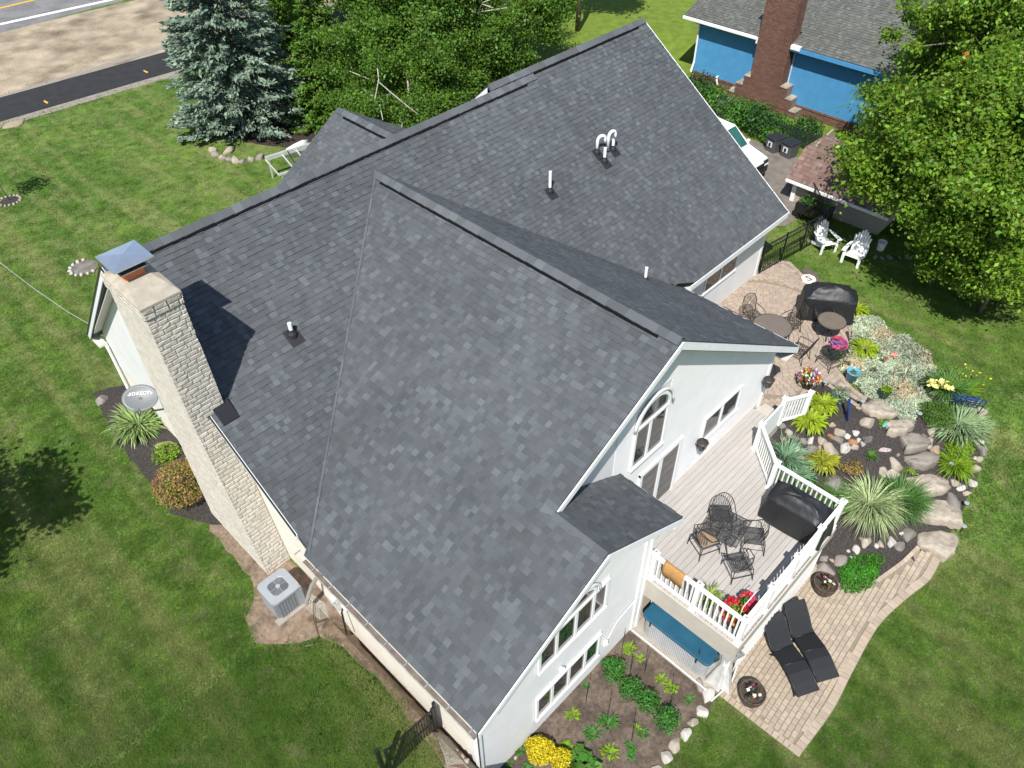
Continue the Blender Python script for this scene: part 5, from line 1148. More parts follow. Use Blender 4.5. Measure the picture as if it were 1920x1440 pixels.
# ================================================================ ROCK GARDEN
def slab(out, m, label, h=.2, seed=1):
    pts = [tz(1400+x/3.79, 680+y/3.79) for x, y in out]; c = sum(pts, Vector())/len(pts); rr = random.Random(seed); rim = []
    for i in range(len(pts)):
        a_, b_ = pts[i], pts[(i+1) % len(pts)]
        for k in range(3): q_ = a_.lerp(b_, k/3); rim.append(Vector((q_.x+rr.uniform(-.03, .03), q_.y+rr.uniform(-.03, .03), 0)))
    n_ = len(rim); mb = MB(); z0 = c.z; tx, ty = rr.uniform(-.04, .04), rr.uniform(-.04, .04)
    for s_, hh in ((1.0, -.12), (1.03, h*.45), (.99, h*.82), (.93, h), (.75, h*1.04), (.5, h*1.06), (.25, h*1.05)):
        for v in rim:
            d_ = Vector((v.x-c.x, v.y-c.y, 0)); q_ = d_*s_; nzv = .022*math.sin(q_.x*7+seed)+.02*math.cos(q_.y*8+seed*2)+.012*math.sin(q_.x*19+q_.y*15)
            mb.v.append(Vector((q_.x, q_.y, hh+(nzv if hh > h*.6 else 0)+q_.x*tx+q_.y*ty)))
    for j in range(6):
        for i in range(n_): mb.f.append((j*n_+i, j*n_+(i+1) % n_, (j+1)*n_+(i+1) % n_, (j+1)*n_+i))
    mb.f.append(tuple(range(6*n_, 7*n_))); o = mb.build('stone_slab', m, None, smooth=True); o.location = (c.x, c.y, z0); tag(o, label, 'stone step', 'stone slab steps through the rock garden'); return o
SLB = [([(805, 300), (870, 265), (960, 280), (1050, 320), (1070, 360), (1040, 395), (960, 390), (880, 375), (830, 340)], M_slab, 'long pale slab with a green pot on it, top of the garden steps'),
 ([(970, 430), (1010, 405), (1100, 400), (1175, 425), (1165, 475), (1100, 515), (1020, 525), (985, 500), (1000, 460)], M_slab, 'tan slab just below the long top slab of the garden steps'),
 ([(1085, 520), (1130, 490), (1210, 490), (1260, 520), (1290, 590), (1250, 630), (1120, 650), (1105, 590)], M_slab2, 'greyish blocky slab in the middle of the garden steps'),
 ([(1110, 665), (1250, 635), (1330, 640), (1360, 680), (1330, 735), (1240, 760), (1170, 745), (1130, 700)], M_slab2, 'rounded greyish slab under the blocky one'),
 ([(1110, 790), (1150, 770), (1240, 765), (1330, 790), (1420, 850), (1420, 915), (1350, 950), (1260, 965), (1190, 900), (1150, 850)], M_slab, 'wide angular pale slab with a ridge, below the greyish slabs'),
 ([(1230, 970), (1330, 960), (1440, 930), (1500, 1000), (1505, 1080), (1490, 1210), (1400, 1170), (1200, 1120), (1180, 1050)], M_slab, 'wide flat slab, second from the bottom of the garden steps'),
 ([(1220, 1165), (1330, 1165), (1480, 1215), (1495, 1290), (1450, 1370), (1390, 1410), (1300, 1350), (1200, 1290)], M_slab, 'bottom slab of the garden steps beside the paver path')]
for i, (o_, m_, l_) in enumerate(SLB): slab([(x, y+14) for x, y in o_], m_, l_, .18+.03*(i % 2), i+3)
gr = [((1625, 792), 32, M_rk3), ((1560, 797), 15, M_rk2), ((1577, 813), 26, M_rk3), ((1589, 818), 17, M_rk4), ((1604, 811), 17, M_rk4), ((1556, 818), 18, M_rk6), ((1540, 826), 24, M_rk3), ((1572, 827), 24, M_rk5), ((1597, 830), 22, M_rk6), ((1610, 825), 14, M_rk4), ((1520, 826), 20, M_rk4), ((1505, 828), 20, M_rk5), ((1487, 820), 22, M_rk5), ((1478, 810), 20, M_rk3), ((1470, 826), 20, M_rk2), ((1522, 840), 28, M_rk5), ((1507, 848), 22, M_rk3), ((1556, 843), 34, M_rk3), ((1583, 840), 30, M_rk4), ((1602, 838), 18, M_rk3), ((1617, 833), 16, M_rk3), ((1500, 858), 20, M_rk6), ((1536, 838), 14, M_rk2), ((1493, 842), 18, M_rk4), ((1465, 800), 18, M_rk5),
      ((1655, 883), 24, M_rk3), ((1678, 872), 30, M_rk3), ((1672, 888), 30, M_rk3), ((1684, 853), 14, M_rk5), ((1745, 810), 22, M_rk3), ((1741, 828), 34, M_rk3), ((1752, 845), 30, M_rk2), ((1729, 822), 22, M_rk5),
      ((1788, 905), 24, M_rk3), ((1803, 914), 20, M_rk4), ((1812, 925), 20, M_rk3), ((1822, 905), 20, M_rk4), ((1830, 878), 22, M_rk3), ((1836, 862), 22, M_rk3), ((1821, 880), 18, M_rk3), ((1828, 858), 12, M_rk4), ((1841, 845), 26, M_rk5), ((1838, 830), 24, M_rk4), ((1842, 815), 20, M_rk3), ((1838, 800), 26, M_rk3), ((1848, 807), 10, M_rk4), ((1834, 772), 28, M_rk3), ((1822, 752), 24, M_rk3), ((1768, 704), 26, M_rk3), ((1745, 706), 22, M_rk5), ((1751, 696), 16, M_rk4), ((1690, 648), 22, M_rk4), ((1675, 642), 14, M_rk3), ((1749, 690), 20, M_rk4), ((1668, 712), 16, M_rk3), ((1750, 738), 18, M_rk3),
      ((1545, 1050), 22, M_rk1), ((1572, 1050), 30, M_rk1), ((1560, 1052), 12, M_rk2), ((1590, 1033), 12, M_rk4), ((1604, 1030), 22, M_rk4), ((1595, 1045), 14, M_rk4), ((1545, 1068), 44, M_rk1), ((1625, 1018), 26, M_rk3), ((1650, 1022), 20, M_rk3), ((1670, 1018), 26, M_rk4), ((1684, 1022), 24, M_rk5), ((1642, 1024), 14, M_rk4), ((1700, 1005), 32, M_rk5), ((1690, 1000), 14, M_rk4), ((1615, 1010), 12, M_rk5), ((1620, 917), 20, M_rk3)]
CN = {M_rk1.name: 'pinkish grey', M_rk2.name: 'tan', M_rk3.name: 'cream', M_rk4.name: 'whitish', M_rk5.name: 'grey brown', M_rk6.name: 'rust orange'}
def where(px, py):
    if px > 1780: return 'curved outer border', 'rocks along the outer border of the rock garden'
    if py > 990: return 'lower edge by the paver path', 'rocks by the paver path'
    if px > 1640 and py > 780: return 'side of the slab steps', 'rocks beside the slab steps'
    if py < 760: return 'edge of the silvery ground cover', 'rocks round the silvery ground cover'
    return 'central rock band below the hostas', 'rocks in the band below the hostas'
def sizew(w_): return 'small' if w_ < 16 else ('medium' if w_ < 25 else 'large')
seen = {}
import collections
todo = []
for (q, w_, m) in gr:
    wh, g = where(*q); todo.append((q, w_, m, wh, g, (wh, sizew(w_), CN[m.name])))
cnt = collections.Counter(t_[5] for t_ in todo)
for (q, w_, m, wh, g, key) in todo:
    if cnt[key] == 1: lb = f'{key[1]} {key[2]} rock in the {wh}'
    else:
        same = sorted([t_ for t_ in todo if t_[5] == key], key=lambda t_: t_[0][0]); k = [t_[0] for t_ in same].index(q)
        od = ['first', 'second', 'third', 'fourth', 'fifth', 'sixth', 'seventh', 'eighth', 'ninth'][k]
        lb = f'{od} {key[1]} {key[2]} rock from the left in the {wh}'
    rock(q[0], q[1], w_*1.1, m, lb.replace('in the side', 'at the side').replace('in the edge', 'at the edge').replace('in the lower', 'at the lower').replace('in the curved', 'in the curved'), random.uniform(.65, .95), random.uniform(.45, .7), group=g)
rock(1563, 907, 44, M_rk5, 'big rounded tan grey boulder beside the grasses below the deck', .9, .8, seed=7, name='boulder')
rock(1627, 818, 42, mat('dark_slab', (.12, .11, .10), .9, .2, 6, .5, 20), 'dark brown flat stone sunk in the mulch', .8, .08, rz=.2, boxy=.5, name='flat_stone'); rock(1656, 841, 34, mat('pink_paver_slab', (.42, .35, .33), .85, .1, 10), 'square pinkish stepping slab in the dark mulch', .85, .1, rz=.0, boxy=.75, name='flat_stone'); rock(1785, 935, 52, M_rk5, 'broad grey flat rock right of the slab steps', .8, .25, rz=.6, name='boulder')
G4 = 'rocks edging the vegetable garden'
for i, (q, w_) in enumerate((((1313, 1287), 27), ((1328, 1308), 30), ((1314, 1334), 28), ((1299, 1356), 26), ((1285, 1377), 26), ((1266, 1399), 31), ((1247, 1422), 30), ((1232, 1443), 26))):
    rock(q[0], q[1], w_*1.12, (M_rk1, M_rk4, M_rk4, M_rk3, M_rk4, M_rk3, M_rk4, M_rk3)[i], ['pinkish round', 'white faceted', 'white wedge shaped', 'cream blocky', 'whitish grey', 'large cream flat topped', 'large whitish oval', 'cut off cream'][i]+' rock edging the vegetable garden, '+['nearest the curtain', 'second from the curtain', 'third from the curtain', 'fourth from the curtain', 'fifth from the curtain', 'sixth from the curtain', 'seventh from the curtain', 'at the picture edge'][i], .85, .6, group=G4)
for i, (q, w_, m, lb) in enumerate((((1022, 1412), 34, M_rk1, 'leaning pink grey rock right of the yellow shrub'), ((1015, 1428), 30, M_rk1, 'flat pink grey rock below the yellow shrub'), ((966, 1422), 16, M_rk3, 'small cream stone in the dark soil by the wall'), ((1045, 1440), 26, M_rk2, 'tan rock at the bottom edge of the garden'), ((866, 1420), 18, M_rk2, 'rust and tan rock in the gravel at the house corner'), ((874, 1430), 20, M_rk3, 'cream rock in the gravel at the house corner'), ((856, 1408), 14, M_rk3, 'small pale rock in the gravel by the gate'))):
    rock(q[0], q[1], w_, m, lb, .7, .6, name='rock')
# silvery juniper ground cover
M_jun = leaf('silver_green_needles', (.40, .455, .32), .4, .2, .03); M_jun2 = leaf('tan_needles', (.50, .42, .26), .3, .15, .02)
jp = np.array(juni); lo, hi = jp.min(0), jp.max(0); C = []
def jh(x, y): return .10+.06*math.sin(x*2.7)*math.cos(y*2.3)+.04*math.sin(x*6+y*5)
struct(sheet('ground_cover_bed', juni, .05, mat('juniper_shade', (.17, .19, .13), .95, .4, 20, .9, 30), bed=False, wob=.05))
while len(C) < 15000:
    x = random.uniform(lo[0]-.1, hi[0]+.1); y = random.uniform(lo[1]-.1, hi[1]+.1)
    if inside(x, y, juni): h_ = jh(x, y); C.append((x, y, terr(x, y)+.05+h_*random.uniform(.3, 1.25)))
C = np.array(C); tn = np.sin(C[:, 0]*3.1+1)+np.cos(C[:, 1]*3.7)+RNG.normal(size=len(C))*.5 > 1.25
o = quads('ground_cover', leaves(C[~tn], .15, .22, np.array([0, 0, .9])), M_jun); tag(o, 'silvery green juniper ground cover spreading beside the upper patio', 'ground cover', kind='stuff')
o = quads('ground_cover', leaves(C[tn], .13, .25, np.array([0, 0, .9])), M_jun2); tag(o, 'tan and yellow flecks through the silvery ground cover', 'ground cover', kind='stuff')
# hostas and the like
def hosta(px, py, r, label, m=M_chart, n=260): return tuft('hosta', label, px, py, n, r*.72, r*.15, m, up=1.35, droop=2.2, r0=.2, lv=.55, group='chartreuse clumps of broad leaves')
hosta(1540, 762, .48, 'chartreuse leafy clump nearest the paver path end'); hosta(1517, 793, .56, 'larger chartreuse clump against the deck rail, below its twin'); hosta(1541, 868, .5, 'chartreuse and gold clump below the rock band', leaf('gold_hosta', (.30, .32, .03), .4, .3, .03)); hosta(1617, 662, .46, 'chartreuse clump inside the silvery ground cover'); hosta(1603, 585, .46, 'chartreuse clump beside the upper covered grill')
t = tuft('grass_clump', 'large fountain of pale variegated grass below the deck corner', 1625, 955, 900, .98, .022, M_varg, up=1.35, droop=1.7, r0=.22, lv=.35); t = tuft('grass_clump', 'dense dark green grass clump right of the pale variegated grass', 1685, 945, 1300, .78, .012, M_fine, up=1.4, droop=1.3, r0=.35)
tuft('grass_clump', 'low green grass between deck rail and the big boulder', 1560, 935, 320, .6, .015, M_fine, up=1.3, droop=1.6, r0=.2)
tuft('iris_clump', 'blue green iris leaves at the deck rail corner', 1470, 862, 170, .62, .032, M_blue, up=1.4, droop=1.1, r0=.3); tuft('iris_clump', 'blue green leaf clump just below the first iris clump', 1487, 895, 150, .5, .03, M_blue, up=1.3, droop=1.2, r0=.28)
bush('shrub', 'low leafy green plant at the foot of the deck railing', 1505, 905, .4, .25, M_green, 700, .06)
tuft('strap_leaf_clump', 'large spread of grey green strap leaves near the outer rock border', 1795, 800, 620, .55, .036, M_iris, up=1.2, droop=1.4, r0=.62)
tuft('daylily_clump', 'green daylily leaves behind the yellow flowers', 1775, 735, 300, .7, .025, M_fine, up=1.3, droop=1.5, r0=.3)
def flowers_at(name, label, px, py, z, n, s, m, spread=.25):
    p = tz(px, py); t = thing(name, label, 'flowers', (p.x, p.y, p.z)); C = np.stack([RNG.normal(size=n)*spread, RNG.normal(size=n)*spread, z+RNG.random(n)*.1], 1); quads('petals', leaves(C, s, .9, np.array([0, 0, 1.2])), m, t)
    tubes('stems', [[(c[0]*.5, c[1]*.5, 0), tuple(c)] for c in C[:10]], .004, M_green, t, 4); return t
M_pale = leaf('pale_yellow_petals', (.80, .74, .25), .1, .15, .01)
flowers_at('flowers', 'cluster of pale yellow blooms left of the daylily leaves', 1740, 742, .45, 22, .15, M_pale, .13); flowers_at('flowers', 'second cluster of pale yellow blooms touching the daylily leaves', 1763, 745, .45, 18, .15, M_pale, .11)
tuft('daylily_clump', 'yellow flowered daylily clump by the outer rocks', 1798, 738, 200, .55, .02, M_lime, up=1.3, droop=1.5, r0=.2)
flowers_at('flowers', 'small orange yellow daylily blooms by the outer rocks', 1800, 722, .5, 16, .07, M_yel, .28)
M_moss = leaf('moss_green', (.075, .16, .015), .3, .2, .02)
bush('mounded_shrub', 'round moss green mound between the steps and strap leaves', 1752, 785, .55, .5, M_moss, 4200, .04); bush('mounded_shrub', 'lime green fluffy mound below the strap leaves', 1798, 838, (.62, .4), .3, M_lime, 3200, .045)
tuft('daylily_clump', 'bright green clump with one yellow bloom below the lime mound', 1787, 877, 330, .6, .024, M_lime, up=1.25, droop=1.5, r0=.15)
M_bright = leaf('bright_green_cover', (.06, .22, .015), .35, .3, .02)
bush('creeping_plant', 'bright green creeping plant by the lower paver path', 1612, 1068, (.95, .5), .16, M_bright, 4500, .06, cat='plant')
bush('shrub', 'small red and green creeping plant in the dark mulch', 1594, 876, .35, .12, M_spirea, 500, .05, extra=((M_coppery, 260, .05),)); tuft('seedling', 'lone small green plant in the dark mulch', 1631, 858, 40, .22, .03, M_green, up=1.2, droop=1)
bush('creeping_plant', 'yellow green moss patch between the top two slabs', 1660, 788, (.45, .14), .06, M_lime, 500, .04, cat='plant'); bush('creeping_plant', 'yellow green moss beside the greyish slabs', 1697, 880, (.15, .45), .06, M_lime, 400, .04, cat='plant')
bush('shrub', 'thin silvery brush beside the path end and the blue stake', 1572, 745, (.45, .3), .25, M_blue, 500, .05)
# ornaments
M_bluem = mat('blue_enamel', (.010, .04, .16), .35, .1)
p = tz(1588, 790); t = thing('garden_stake', 'tall blue garden stake leaning beside the path end', 'ornament', (p.x, p.y, p.z)); MB().beam((0, 0, 0), (.1, .2, .75), .09, .02).build('blade', M_bluem, t); MB().beam((0, -.02, 0), (-.05, .1, .5), .05, .02).build('fin', M_black, t)
p = tz(1655, 805); t = thing('glass_ornament', 'small turquoise leaf shaped ornament in the mulch', 'ornament', (p.x, p.y, p.z+.1)); MB().lathe((0, 0, .1), [(.001, 0), (.05, .02), (.001, .04)], 12, sx=3.2).build('leaf', mat('turquoise', (.12, .38, .38), .3), t); tubes('stem', [[(0, 0, -.1), (0, 0, .1)]], .006, M_iron, t)
bn = thing('blue_bench', 'dark blue metal garden bench frame behind the strap leaves', 'bench', tuple(tz(1803, 768)), math.radians(-60))
tubes('back_bars', [[(x, -.15, .35), (x, -.25, .7)] for x in (-.3, -.15, 0, .15, .3)], .014, M_bluem, bn); tubes('back_frame', [[(-.42, -.12, 0), (-.4, -.26, .72), (.4, -.26, .72), (.42, -.12, 0)]], .02, M_bluem, bn); tubes('seat_bars', [[(-.4, y_, .36), (.4, y_, .36)] for y_ in (-.12, -.02, .08, .18, .26)], .016, M_bluem, bn); tubes('leg', [[(-.4, .25, 0), (-.4, .25, .36)]], .018, M_bluem, bn); tubes('leg', [[(.4, .25, 0), (.4, .25, .36)]], .018, M_bluem, bn)
def star(px, py, z, s, label, m):
    p = tz(px, py); t = thing('star_ornament', label, 'ornament', (p.x, p.y, p.z)); pts = [((s if k % 2 == 0 else s*.42)*math.cos(k*math.pi/5), (s if k % 2 == 0 else s*.42)*math.sin(k*math.pi/5), z) for k in range(10)]
    mb = MB(); mb.v += [Vector(q) for q in pts]+[Vector((0, 0, z+s*.3)), Vector((0, 0, z-.02))]; mb.f += [(k, (k+1) % 10, 10) for k in range(10)]+[((k+1) % 10, k, 11) for k in range(10)]; mb.build('star', m, t); tubes('stake', [[(0, 0, 0), (0, 0, z)]], .006, M_iron, t); return t
M_rust = mat('rusty_metal', (.20, .05, .03), .7, .3, 12); M_pinkst = mat('faded_red', (.52, .22, .16), .7, .1)
star(1647, 680, .6, .09, 'rust red ball shaped star on a long stake in the ground cover', M_rust); star(1654, 687, .35, .14, 'dark rust star beside the taller red one', M_rust); star(1672, 673, .2, .2, 'faded pink red star in the ground cover', M_pinkst)
star(1634, 705, .3, .13, 'thin dark cross shaped ornament in the ground cover', M_iron); star(1588, 687, .15, .16, 'dark iron ornament at the patio edge of the ground cover', M_iron)
p = tz(1653, 752); t = thing('hanging_planter', 'dark green pot of bright leaves standing on the top slab', 'potted plant', (p.x, p.y, p.z+.18)); pot(MB(), (0, 0, 0), .15, .28, .7).build('pot', mat('dark_green_pot', (.03, .06, .035), .5), t); C, d = shell_points(160, (0, 0, .3), (.17, .17, .12), .5, 0); quads('leaves', leaves(C, .07, .6), M_lime, t)
q = tz(1690, 722); tag(MB().tube([q+Vector((0, 0, -.02)), q+Vector((0, 0, .9)), Vector((p.x+.25, p.y+.1, p.z+1.1)), Vector((p.x+.1, p.y, p.z+.95))], .012, 6).build('shepherd_hook', M_rust, None), 'rusty shepherd hook leaning over the green pot on the slab', 'hook')
def path_light(px, py, label):
    p = tz(px, py); t = thing('path_light', label, 'path light', (p.x, p.y, p.z), 0, 'small round path lights in the rock garden'); tubes('stake', [[(0, 0, 0), (0, 0, .3)]], .012, M_black, t); MB().lathe((0, 0, .3), [(.03, -.06), (.075, 0), (.075, .015), (.045, .03)], 14).build('lamp', M_acg, t)
for q, lb in (((1718, 788), 'round path light beside the second slab'), ((1776, 882), 'round path light beside the yellow green clump'), ((1805, 955), 'round path light on the broad grey rock'), ((1800, 998), 'round path light by the lowest slab'), ((1542, 728), 'dark path light at the corner of the paver path'), ((1612, 765), 'dark path light beside the top slab')): path_light(*q, lb)
# ================================================================ VEGETABLE GARDEN
M_tom = leaf('tomato_leaf', (.06, .20, .03), .4, .3, .02)
for q, r, h, n, lb in (((1149, 1262), .36, .5, 1100, 'round leafy green bush closest to the wall in the vegetable garden'), ((1180, 1298), .32, .5, 900, 'leafy green bush second in the row of four'), ((1213, 1325), .3, .62, 900, 'tall leafy green bush third in the row of four'), ((1248, 1358), .34, .62, 1000, 'dark leafy green bush nearest the edging rocks')):
    bush('vegetable_plant', lb, q[0], q[1], r, h, M_tom, n, .075, cat='vegetable plant', group='bushy plants in the vegetable garden', asp=.4, jit=.8)
small = [((1073, 1342), 30, 'small plant between the yellow shrub and the wall window'), ((1110, 1378), 40, 'small leafy plant at the centre of the garden soil'), ((1140, 1357), 50, 'spreading small plant right of the centre'), ((1143, 1412), 40, 'pale centred small plant near the bottom'), ((1062, 1402), 26, 'little plant just right of the yellow shrub'), ((1066, 1416), 20, 'tiny plant below the yellow shrub'), ((1182, 1402), 24, 'low narrow plant in the lower middle'), ((1182, 1418), 22, 'low narrow plant touching the picture bottom'), ((1207, 1376), 22, 'small bright seedling near the bushes'), ((1195, 1366), 14, 'tiny yellow green seedling'), ((975, 1410), 18, 'sprout by the wall near the cream stone'), ((952, 1432), 18, 'sprout at the wall corner'), ((1240, 1275), 26, 'pale yellow green row of seedlings'), ((1258, 1288), 34, 'larger pale yellow green seedlings'), ((1180, 1218), 34, 'yellow green seedlings below the house corner'), ((1198, 1236), 18, 'few yellow seedlings in the soil'), ((1292, 1315), 20, 'sprout near the edging rocks'), ((1100, 1287), 14, 'tiny sprout near the window wall'), ((990, 1440), 16, 'sprout at the bottom left of the garden')]
for q, n, lb in small:
    p = tz(*q); t = thing('seedling', lb, 'seedling', (p.x, p.y, p.z+.03), 0, 'small plants in the vegetable garden'); blade_mesh('leaves', [blades((0, 0, 0), n, .07+.0022*n, .05, up=1.1, droop=1.4, r0=.03+.0025*n, seg=2)], M_lime if ('yellow' in lb or 'pale' in lb) else M_tom, t)
p = tz(1094, 1438); t = thing('squash_plant', 'broad leaved green plant at the bottom edge of the garden', 'vegetable plant', (p.x, p.y, p.z+.03)); C, d = shell_points(46, (0, 0, .1), (.4, .4, .16), .5, 0); quads('leaves', leaves(C, .2, .95, np.array([0, 0, 2.])), M_green, t); quads('low_leaves', leaves(C*.8, .16, .95, np.array([0, 0, 2.])), M_tom, t)
bush('yellow_shrub', 'bright yellow flowering shrub against the wing wall', 1025, 1372, (.34, .36), .42, leaf('golden_leaf', (.62, .52, .02), .25, .25, .015), 3800, .05, base=(5.35, 4.62, -.97)); bush('yellow_shrub', 'bright yellow lobe spilling over the pink grey rocks', 1015, 1400, .28, .36, leaf('golden_leaf_low', (.60, .50, .02), .25, .25, .015), 1800, .05, base=(5.55, 4.15, -.97))
M_stake = mat('green_stake', (.02, .05, .03), .5)
for k, (a_, b_) in enumerate((((1165, 1225), (1180, 1190)), ((1208, 1265), (1222, 1210)), ((1257, 1322), (1268, 1245)), ((1138, 1352), (1148, 1292)), ((1098, 1320), (1112, 1255)), ((1184, 1390), (1188, 1330)), ((1180, 1270), (1192, 1230)), ((1300, 1260), (1312, 1245)))):
    p = tz(*a_); o = MB().tube([(0, 0, 0), (0, 0, 1.15)], .009, 5).build('plant_stake', M_stake, None); o.location = p
    tag(o, 'thin green plant stake '+['by the house corner seedlings', 'behind the second bush', 'rising above the darkest bush', 'over the spreading small plant', 'nearest the lower windows', 'in the lower middle of the garden', 'between the first two bushes', 'near the end of the hot tub'][k], 'stake', 'plant stakes in the vegetable garden')
# ================================================================ TREES
M_bark = mat('grey_bark', (.16, .13, .10), .9, .25, 8, .6, 20); M_birch = mat('birch_bark', (.40, .37, .32), .8, .2, 6, col2=(.08, .07, .06), c2scale=9, c2lo=.62, c2hi=.66)
M_lf_dark = leaf('birch_leaf_dark', (.090, .180, .024), .45, .35, .02); M_lf_mid = leaf('broad_leaf_mid', (.105, .198, .016), .45, .38, .02); M_lf_lt = leaf('broad_leaf_light', (.195, .31, .026), .4, .4, .02)
def clump_cloud(n_cl, per, c, r, cr, droop=0., seed=1, hollow=.35, flat=.7):
    """boughs round the crown, leaf clumps along each bough, leaves in each clump: gaps stay open between the boughs"""
    rg = np.random.default_rng(seed); nb = max(7, n_cl//11); d = unit(rg.normal(size=(nb*4, 3))); d = d[d[:, 2] > -.5]; keep = [d[0]]
    for q in d[1:]:
        if len(keep) < nb and min(np.linalg.norm(q-k_) for k_ in keep) > 1.5/math.sqrt(nb): keep.append(q)
    d = np.array(keep); bc = d*(.58+.52*rg.random(len(d)))[:, None]; per_b = max(3, n_cl//len(bc)); cc = []
    for q in bc: cc.append(q+rg.normal(size=(per_b, 3))*np.array([.15, .15, .10])*(.7+.6*rg.random()))
    cc = np.concatenate(cc+[rg.normal(size=(n_cl//8, 3))*.33]); cc = np.array(c)+cc*np.array(r); out = []
    for k in range(len(cc)):
        q = rg.normal(size=(per, 3))*cr*(.5+.6*rg.random())*np.array([1, 1, flat])
        if droop: q[:, 2] -= np.abs(q[:, 2])*droop+rg.random(per)*droop*cr
        out.append(cc[k]+q)
    return np.concatenate(out), cc, d
def tree(name, label, base, h, c, r, m, n_cl=160, per=110, cr=.42, ls=.16, bark=M_bark, tr=.16, limbs=26, droop=0., seed=1, group=None, m2=None, asp=.6, flat=.6):
    t = wthing(name, label, 'tree', base, group); base = Vector(base); P, cc, d = clump_cloud(n_cl, per, c, r, cr, droop, seed, flat=flat)
    dd = unit(P-np.array(c)); V = leaves(P, ls, asp, dd*.45+np.array([0, 0, .35]))
    if m2: 
        k = RNG.random(len(P)) < .45; quads('crown', V[~k], m, t); quads('crown_tips', V[k], m2, t)
    else: quads('crown', V, m, t)
    mid = Vector(c); top = Vector((c[0], c[1], c[2]+r[2]*.5)); MB().tube([base, base+(mid-base)*.5+Vector((.1, -.1, 0)), mid, top], [tr, tr*.8, tr*.5, tr*.2], 9).build('trunk', bark, t, smooth=True)
    mb = MB(); rg = random.Random(seed)
    for k in range(min(limbs, len(cc))):
        e = Vector(cc[rg.randrange(len(cc))]); f = rg.uniform(.35, .9); s = base+(top-base)*f; s.z = min(s.z, e.z+.3); mb.tube([s, (s+e)/2+Vector((0, 0, .2)), e], [tr*.35, tr*.2, .02], 5)
    mb.build('limbs', bark, t, smooth=True)['kind'] = 'stuff'; return t
# big deciduous trees on the right
tree('shade_tree', 'big bright green shade tree overhanging the garden shed and white chairs', (27.3, 5.3, 1), 9, (26.8, 5.6, 5.2), (3.5, 3.5, 3.1), M_lf_mid, 330, 220, .36, .15, tr=.2, seed=3, m2=M_lf_lt, limbs=40)
tree('shade_tree', 'tall green tree filling the upper right behind the shed', (35.5, 7.2, 1), 9, (35.2, 7.4, 5.8), (4.2, 3.6, 3.4), M_lf_mid, 330, 210, .38, .165, tr=.2, seed=5, m2=M_lf_lt, limbs=40)
tree('shade_tree', 'dark green tree at the right picture edge in the middle', (29.2, .6, 1), 8, (29.0, .8, 4.8), (3.3, 3.3, 2.9), M_lf_mid, 290, 210, .36, .15, tr=.18, seed=8, m2=M_lf_lt)
tree('shade_tree', 'tree in the top right corner beside the far green roof', (43.5, 4.5, 1), 9, (43.5, 4.8, 6), (4.6, 4.2, 3.6), M_lf_mid, 300, 200, .45, .16, seed=9, m2=M_lf_lt)
tree('young_tree', 'slender feathery tree in front of the blue wall', (31.9, 9.6, 1), 5, (31.9, 9.7, 3.6), (1.5, 1.5, 1.7), M_lf_dark, 90, 160, .26, .10, tr=.08, seed=12, m2=M_lf_mid)
tree('young_tree', 'low bright green tree at the right edge below the white bucket', (26.0, 3.2, 1), 4, (25.8, 3.3, 2.9), (2.0, 1.8, 1.2), M_lf_mid, 120, 180, .28, .11, tr=.08, seed=14, m2=M_lf_lt)
# birches behind the ridge
tree('birch_tree', 'large weeping birch with white branches behind the main ridge', (23.4, 28.4, 1), 10, (23.2, 28.0, 5.0), (3.8, 3.8, 3.7), M_lf_dark, 520, 230, .36, .125, M_birch, .17, 22, .9, 21, 'birches behind the roof', M_lf_mid)
tree('birch_tree', 'birch at the top centre next to the sunny lawn', (29.5, 31.0, 1), 10, (29.2, 31.2, 5.2), (3.6, 3.8, 3.8), M_lf_dark, 460, 220, .38, .135, M_birch, .17, 20, .9, 22, 'birches behind the roof', M_lf_mid)
tree('birch_tree', 'birch crowding the top edge right of the conifers', (26.5, 37.5, 1), 10, (26.5, 37.5, 6), (4.5, 4.2, 4.2), M_lf_dark, 400, 190, .44, .165, M_birch, .17, 18, .6, 23, 'birches behind the roof', M_lf_mid)
tree('birch_tree', 'birch lowest against the ridge between porch roof and dormer', (19.6, 25.2, 1), 8, (19.3, 25.0, 4.0), (2.3, 2.6, 2.6), M_lf_dark, 240, 220, .32, .115, M_birch, .12, 14, 1.0, 25, 'birches behind the roof', M_lf_mid)
# bare white birch limbs that show through
p = wthing('fallen_birch_limb', 'bare white forked birch branch reaching out over the ridge', 'branch', tuple(at(705, 225, 4.0))); B = lambda x, y, z: Vector(at(x, y, z))
tubes('branch', [[B(700, 226, 4.2), B(703, 185, 5.0), B(710, 150, 5.6), B(708, 128, 6.0)], [B(708, 152, 5.6), B(735, 175, 5.4), B(765, 200, 5.0), B(785, 215, 4.7)], [B(712, 196, 5.0), B(718, 225, 4.6)]], .02, M_birch, p, 7)
p = wthing('bare_limb', 'pale bare twigs at the edge of the birch crown by the lawn', 'branch', tuple(at(900, 20, 8))); tubes('branch', [[B(895, 25, 8), B(905, 5, 8.6), B(930, -5, 9)], [B(905, 8, 8.5), B(925, 15, 8.4)]], .02, M_birch, p, 6)
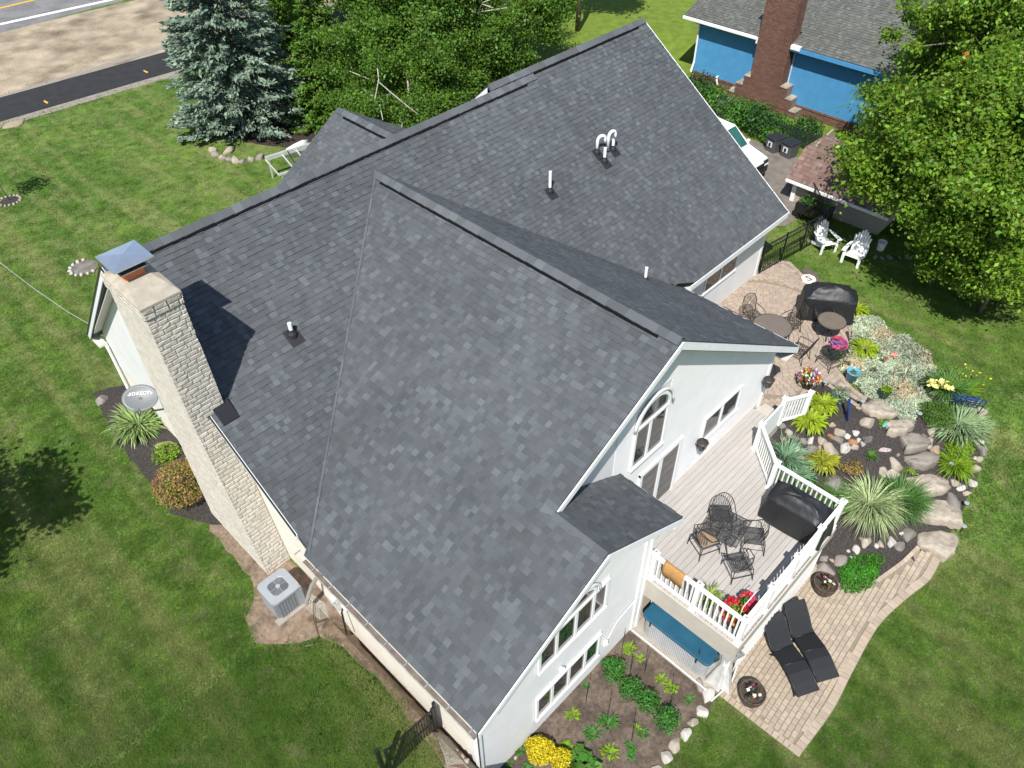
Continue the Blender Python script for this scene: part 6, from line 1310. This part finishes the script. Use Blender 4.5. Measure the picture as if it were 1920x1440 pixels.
# conifers
def conifer(name, label, base, h, r, m, n_br=520, seed=1, twig=.30, ls=.17, asp=.28, h0=.03, sway=(0, 0), dens=26, m2=None, tier=.0):
    t = wthing(name, label, 'tree', base); rg = np.random.default_rng(seed); P = []; N = []; mb = MB()
    for k in range(n_br):
        f = rg.random()**1.15; z = h*(h0+(1-h0)*f); R = r*(1-f)**.72*(.72+.38*rg.random())+.12; a = rg.random()*6.283; d = np.array([math.cos(a), math.sin(a), 0]); s = np.array([-d[1], d[0], 0])
        n_ = max(6, int(dens*R)); u_ = rg.random(n_)**.65; lat = rg.normal(size=n_)*.10*(.5+R*.5)*(1.15-u_*.6)
        zz_ = z-.22*R*u_+.16*R*u_**3+rg.normal(size=n_)*.045; pt = d*(R*u_)[:, None]+s*lat[:, None]; pt[:, 2] = zz_
        P.append(pt); 
        if k % 5 == 0: mb.tube([(0, 0, z), tuple(d*R*.5+np.array([0, 0, z-.11*R])), tuple(d*R*.95+np.array([0, 0, z-.1*R]))], [.03, .02, .008], 4)
    P = np.concatenate(P)+np.array(base); n = len(P); rad = P-np.array(base); rad[:, 2] = 0; rad = unit(rad); dirs = unit(rad+RNG.normal(size=(n, 3))*.45+np.array([0, 0, -.05])); nn = unit(RNG.normal(size=(n, 3))*.5+np.array([0, 0, 1.])); s = unit(np.cross(nn, dirs)); L = (ls*(.6+.8*RNG.random(n)))[:, None]
    V = np.stack([P-dirs*L*.4, P+s*L*asp, P+dirs*L*.7, P-s*L*asp], 1); quads('crown', V, m, t)
    mb.v = [v+Vector(base) for v in mb.v]; mb.build('branches', M_bark, t)['kind'] = 'stuff'; MB().tube([base, Vector(base)+Vector((0, 0, h*.95))], [.2, .03], 8).build('trunk', M_bark, t, smooth=True); return t
M_spr = leaf('blue_spruce_needle', (.175, .245, .175), .4, .12, .015); M_arb = leaf('yellow_green_conifer', (.085, .17, .02), .45, .25, .02)
conifer('blue_spruce', 'tall blue green spruce at the corner of the front lawn', (16.7, 34.6, 1), 12.5, 3.3, M_spr, 620, 4, ls=.21, asp=.24, dens=42)
conifer('feathery_conifer', 'yellow green feathery conifer between the spruce and the birches', (19.5, 31.6, 1), 6.5, 2.0, M_arb, 420, 6, ls=.16, dens=36); conifer('feathery_conifer', 'feathery green conifer at the top edge behind the spruce', (23.5, 41, 1), 9, 2.6, M_arb, 380, 7, ls=.2, dens=30)
# trees outside the frame whose shade falls on the lawn
tree('shade_tree', 'leafy tree left of the picture that shades the side lawn', (-3.3, 17.2, .9), 6, (-3.3, 17.3, 4.6), (1.7, 2.2, 1.8), M_lf_mid, 75, 90, .36, .2, seed=31)
tree('shade_tree', 'tree beyond the top of the picture that shades the far lawn', (36.5, 30.5, 1), 8, (36.3, 30.5, 8.2), (2.5, 2.5, 1.5), M_lf_mid, 110, 90, .5, .24, seed=33)
tree('shade_tree', 'second tree beyond the top that shades the lawn by the birches', (36.0, 38.5, 1), 6, (36, 38.5, 6.4), (2.4, 2.0, 1.8), M_lf_dark, 70, 90, .4, .22, seed=34)
# bed round the spruce: mulch, rocks and the ladder trailer
struct(sheet('mulch_bed', [(15.2, 33.4), (16.0, 31.4), (17.6, 29.6), (19, 27.5), (22, 23), (27, 24), (30, 30), (26, 36), (19, 37.5), (15.3, 36)], .03, mat('dark_leaf_litter', (.035, .025, .02), .95, .5, 14, .8, 30), wob=.15, seed=31))
for i, (px, py, w_) in enumerate(((398, 283, 20), (406, 292, 18), (418, 296, 18), (428, 300, 16), (441, 303, 22), (455, 303, 16), (470, 300, 18), (488, 298, 20), (432, 284, 24))):
    rock(px, py, w_*1.15, (M_rk3, M_rk1)[i % 2], ['first', 'second', 'third', 'fourth', 'fifth', 'sixth', 'seventh', 'eighth', 'shaded'][i]+' rock from the left edging the bed under the spruce', .75, .7, group='rocks edging the spruce bed')
tr_ = wthing('ladder_rack', 'white aluminium ladder frame lying on the lawn behind the porch roof', 'ladder', tuple(tz(560, 300))); zL = .9; q = lambda x, y, z=0: Vector(at(x, y, 1.0+zL+z))
M_alu = mat('aluminium', (.72, .73, .74), .35, .05, metal=.4); mb = MB()
A0, A1_, B0, B1 = q(498, 300), q(600, 268), q(523, 328), q(620, 298)
for a, b in ((A0, A1_), (B0, B1), (A0+Vector((0, 0, .1)), A1_+Vector((0, 0, .1)))): MB().beam(a, b, .07, .09).build('rail', M_alu, tr_)
for f in (0, .3, .56, .82): MB().beam(A0.lerp(A1_, f), B0.lerp(B1, f), .05, .04).build('rung', M_alu, tr_)
for f in (.05, .9):
    for a, b in ((A0, A1_), (B0, B1)): v = a.lerp(b, f); MB().beam(v, Vector((v.x, v.y, 1.0)), .05).build('leg', M_alu, tr_)
tag(MB().tube([A0.lerp(A1_, .4)+Vector((0, 0, .12)), B0.lerp(B1, .35)+Vector((0, 0, .1))], .02, 5).build('strap', M_black, None), 'black strap tied across the aluminium ladder frame', 'strap')
p = A0.lerp(A1_, .6); o = rock_obj('plastic_bundle', (p.x-.0, p.y+.35, p.z-.35), .8, .35, .35, M_white, None, math.radians(5), 5, 2, sink=.2); tag(o, 'white plastic wrapped bundle leaning on the ladder frame', 'bundle')
# ================================================================ NEIGHBOUR
nb = wthing('blue_house', 'blue neighbouring house with a grey roof and tall brown brick chimney', 'house', (40, 16, .4)); BX = 36.8; M_bluew = mat('blue_siding', (.066, .25, .47), .6, .07, 2.5, .15, 60, objv=.02); M_brickb = mat('brown_brick', (.145, .075, .055), .85, .16, 10, .5, 40, objv=.18, isl=.18); M_gsh = shingle_mat('weathered_grey_shingle', 1., .8, 1.3, base=(.105, .11, .098), alt=(.098, .098, .088))
MB().bb((BX, 8, .78), (BX+.2, 22.5, 3.6)).build('wall', M_bluew, nb); MB().bb((BX+.2, 22.3, .0), (BX+9, 22.5, 3.6)).build('wall', M_bluew, nb)
for k in range(16):       # wide panels with shallow joints
    pass
MB().bb((BX+.03, 8, -.2), (BX+.2, 22.5, .78)).build('brick_backing', M_mortar, nb)
bricks = []
z = .02; row = 0
while z < .70:
    y = 9.+(.11 if row % 2 else 0)
    while y < 22.4: bricks.append(((BX+.0, y, z), (BX+.05, y+.20, z+.065))); y += .215
    z += .08; row += 1
y = 9.
while y < 22.4: bricks.append(((BX-.03, y, .70), (BX+.05, y+.065, .80))); y += .078
# chimney: tall shaft, stepped shoulders
CY0, CY1 = 17.05, 18.75; cs = MB().bb((BX-.55, CY0+.01, -.2), (BX+.2, CY1-.01, 5.95)).bb((BX-.54, 15.95, -.2), (BX+.05, 19.9, .58)).bb((BX-.54, 16.3, .5), (BX+.05, 19.5, 1.1)).bb((BX-.54, 16.65, 1.0), (BX+.05, 19.1, 1.6)).build('chimney', mat('mortar_brown', (.20, .16, .14), .9, .2, 30), nb)
def bface(y0, y1, z0, z1, x, row0=0):
    z = z0; row = row0
    while z < z1-.03:
        y = y0-(.1 if row % 2 else 0)
        while y < y1:
            a = max(y, y0); b = min(y+.2, y1)
            if b-a > .03: bricks.append(((x-.03, a, z), (x+.02, b, z+.062)))
            y += .213
        z += .078; row += 1
bface(CY0, CY1, 1.6, 5.95, BX-.55); bface(16.65, 19.1, 1.1, 1.6, BX-.54); bface(16.3, 19.5, .58, 1.1, BX-.54); bface(15.95, 19.9, .0, .58, BX-.54)
z = 1.6; row = 0
while z < 5.9:
    x = BX-.56-(.1 if row % 2 else 0)
    while x < BX+.2:
        a = max(x, BX-.57); b = min(x+.2, BX+.2)
        if b-a > .03: bricks.append(((a, CY0-.02, z), (b, CY0+.03, z+.062)))
        x += .213
    z += .078; row += 1
bricks.sort(key=lambda b: abs(b[0][1]-CY0)+abs(b[0][2]-2.5)*.2+(3 if b[0][0] > BX-.2 else 0))
for a, b in bricks[:300]: MB().bb(a, b).build('brick', M_brickb, cs, fix=False)
mb = MB()
for a, b in bricks[300:]: mb.bb(a, b)
mb.build('bricks', M_brickb, cs, fix=False)['kind'] = 'stuff'
for y0_, y1_, zt_ in ((16.65, 17.05, 1.6), (16.3, 16.68, 1.1), (15.93, 16.33, .58), (18.75, 19.1, 1.6), (19.1, 19.5, 1.1), (19.5, 19.9, .58)): MB().bb((BX-.6, y0_, zt_+.01), (BX+.05, y1_, zt_+.1)).build('shoulder_cap', M_rk3, cs, bevel=.02)
MB().bb((BX-.66, CY0-.08, 5.85), (BX+.3, CY1+.08, 6.0)).build('corbel', M_brickb, cs); MB().bb((BX-.6, CY0-.03, 6.002), (BX+.24, CY1+.02, 6.06)).build('crown', M_conc, cs); MB().box((BX-.15, 17.9, 6.2), (.35, .35, .3)).build('flue', clay, cs, bevel=.03)
nsl = .42; ex = BX-.5
def nroof(y0, y1, L_=6.): roof_plane('roof_slope', (ex, 0, 3.62), (0, 1, 0), nz((1, 0, nsl)), [(y0, 0), (y1, 0), (y1, L_), (y0, L_)], 41, nb, M_gsh, M_gsh, .16, exposure=.16)
nroof(CY1+.02, 23.2, 6.0); nroof(7.5, CY0-.02, 6.0); roof_plane('roof_slope', (ex+.9, 0, 3.62+.9*nsl), (0, 1, 0), nz((1, 0, nsl)), [(CY0-.02, 0), (CY1+.02, 0), (CY1+.02, 5), (CY0-.02, 5)], 42, nb, M_gsh, M_gsh, .1)
MB().bb((ex-.1, CY1+.05, 3.47), (ex-.0, 23.2, 3.6)).build('gutter', M_white, nb); MB().bb((ex-.06, 7.5, 3.42), (ex, CY0-.05, 3.6)).build('fascia', M_bluew, nb); MB().bb((ex-.08, CY1+.02, 3.3), (BX, CY1+.1, 3.6)).build('gutter_end', M_white, nb); MB().bb((ex-.1, 16.5, 3.5), (BX, CY0-.06, 3.68)).build('gutter_end', M_white, nb)
MB().tube([(ex-.05, 22.7, 3.5), (BX-.08, 22.45, 3.2), (BX-.08, 22.45, 1.3), (BX-.5, 22.3, .9)], .05, 6).build('downspout', M_white, nb); MB().tube([(BX-.04, CY0-.1, 3.3), (BX-.04, CY0-.1, 1.7)], .02, 5).build('cable', M_white, nb); MB().tube([(BX-.02, 20.9, .9), (BX-.15, 20.9, .9), (BX-.15, 20.85, .7), (BX-.1, 20.8, .5)], .05, 8).build('vent_pipe', M_white, nb)
fh = wthing('far_house', 'pale green roofed building beyond the blue house at the top edge', 'building', (47, 13, .5)); MB().bb((46.5, 6, .3), (54, 15, 3.6)).build('wall', M_cream, fh); MB().prism([(46, 5.5, 3.7), (46, 15.5, 3.7), (50.5, 15.5, 5.2), (50.5, 5.5, 5.2)], (0, 0, -.15)).build('roof', mat('pale_green_roof', (.22, .27, .22), .7, .1), fh); MB().prism([(55, 5.5, 3.7), (55, 15.5, 3.7), (50.5, 15.5, 5.2), (50.5, 5.5, 5.2)], (0, 0, -.15)).build('roof', MATS['pale_green_roof'], fh)
# low shed with a rusty pink roof
sh = wthing('garden_shed', 'low cream shed with a faded red shingle roof under the tree', 'shed', (28.5, 10, 1)); M_red_sh = shingle_mat('faded_red_shingle', 1., .7, 1.4, base=(.165, .115, .095), alt=(.165, .095, .08))
MB().bb((28.1, 7.9, .6), (31.5, 11.6, 2.05)).build('wall', mat('shed_wall', (.38, .34, .28), .7, .08, 3), sh); MB().bb((28.04, 11.5, .8), (28.16, 11.68, 2.1)).build('corner_board', M_white, sh)
roof_plane('roof_slope', (27.75, 0, 2.08), (0, 1, 0), nz((1, 0, .95)), [(7.6, 0), (11.9, 0), (11.9, 1.4), (7.6, 1.4)], 51, sh, M_red_sh, M_red_sh, .08, exposure=.17); roof_plane('roof_slope', (28.76, 0, 3.04), (0, 1, 0), nz((1, 0, .38)), [(7.6, 0), (11.9, 0), (11.55, .9), (7.6, .9)], 52, sh, M_red_sh, M_red_sh, .08, exposure=.17)
MB().bb((27.7, 7.6, 1.95), (27.745, 11.9, 2.07)).build('fascia', M_white, sh); MB().prism([(28.2, 11.58, 2.0), (31.4, 11.58, 2.0), (30.2, 11.58, 3.4), (29.0, 11.58, 3.2)], (0, -.05, 0)).build('gable_end', MATS['shed_wall'], sh)
pb = wthing('planter_box', 'dark raised planter box with green plants before the shed', 'planter', (26.6, 10.6, 1)); MB().bb((26.9, 9.6, 1.35), (27.6, 10.9, 1.75)).build('box', M_black, pb); MB().bb((27.0, 9.7, 1.0), (27.1, 9.8, 1.4)).bb((27.0, 10.7, 1.0), (27.1, 10.8, 1.4)).bb((27.45, 9.7, 1.0), (27.55, 9.8, 1.4)).bb((27.45, 10.7, 1.0), (27.55, 10.8, 1.4)).build('legs', M_black, pb); C = np.stack([26.95+.6*RNG.random(260), 9.65+1.2*RNG.random(260), 1.76+.15*RNG.random(260)], 1); quads('plants', leaves(C, .1, .5), M_green, pb)
so_ = star(1570, 392, .8, .2, 'white star ornament by the shed wall', M_white)
# bins, van, picket fence and hedge
M_bin = mat('bin_grey', (.085, .085, .095), .5, .08, 5); M_lid = mat('bin_lid', (.022, .024, .028), .42, .1, 4)
def wbin(loc, rz, label):
    t = thing('wheelie_bin', label, 'bin', loc, rz, 'wheeled bins by the fence'); mb = MB(); mb.add([(-.23, -.26, .08), (.23, -.26, .08), (.23, .24, .08), (-.23, .24, .08), (-.30, -.34, 1.0), (.30, -.34, 1.0), (.30, .34, 1.0), (-.30, .34, 1.0)], [(0, 3, 2, 1), (4, 5, 6, 7), (0, 1, 5, 4), (1, 2, 6, 5), (2, 3, 7, 6), (3, 0, 4, 7)]); mb.build('body', M_bin, t, bevel=.03)
    MB().prism([(-.32, -.38, 1.0), (.32, -.38, 1.0), (.32, .36, 1.0), (-.32, .36, 1.0)], (0, 0, .05)).build('lid', M_lid, t, bevel=.02); MB().bb((-.12, -.335, .62), (.12, -.315, .86)).build('label_plate', M_fascia, t); MB().bb((-.06, -.352, .66), (.06, -.337, .82)).build('latch', M_lid, t)
    for s_ in (-1, 1): MB().tube([(s_*.2, .28, .1), (s_*.28, .28, .1)], .1, 12).build('wheel', M_black, t)
    tubes('handle', [[(-.25, .4, .98), (.25, .4, .98)]], .018, M_lid, t); return t
p = at(1446, 300, .65); wbin((p[0]+.2, p[1]+.1, .65), math.radians(-105), 'grey wheeled bin with black lid, left of the pair'); p = at(1474, 308, .65); wbin((p[0]+.1, p[1]+.05, .65), math.radians(-100), 'grey wheeled bin with black lid, right and nearer of the pair')
van = thing('parked_van', 'white van parked on the driveway, mostly hidden by the roof', 'van', (28.15, 16.0, .98), math.radians(-92)); M_vw = mat('white_car_paint', (.80, .80, .80), .25, .02, coat=.6); 
prof = [(2.6, .35), (2.62, .75), (2.5, .98), (1.55, 1.18), (.75, 1.85), (-2.2, 1.95), (-2.45, 1.1), (-2.45, .35)]
mb = MB(); n_ = len(prof)
for s_, yy in ((0, -.93), (1, -.97), (2, .97), (3, .93)):
    for x, z in prof: k_ = .86 if z > 1.3 else (.93 if x > 2.4 else 1); mb.v.append(Vector((x*(1 if abs(yy) > .95 else .985), yy*k_, z)))
for s_ in range(3):
    for i in range(n_): mb.f.append((s_*n_+i, s_*n_+(i+1) % n_, (s_+1)*n_+(i+1) % n_, (s_+1)*n_+i))
mb.f += [tuple(range(n_)), tuple(range(4*n_-1, 3*n_-1, -1))]; mb.build('body', M_vw, van, bevel=.04)
M_wsh = mat('windshield', (.03, .11, .09), .08, .2, 2, spec=.8); MB().prism([(1.50, -.8, 1.235), (1.50, .8, 1.235), (.80, .74, 1.83), (.80, -.74, 1.83)], (.012, 0, .016)).build('windshield', M_wsh, van); MB().bb((2.58, -.8, .45), (2.66, .8, .72)).build('bumper', M_black, van); MB().bb((2.60, -.5, .76), (2.655, .5, .9)).build('grille', M_black, van)
for s_ in (-1, 1):
    MB().box((2.53, s_*.72, .86), (.16, .3, .14)).build('headlight', M_glass, van, bevel=.02); MB().box((1.35, s_*1.08, 1.22), (.14, .2, .16)).build('mirror', M_vw, van, bevel=.03); MB().bb((-.9, s_*.86, 1.25), (1.0, s_*.875, 1.72)).build('side_window', M_glass, van)
    for x in (1.6, -1.5):
        w_ = MB().tube([(x, s_*.78, .33), (x, s_*.98, .33)], .33, 18).build('wheel', M_black, van); MB().tube([(x, s_*.985, .33), (x, s_*.99, .33)], .2, 14).build('rim', M_alu, w_)
# picket fence between the properties
pk = wthing('picket_fence', 'dark green picket fence behind the bins and hedge', 'fence', (33.2, 13, .8)); M_pk = mat('dark_green_paint', (.018, .035, .02), .6, .2)
for k in range(52): y = 11.6+k*.125; MB().prism([(33.2, y, .3), (33.2, y+.08, .3), (33.2, y+.08, 1.45), (33.2, y+.04, 1.52), (33.2, y, 1.45)], (.02, 0, 0)).build('picket', M_pk, pk)
for z in (.6, 1.25): MB().bb((33.225, 11.5, z), (33.27, 18.2, z+.08)).build('rail', M_pk, pk)
for i, (x, y, r, h, m, lb) in enumerate(((34.3, 20.4, .8, 1.6, M_dgreen, 'leafy shrub at the far corner of the blue wall'), (33.6, 19.0, .8, 1.4, M_green, 'rounded green shrub against the roof edge'), (34.2, 17.4, .9, 1.0, M_green, 'low green shrub below the brick chimney'), (33.9, 16.0, .9, .9, M_green, 'spreading shrub right of the chimney foot'), (34.4, 14.4, .7, 1.2, M_dgreen, 'shrub in front of the brown brick wall'), (32.6, 15.9, .7, 1.5, M_dgreen, 'dark upright shrub beside the white van'), (32.5, 17.2, .7, 1.5, M_green, 'green shrub behind the van windshield'), (34.6, 12.6, .7, .9, M_lime, 'yellow green shrub above the red shed roof'), (32.1, 14.9, .5, .8, M_green, 'small shrub left of the bins'), (31.9, 12.4, .45, .35, M_lime, 'lime ground plant below the bins'))):
    bush('shrub', lb, 0, 0, r*1.15, h, m, int(2600*r), .12, base=(x, y, terr(x, y)-.05), group='shrubs along the neighbour fence')
na = wthing('neighbour_air_conditioner', 'dark round topped air conditioner beside the hedge of the blue house', 'air conditioner', (34.2, 19.5, .5)); q = at(1356, 190, 1.3); MB().box((q[0], q[1], .95), (.7, .7, .9)).build('case', M_acd, na, bevel=.04); MB().box((q[0], q[1], 1.43), (.74, .74, .05)).build('top', M_bin, na, bevel=.02); MB().lathe((q[0], q[1], 1.456), [(.28, 0), (.27, .02), (.2, .02)], 20).build('fan_guard', M_black, na)
# white garden chairs and bucket
def adirondack(loc, rz, label):
    t = thing('garden_chair', label, 'chair', loc, rz, 'white slatted garden chairs on the lawn'); M = M_white
    for k in range(6): y = .32-k*.1; z = .38-.022*k; MB().box((0, y, z), (.52, .085, .02), rot=Matrix.Rotation(.2, 3, 'X')).build('seat_slat', M, t)
    for k in range(7):
        x = -.24+k*.08; L = .82-.10*abs(k-3)**1.3*.55; a = Vector((x*.85, -.22, .26)); b = Vector((x*1.15, -.22-.34*L/.8, .26+L)); MB().beam(a, b, .07, .018, up=(0, 1, 0)).build('back_slat', M, t)
    MB().beam((-.27, -.36, .62), (.27, -.36, .62), .02, .07).build('back_rail', M, t)
    for s_ in (-1, 1):
        MB().prism([(s_*.27, .42, .56), (s_*.41, .42, .56), (s_*.40, .0, .57), (s_*.33, -.36, .58), (s_*.27, -.36, .58)], (0, 0, .022)).build('armrest', M, t); MB().beam((s_*.30, .34, 0), (s_*.30, .36, .56), .10, .025, up=(0, 1, 0)).build('front_leg', M, t); MB().beam((s_*.27, .38, .36), (s_*.27, -.62, .02), .025, .11).build('side_rail', M, t)
    return t
p = at(1542, 466, 1.0); adirondack((p[0], p[1], 1.0), math.radians(150), 'white garden chair standing in sunlight beside the metal fence'); p = at(1598, 490, 1.0); adirondack((p[0], p[1], 1.0), math.radians(95), 'white garden chair turned sideways in the tree shade')
p = at(1650, 468, 1.0); t = thing('bucket', 'white bucket in the shade right of the garden chairs', 'bucket', (p[0], p[1], 1.0)); MB().lathe((0, 0, 0), [(.13, 0), (.16, .36), (.17, .36), (.17, .33)], 18, cap=False).lathe((0, 0, .02), [(.13, 0), (.01, .01)], 18).build('pail', M_white, t)
for i, (px, py, w_) in enumerate(((1640, 483, 16), (1655, 486, 14), (1670, 484, 18), (1686, 483, 14), (1700, 484, 16))): rock(px, py, w_, M_rk5, ['first', 'second', 'third', 'fourth', 'fifth'][i]+' dim rock from the left in the shade by the bucket', .7, .5, group='rocks in the shade by the bucket')
p = wthing('red_feeder', 'small red bird feeder hanging in the upper right tree', 'bird feeder', tuple(at(1809, 108, 7.6))); c_ = Vector(at(1809, 108, 7.6)); MB().lathe(c_, [(.08, -.1), (.1, .1), (.12, .1), (.02, .2)], 12).build('body', mat('red_plastic', (.7, .06, .02), .4), p); tubes('hanger', [[c_+Vector((0, 0, .2)), c_+Vector((0, 0, .6))]], .006, M_iron, p)
# ================================================================ GRASS
gp_ = []
hb = [(3.6, 5.0), (9.4, 5.0), (9.4, 2.2), (14.2, 2.2), (14.2, 4.2), (17, 6), (17, 9.9), (22.6, 9.9), (22.6, 22.2), (3.8, 22.2), (3.0, 14.9), (3.0, 11.9)]
allb = [np.array(b) for b in BEDS+[hb]]; bbx = [(b[:, 0].min(), b[:, 0].max(), b[:, 1].min(), b[:, 1].max()) for b in allb]
pA, pB = tz(0, 230), tz(306, 142); vd = (pB-pA)
def blocked(x, y):
    for b, q in zip(allb, bbx):
        if q[0] < x < q[1] and q[2] < y < q[3] and inside(x, y, b): return True
    return (x-pA.x)*vd.y-(y-pA.y)*vd.x < 0
N_T = 65000; cand = 0
while len(gp_) < N_T and cand < 700000:
    cand += 1; px = random.uniform(-60, 1980); py = random.uniform(150, 1500)
    if random.random() > .35+.65*(py/1500): continue
    p = at(px, py, .9 if px < 1000 else 0.); x, y = p[0], p[1]; z = terr(x, y); p = at(px, py, z); x, y = p[0], p[1]
    if blocked(x+random.gauss(0, .06), y+random.gauss(0, .06)): continue
    gp_.append((x, y, terr(x, y)))
G = np.array(gp_); NB = 9; B_ = np.repeat(G, NB, 0)+np.concatenate([RNG.normal(size=(len(G)*NB, 2))*.09, np.zeros((len(G)*NB, 1))], 1)
dist = np.linalg.norm(B_-CAM, axis=1, keepdims=True); az = RNG.random((len(B_), 1))*6.283; lean = .035+.045*RNG.random((len(B_), 1)); hgt = .03+.035*RNG.random((len(B_), 1)); wd = .0045+.00035*np.maximum(dist-14, 0)
dr_ = np.concatenate([np.cos(az), np.sin(az), 0*az], 1); sd2 = np.concatenate([-np.sin(az), np.cos(az), 0*az], 1)
V = np.stack([B_-sd2*wd, B_+sd2*wd, B_+dr_*lean+np.array([0, 0, 1.])*hgt], 1)
lg = quads('lawn_grass', V, M_blade); tag(lg, 'short mown grass blades of the lawn round the house', 'grass', kind='stuff')
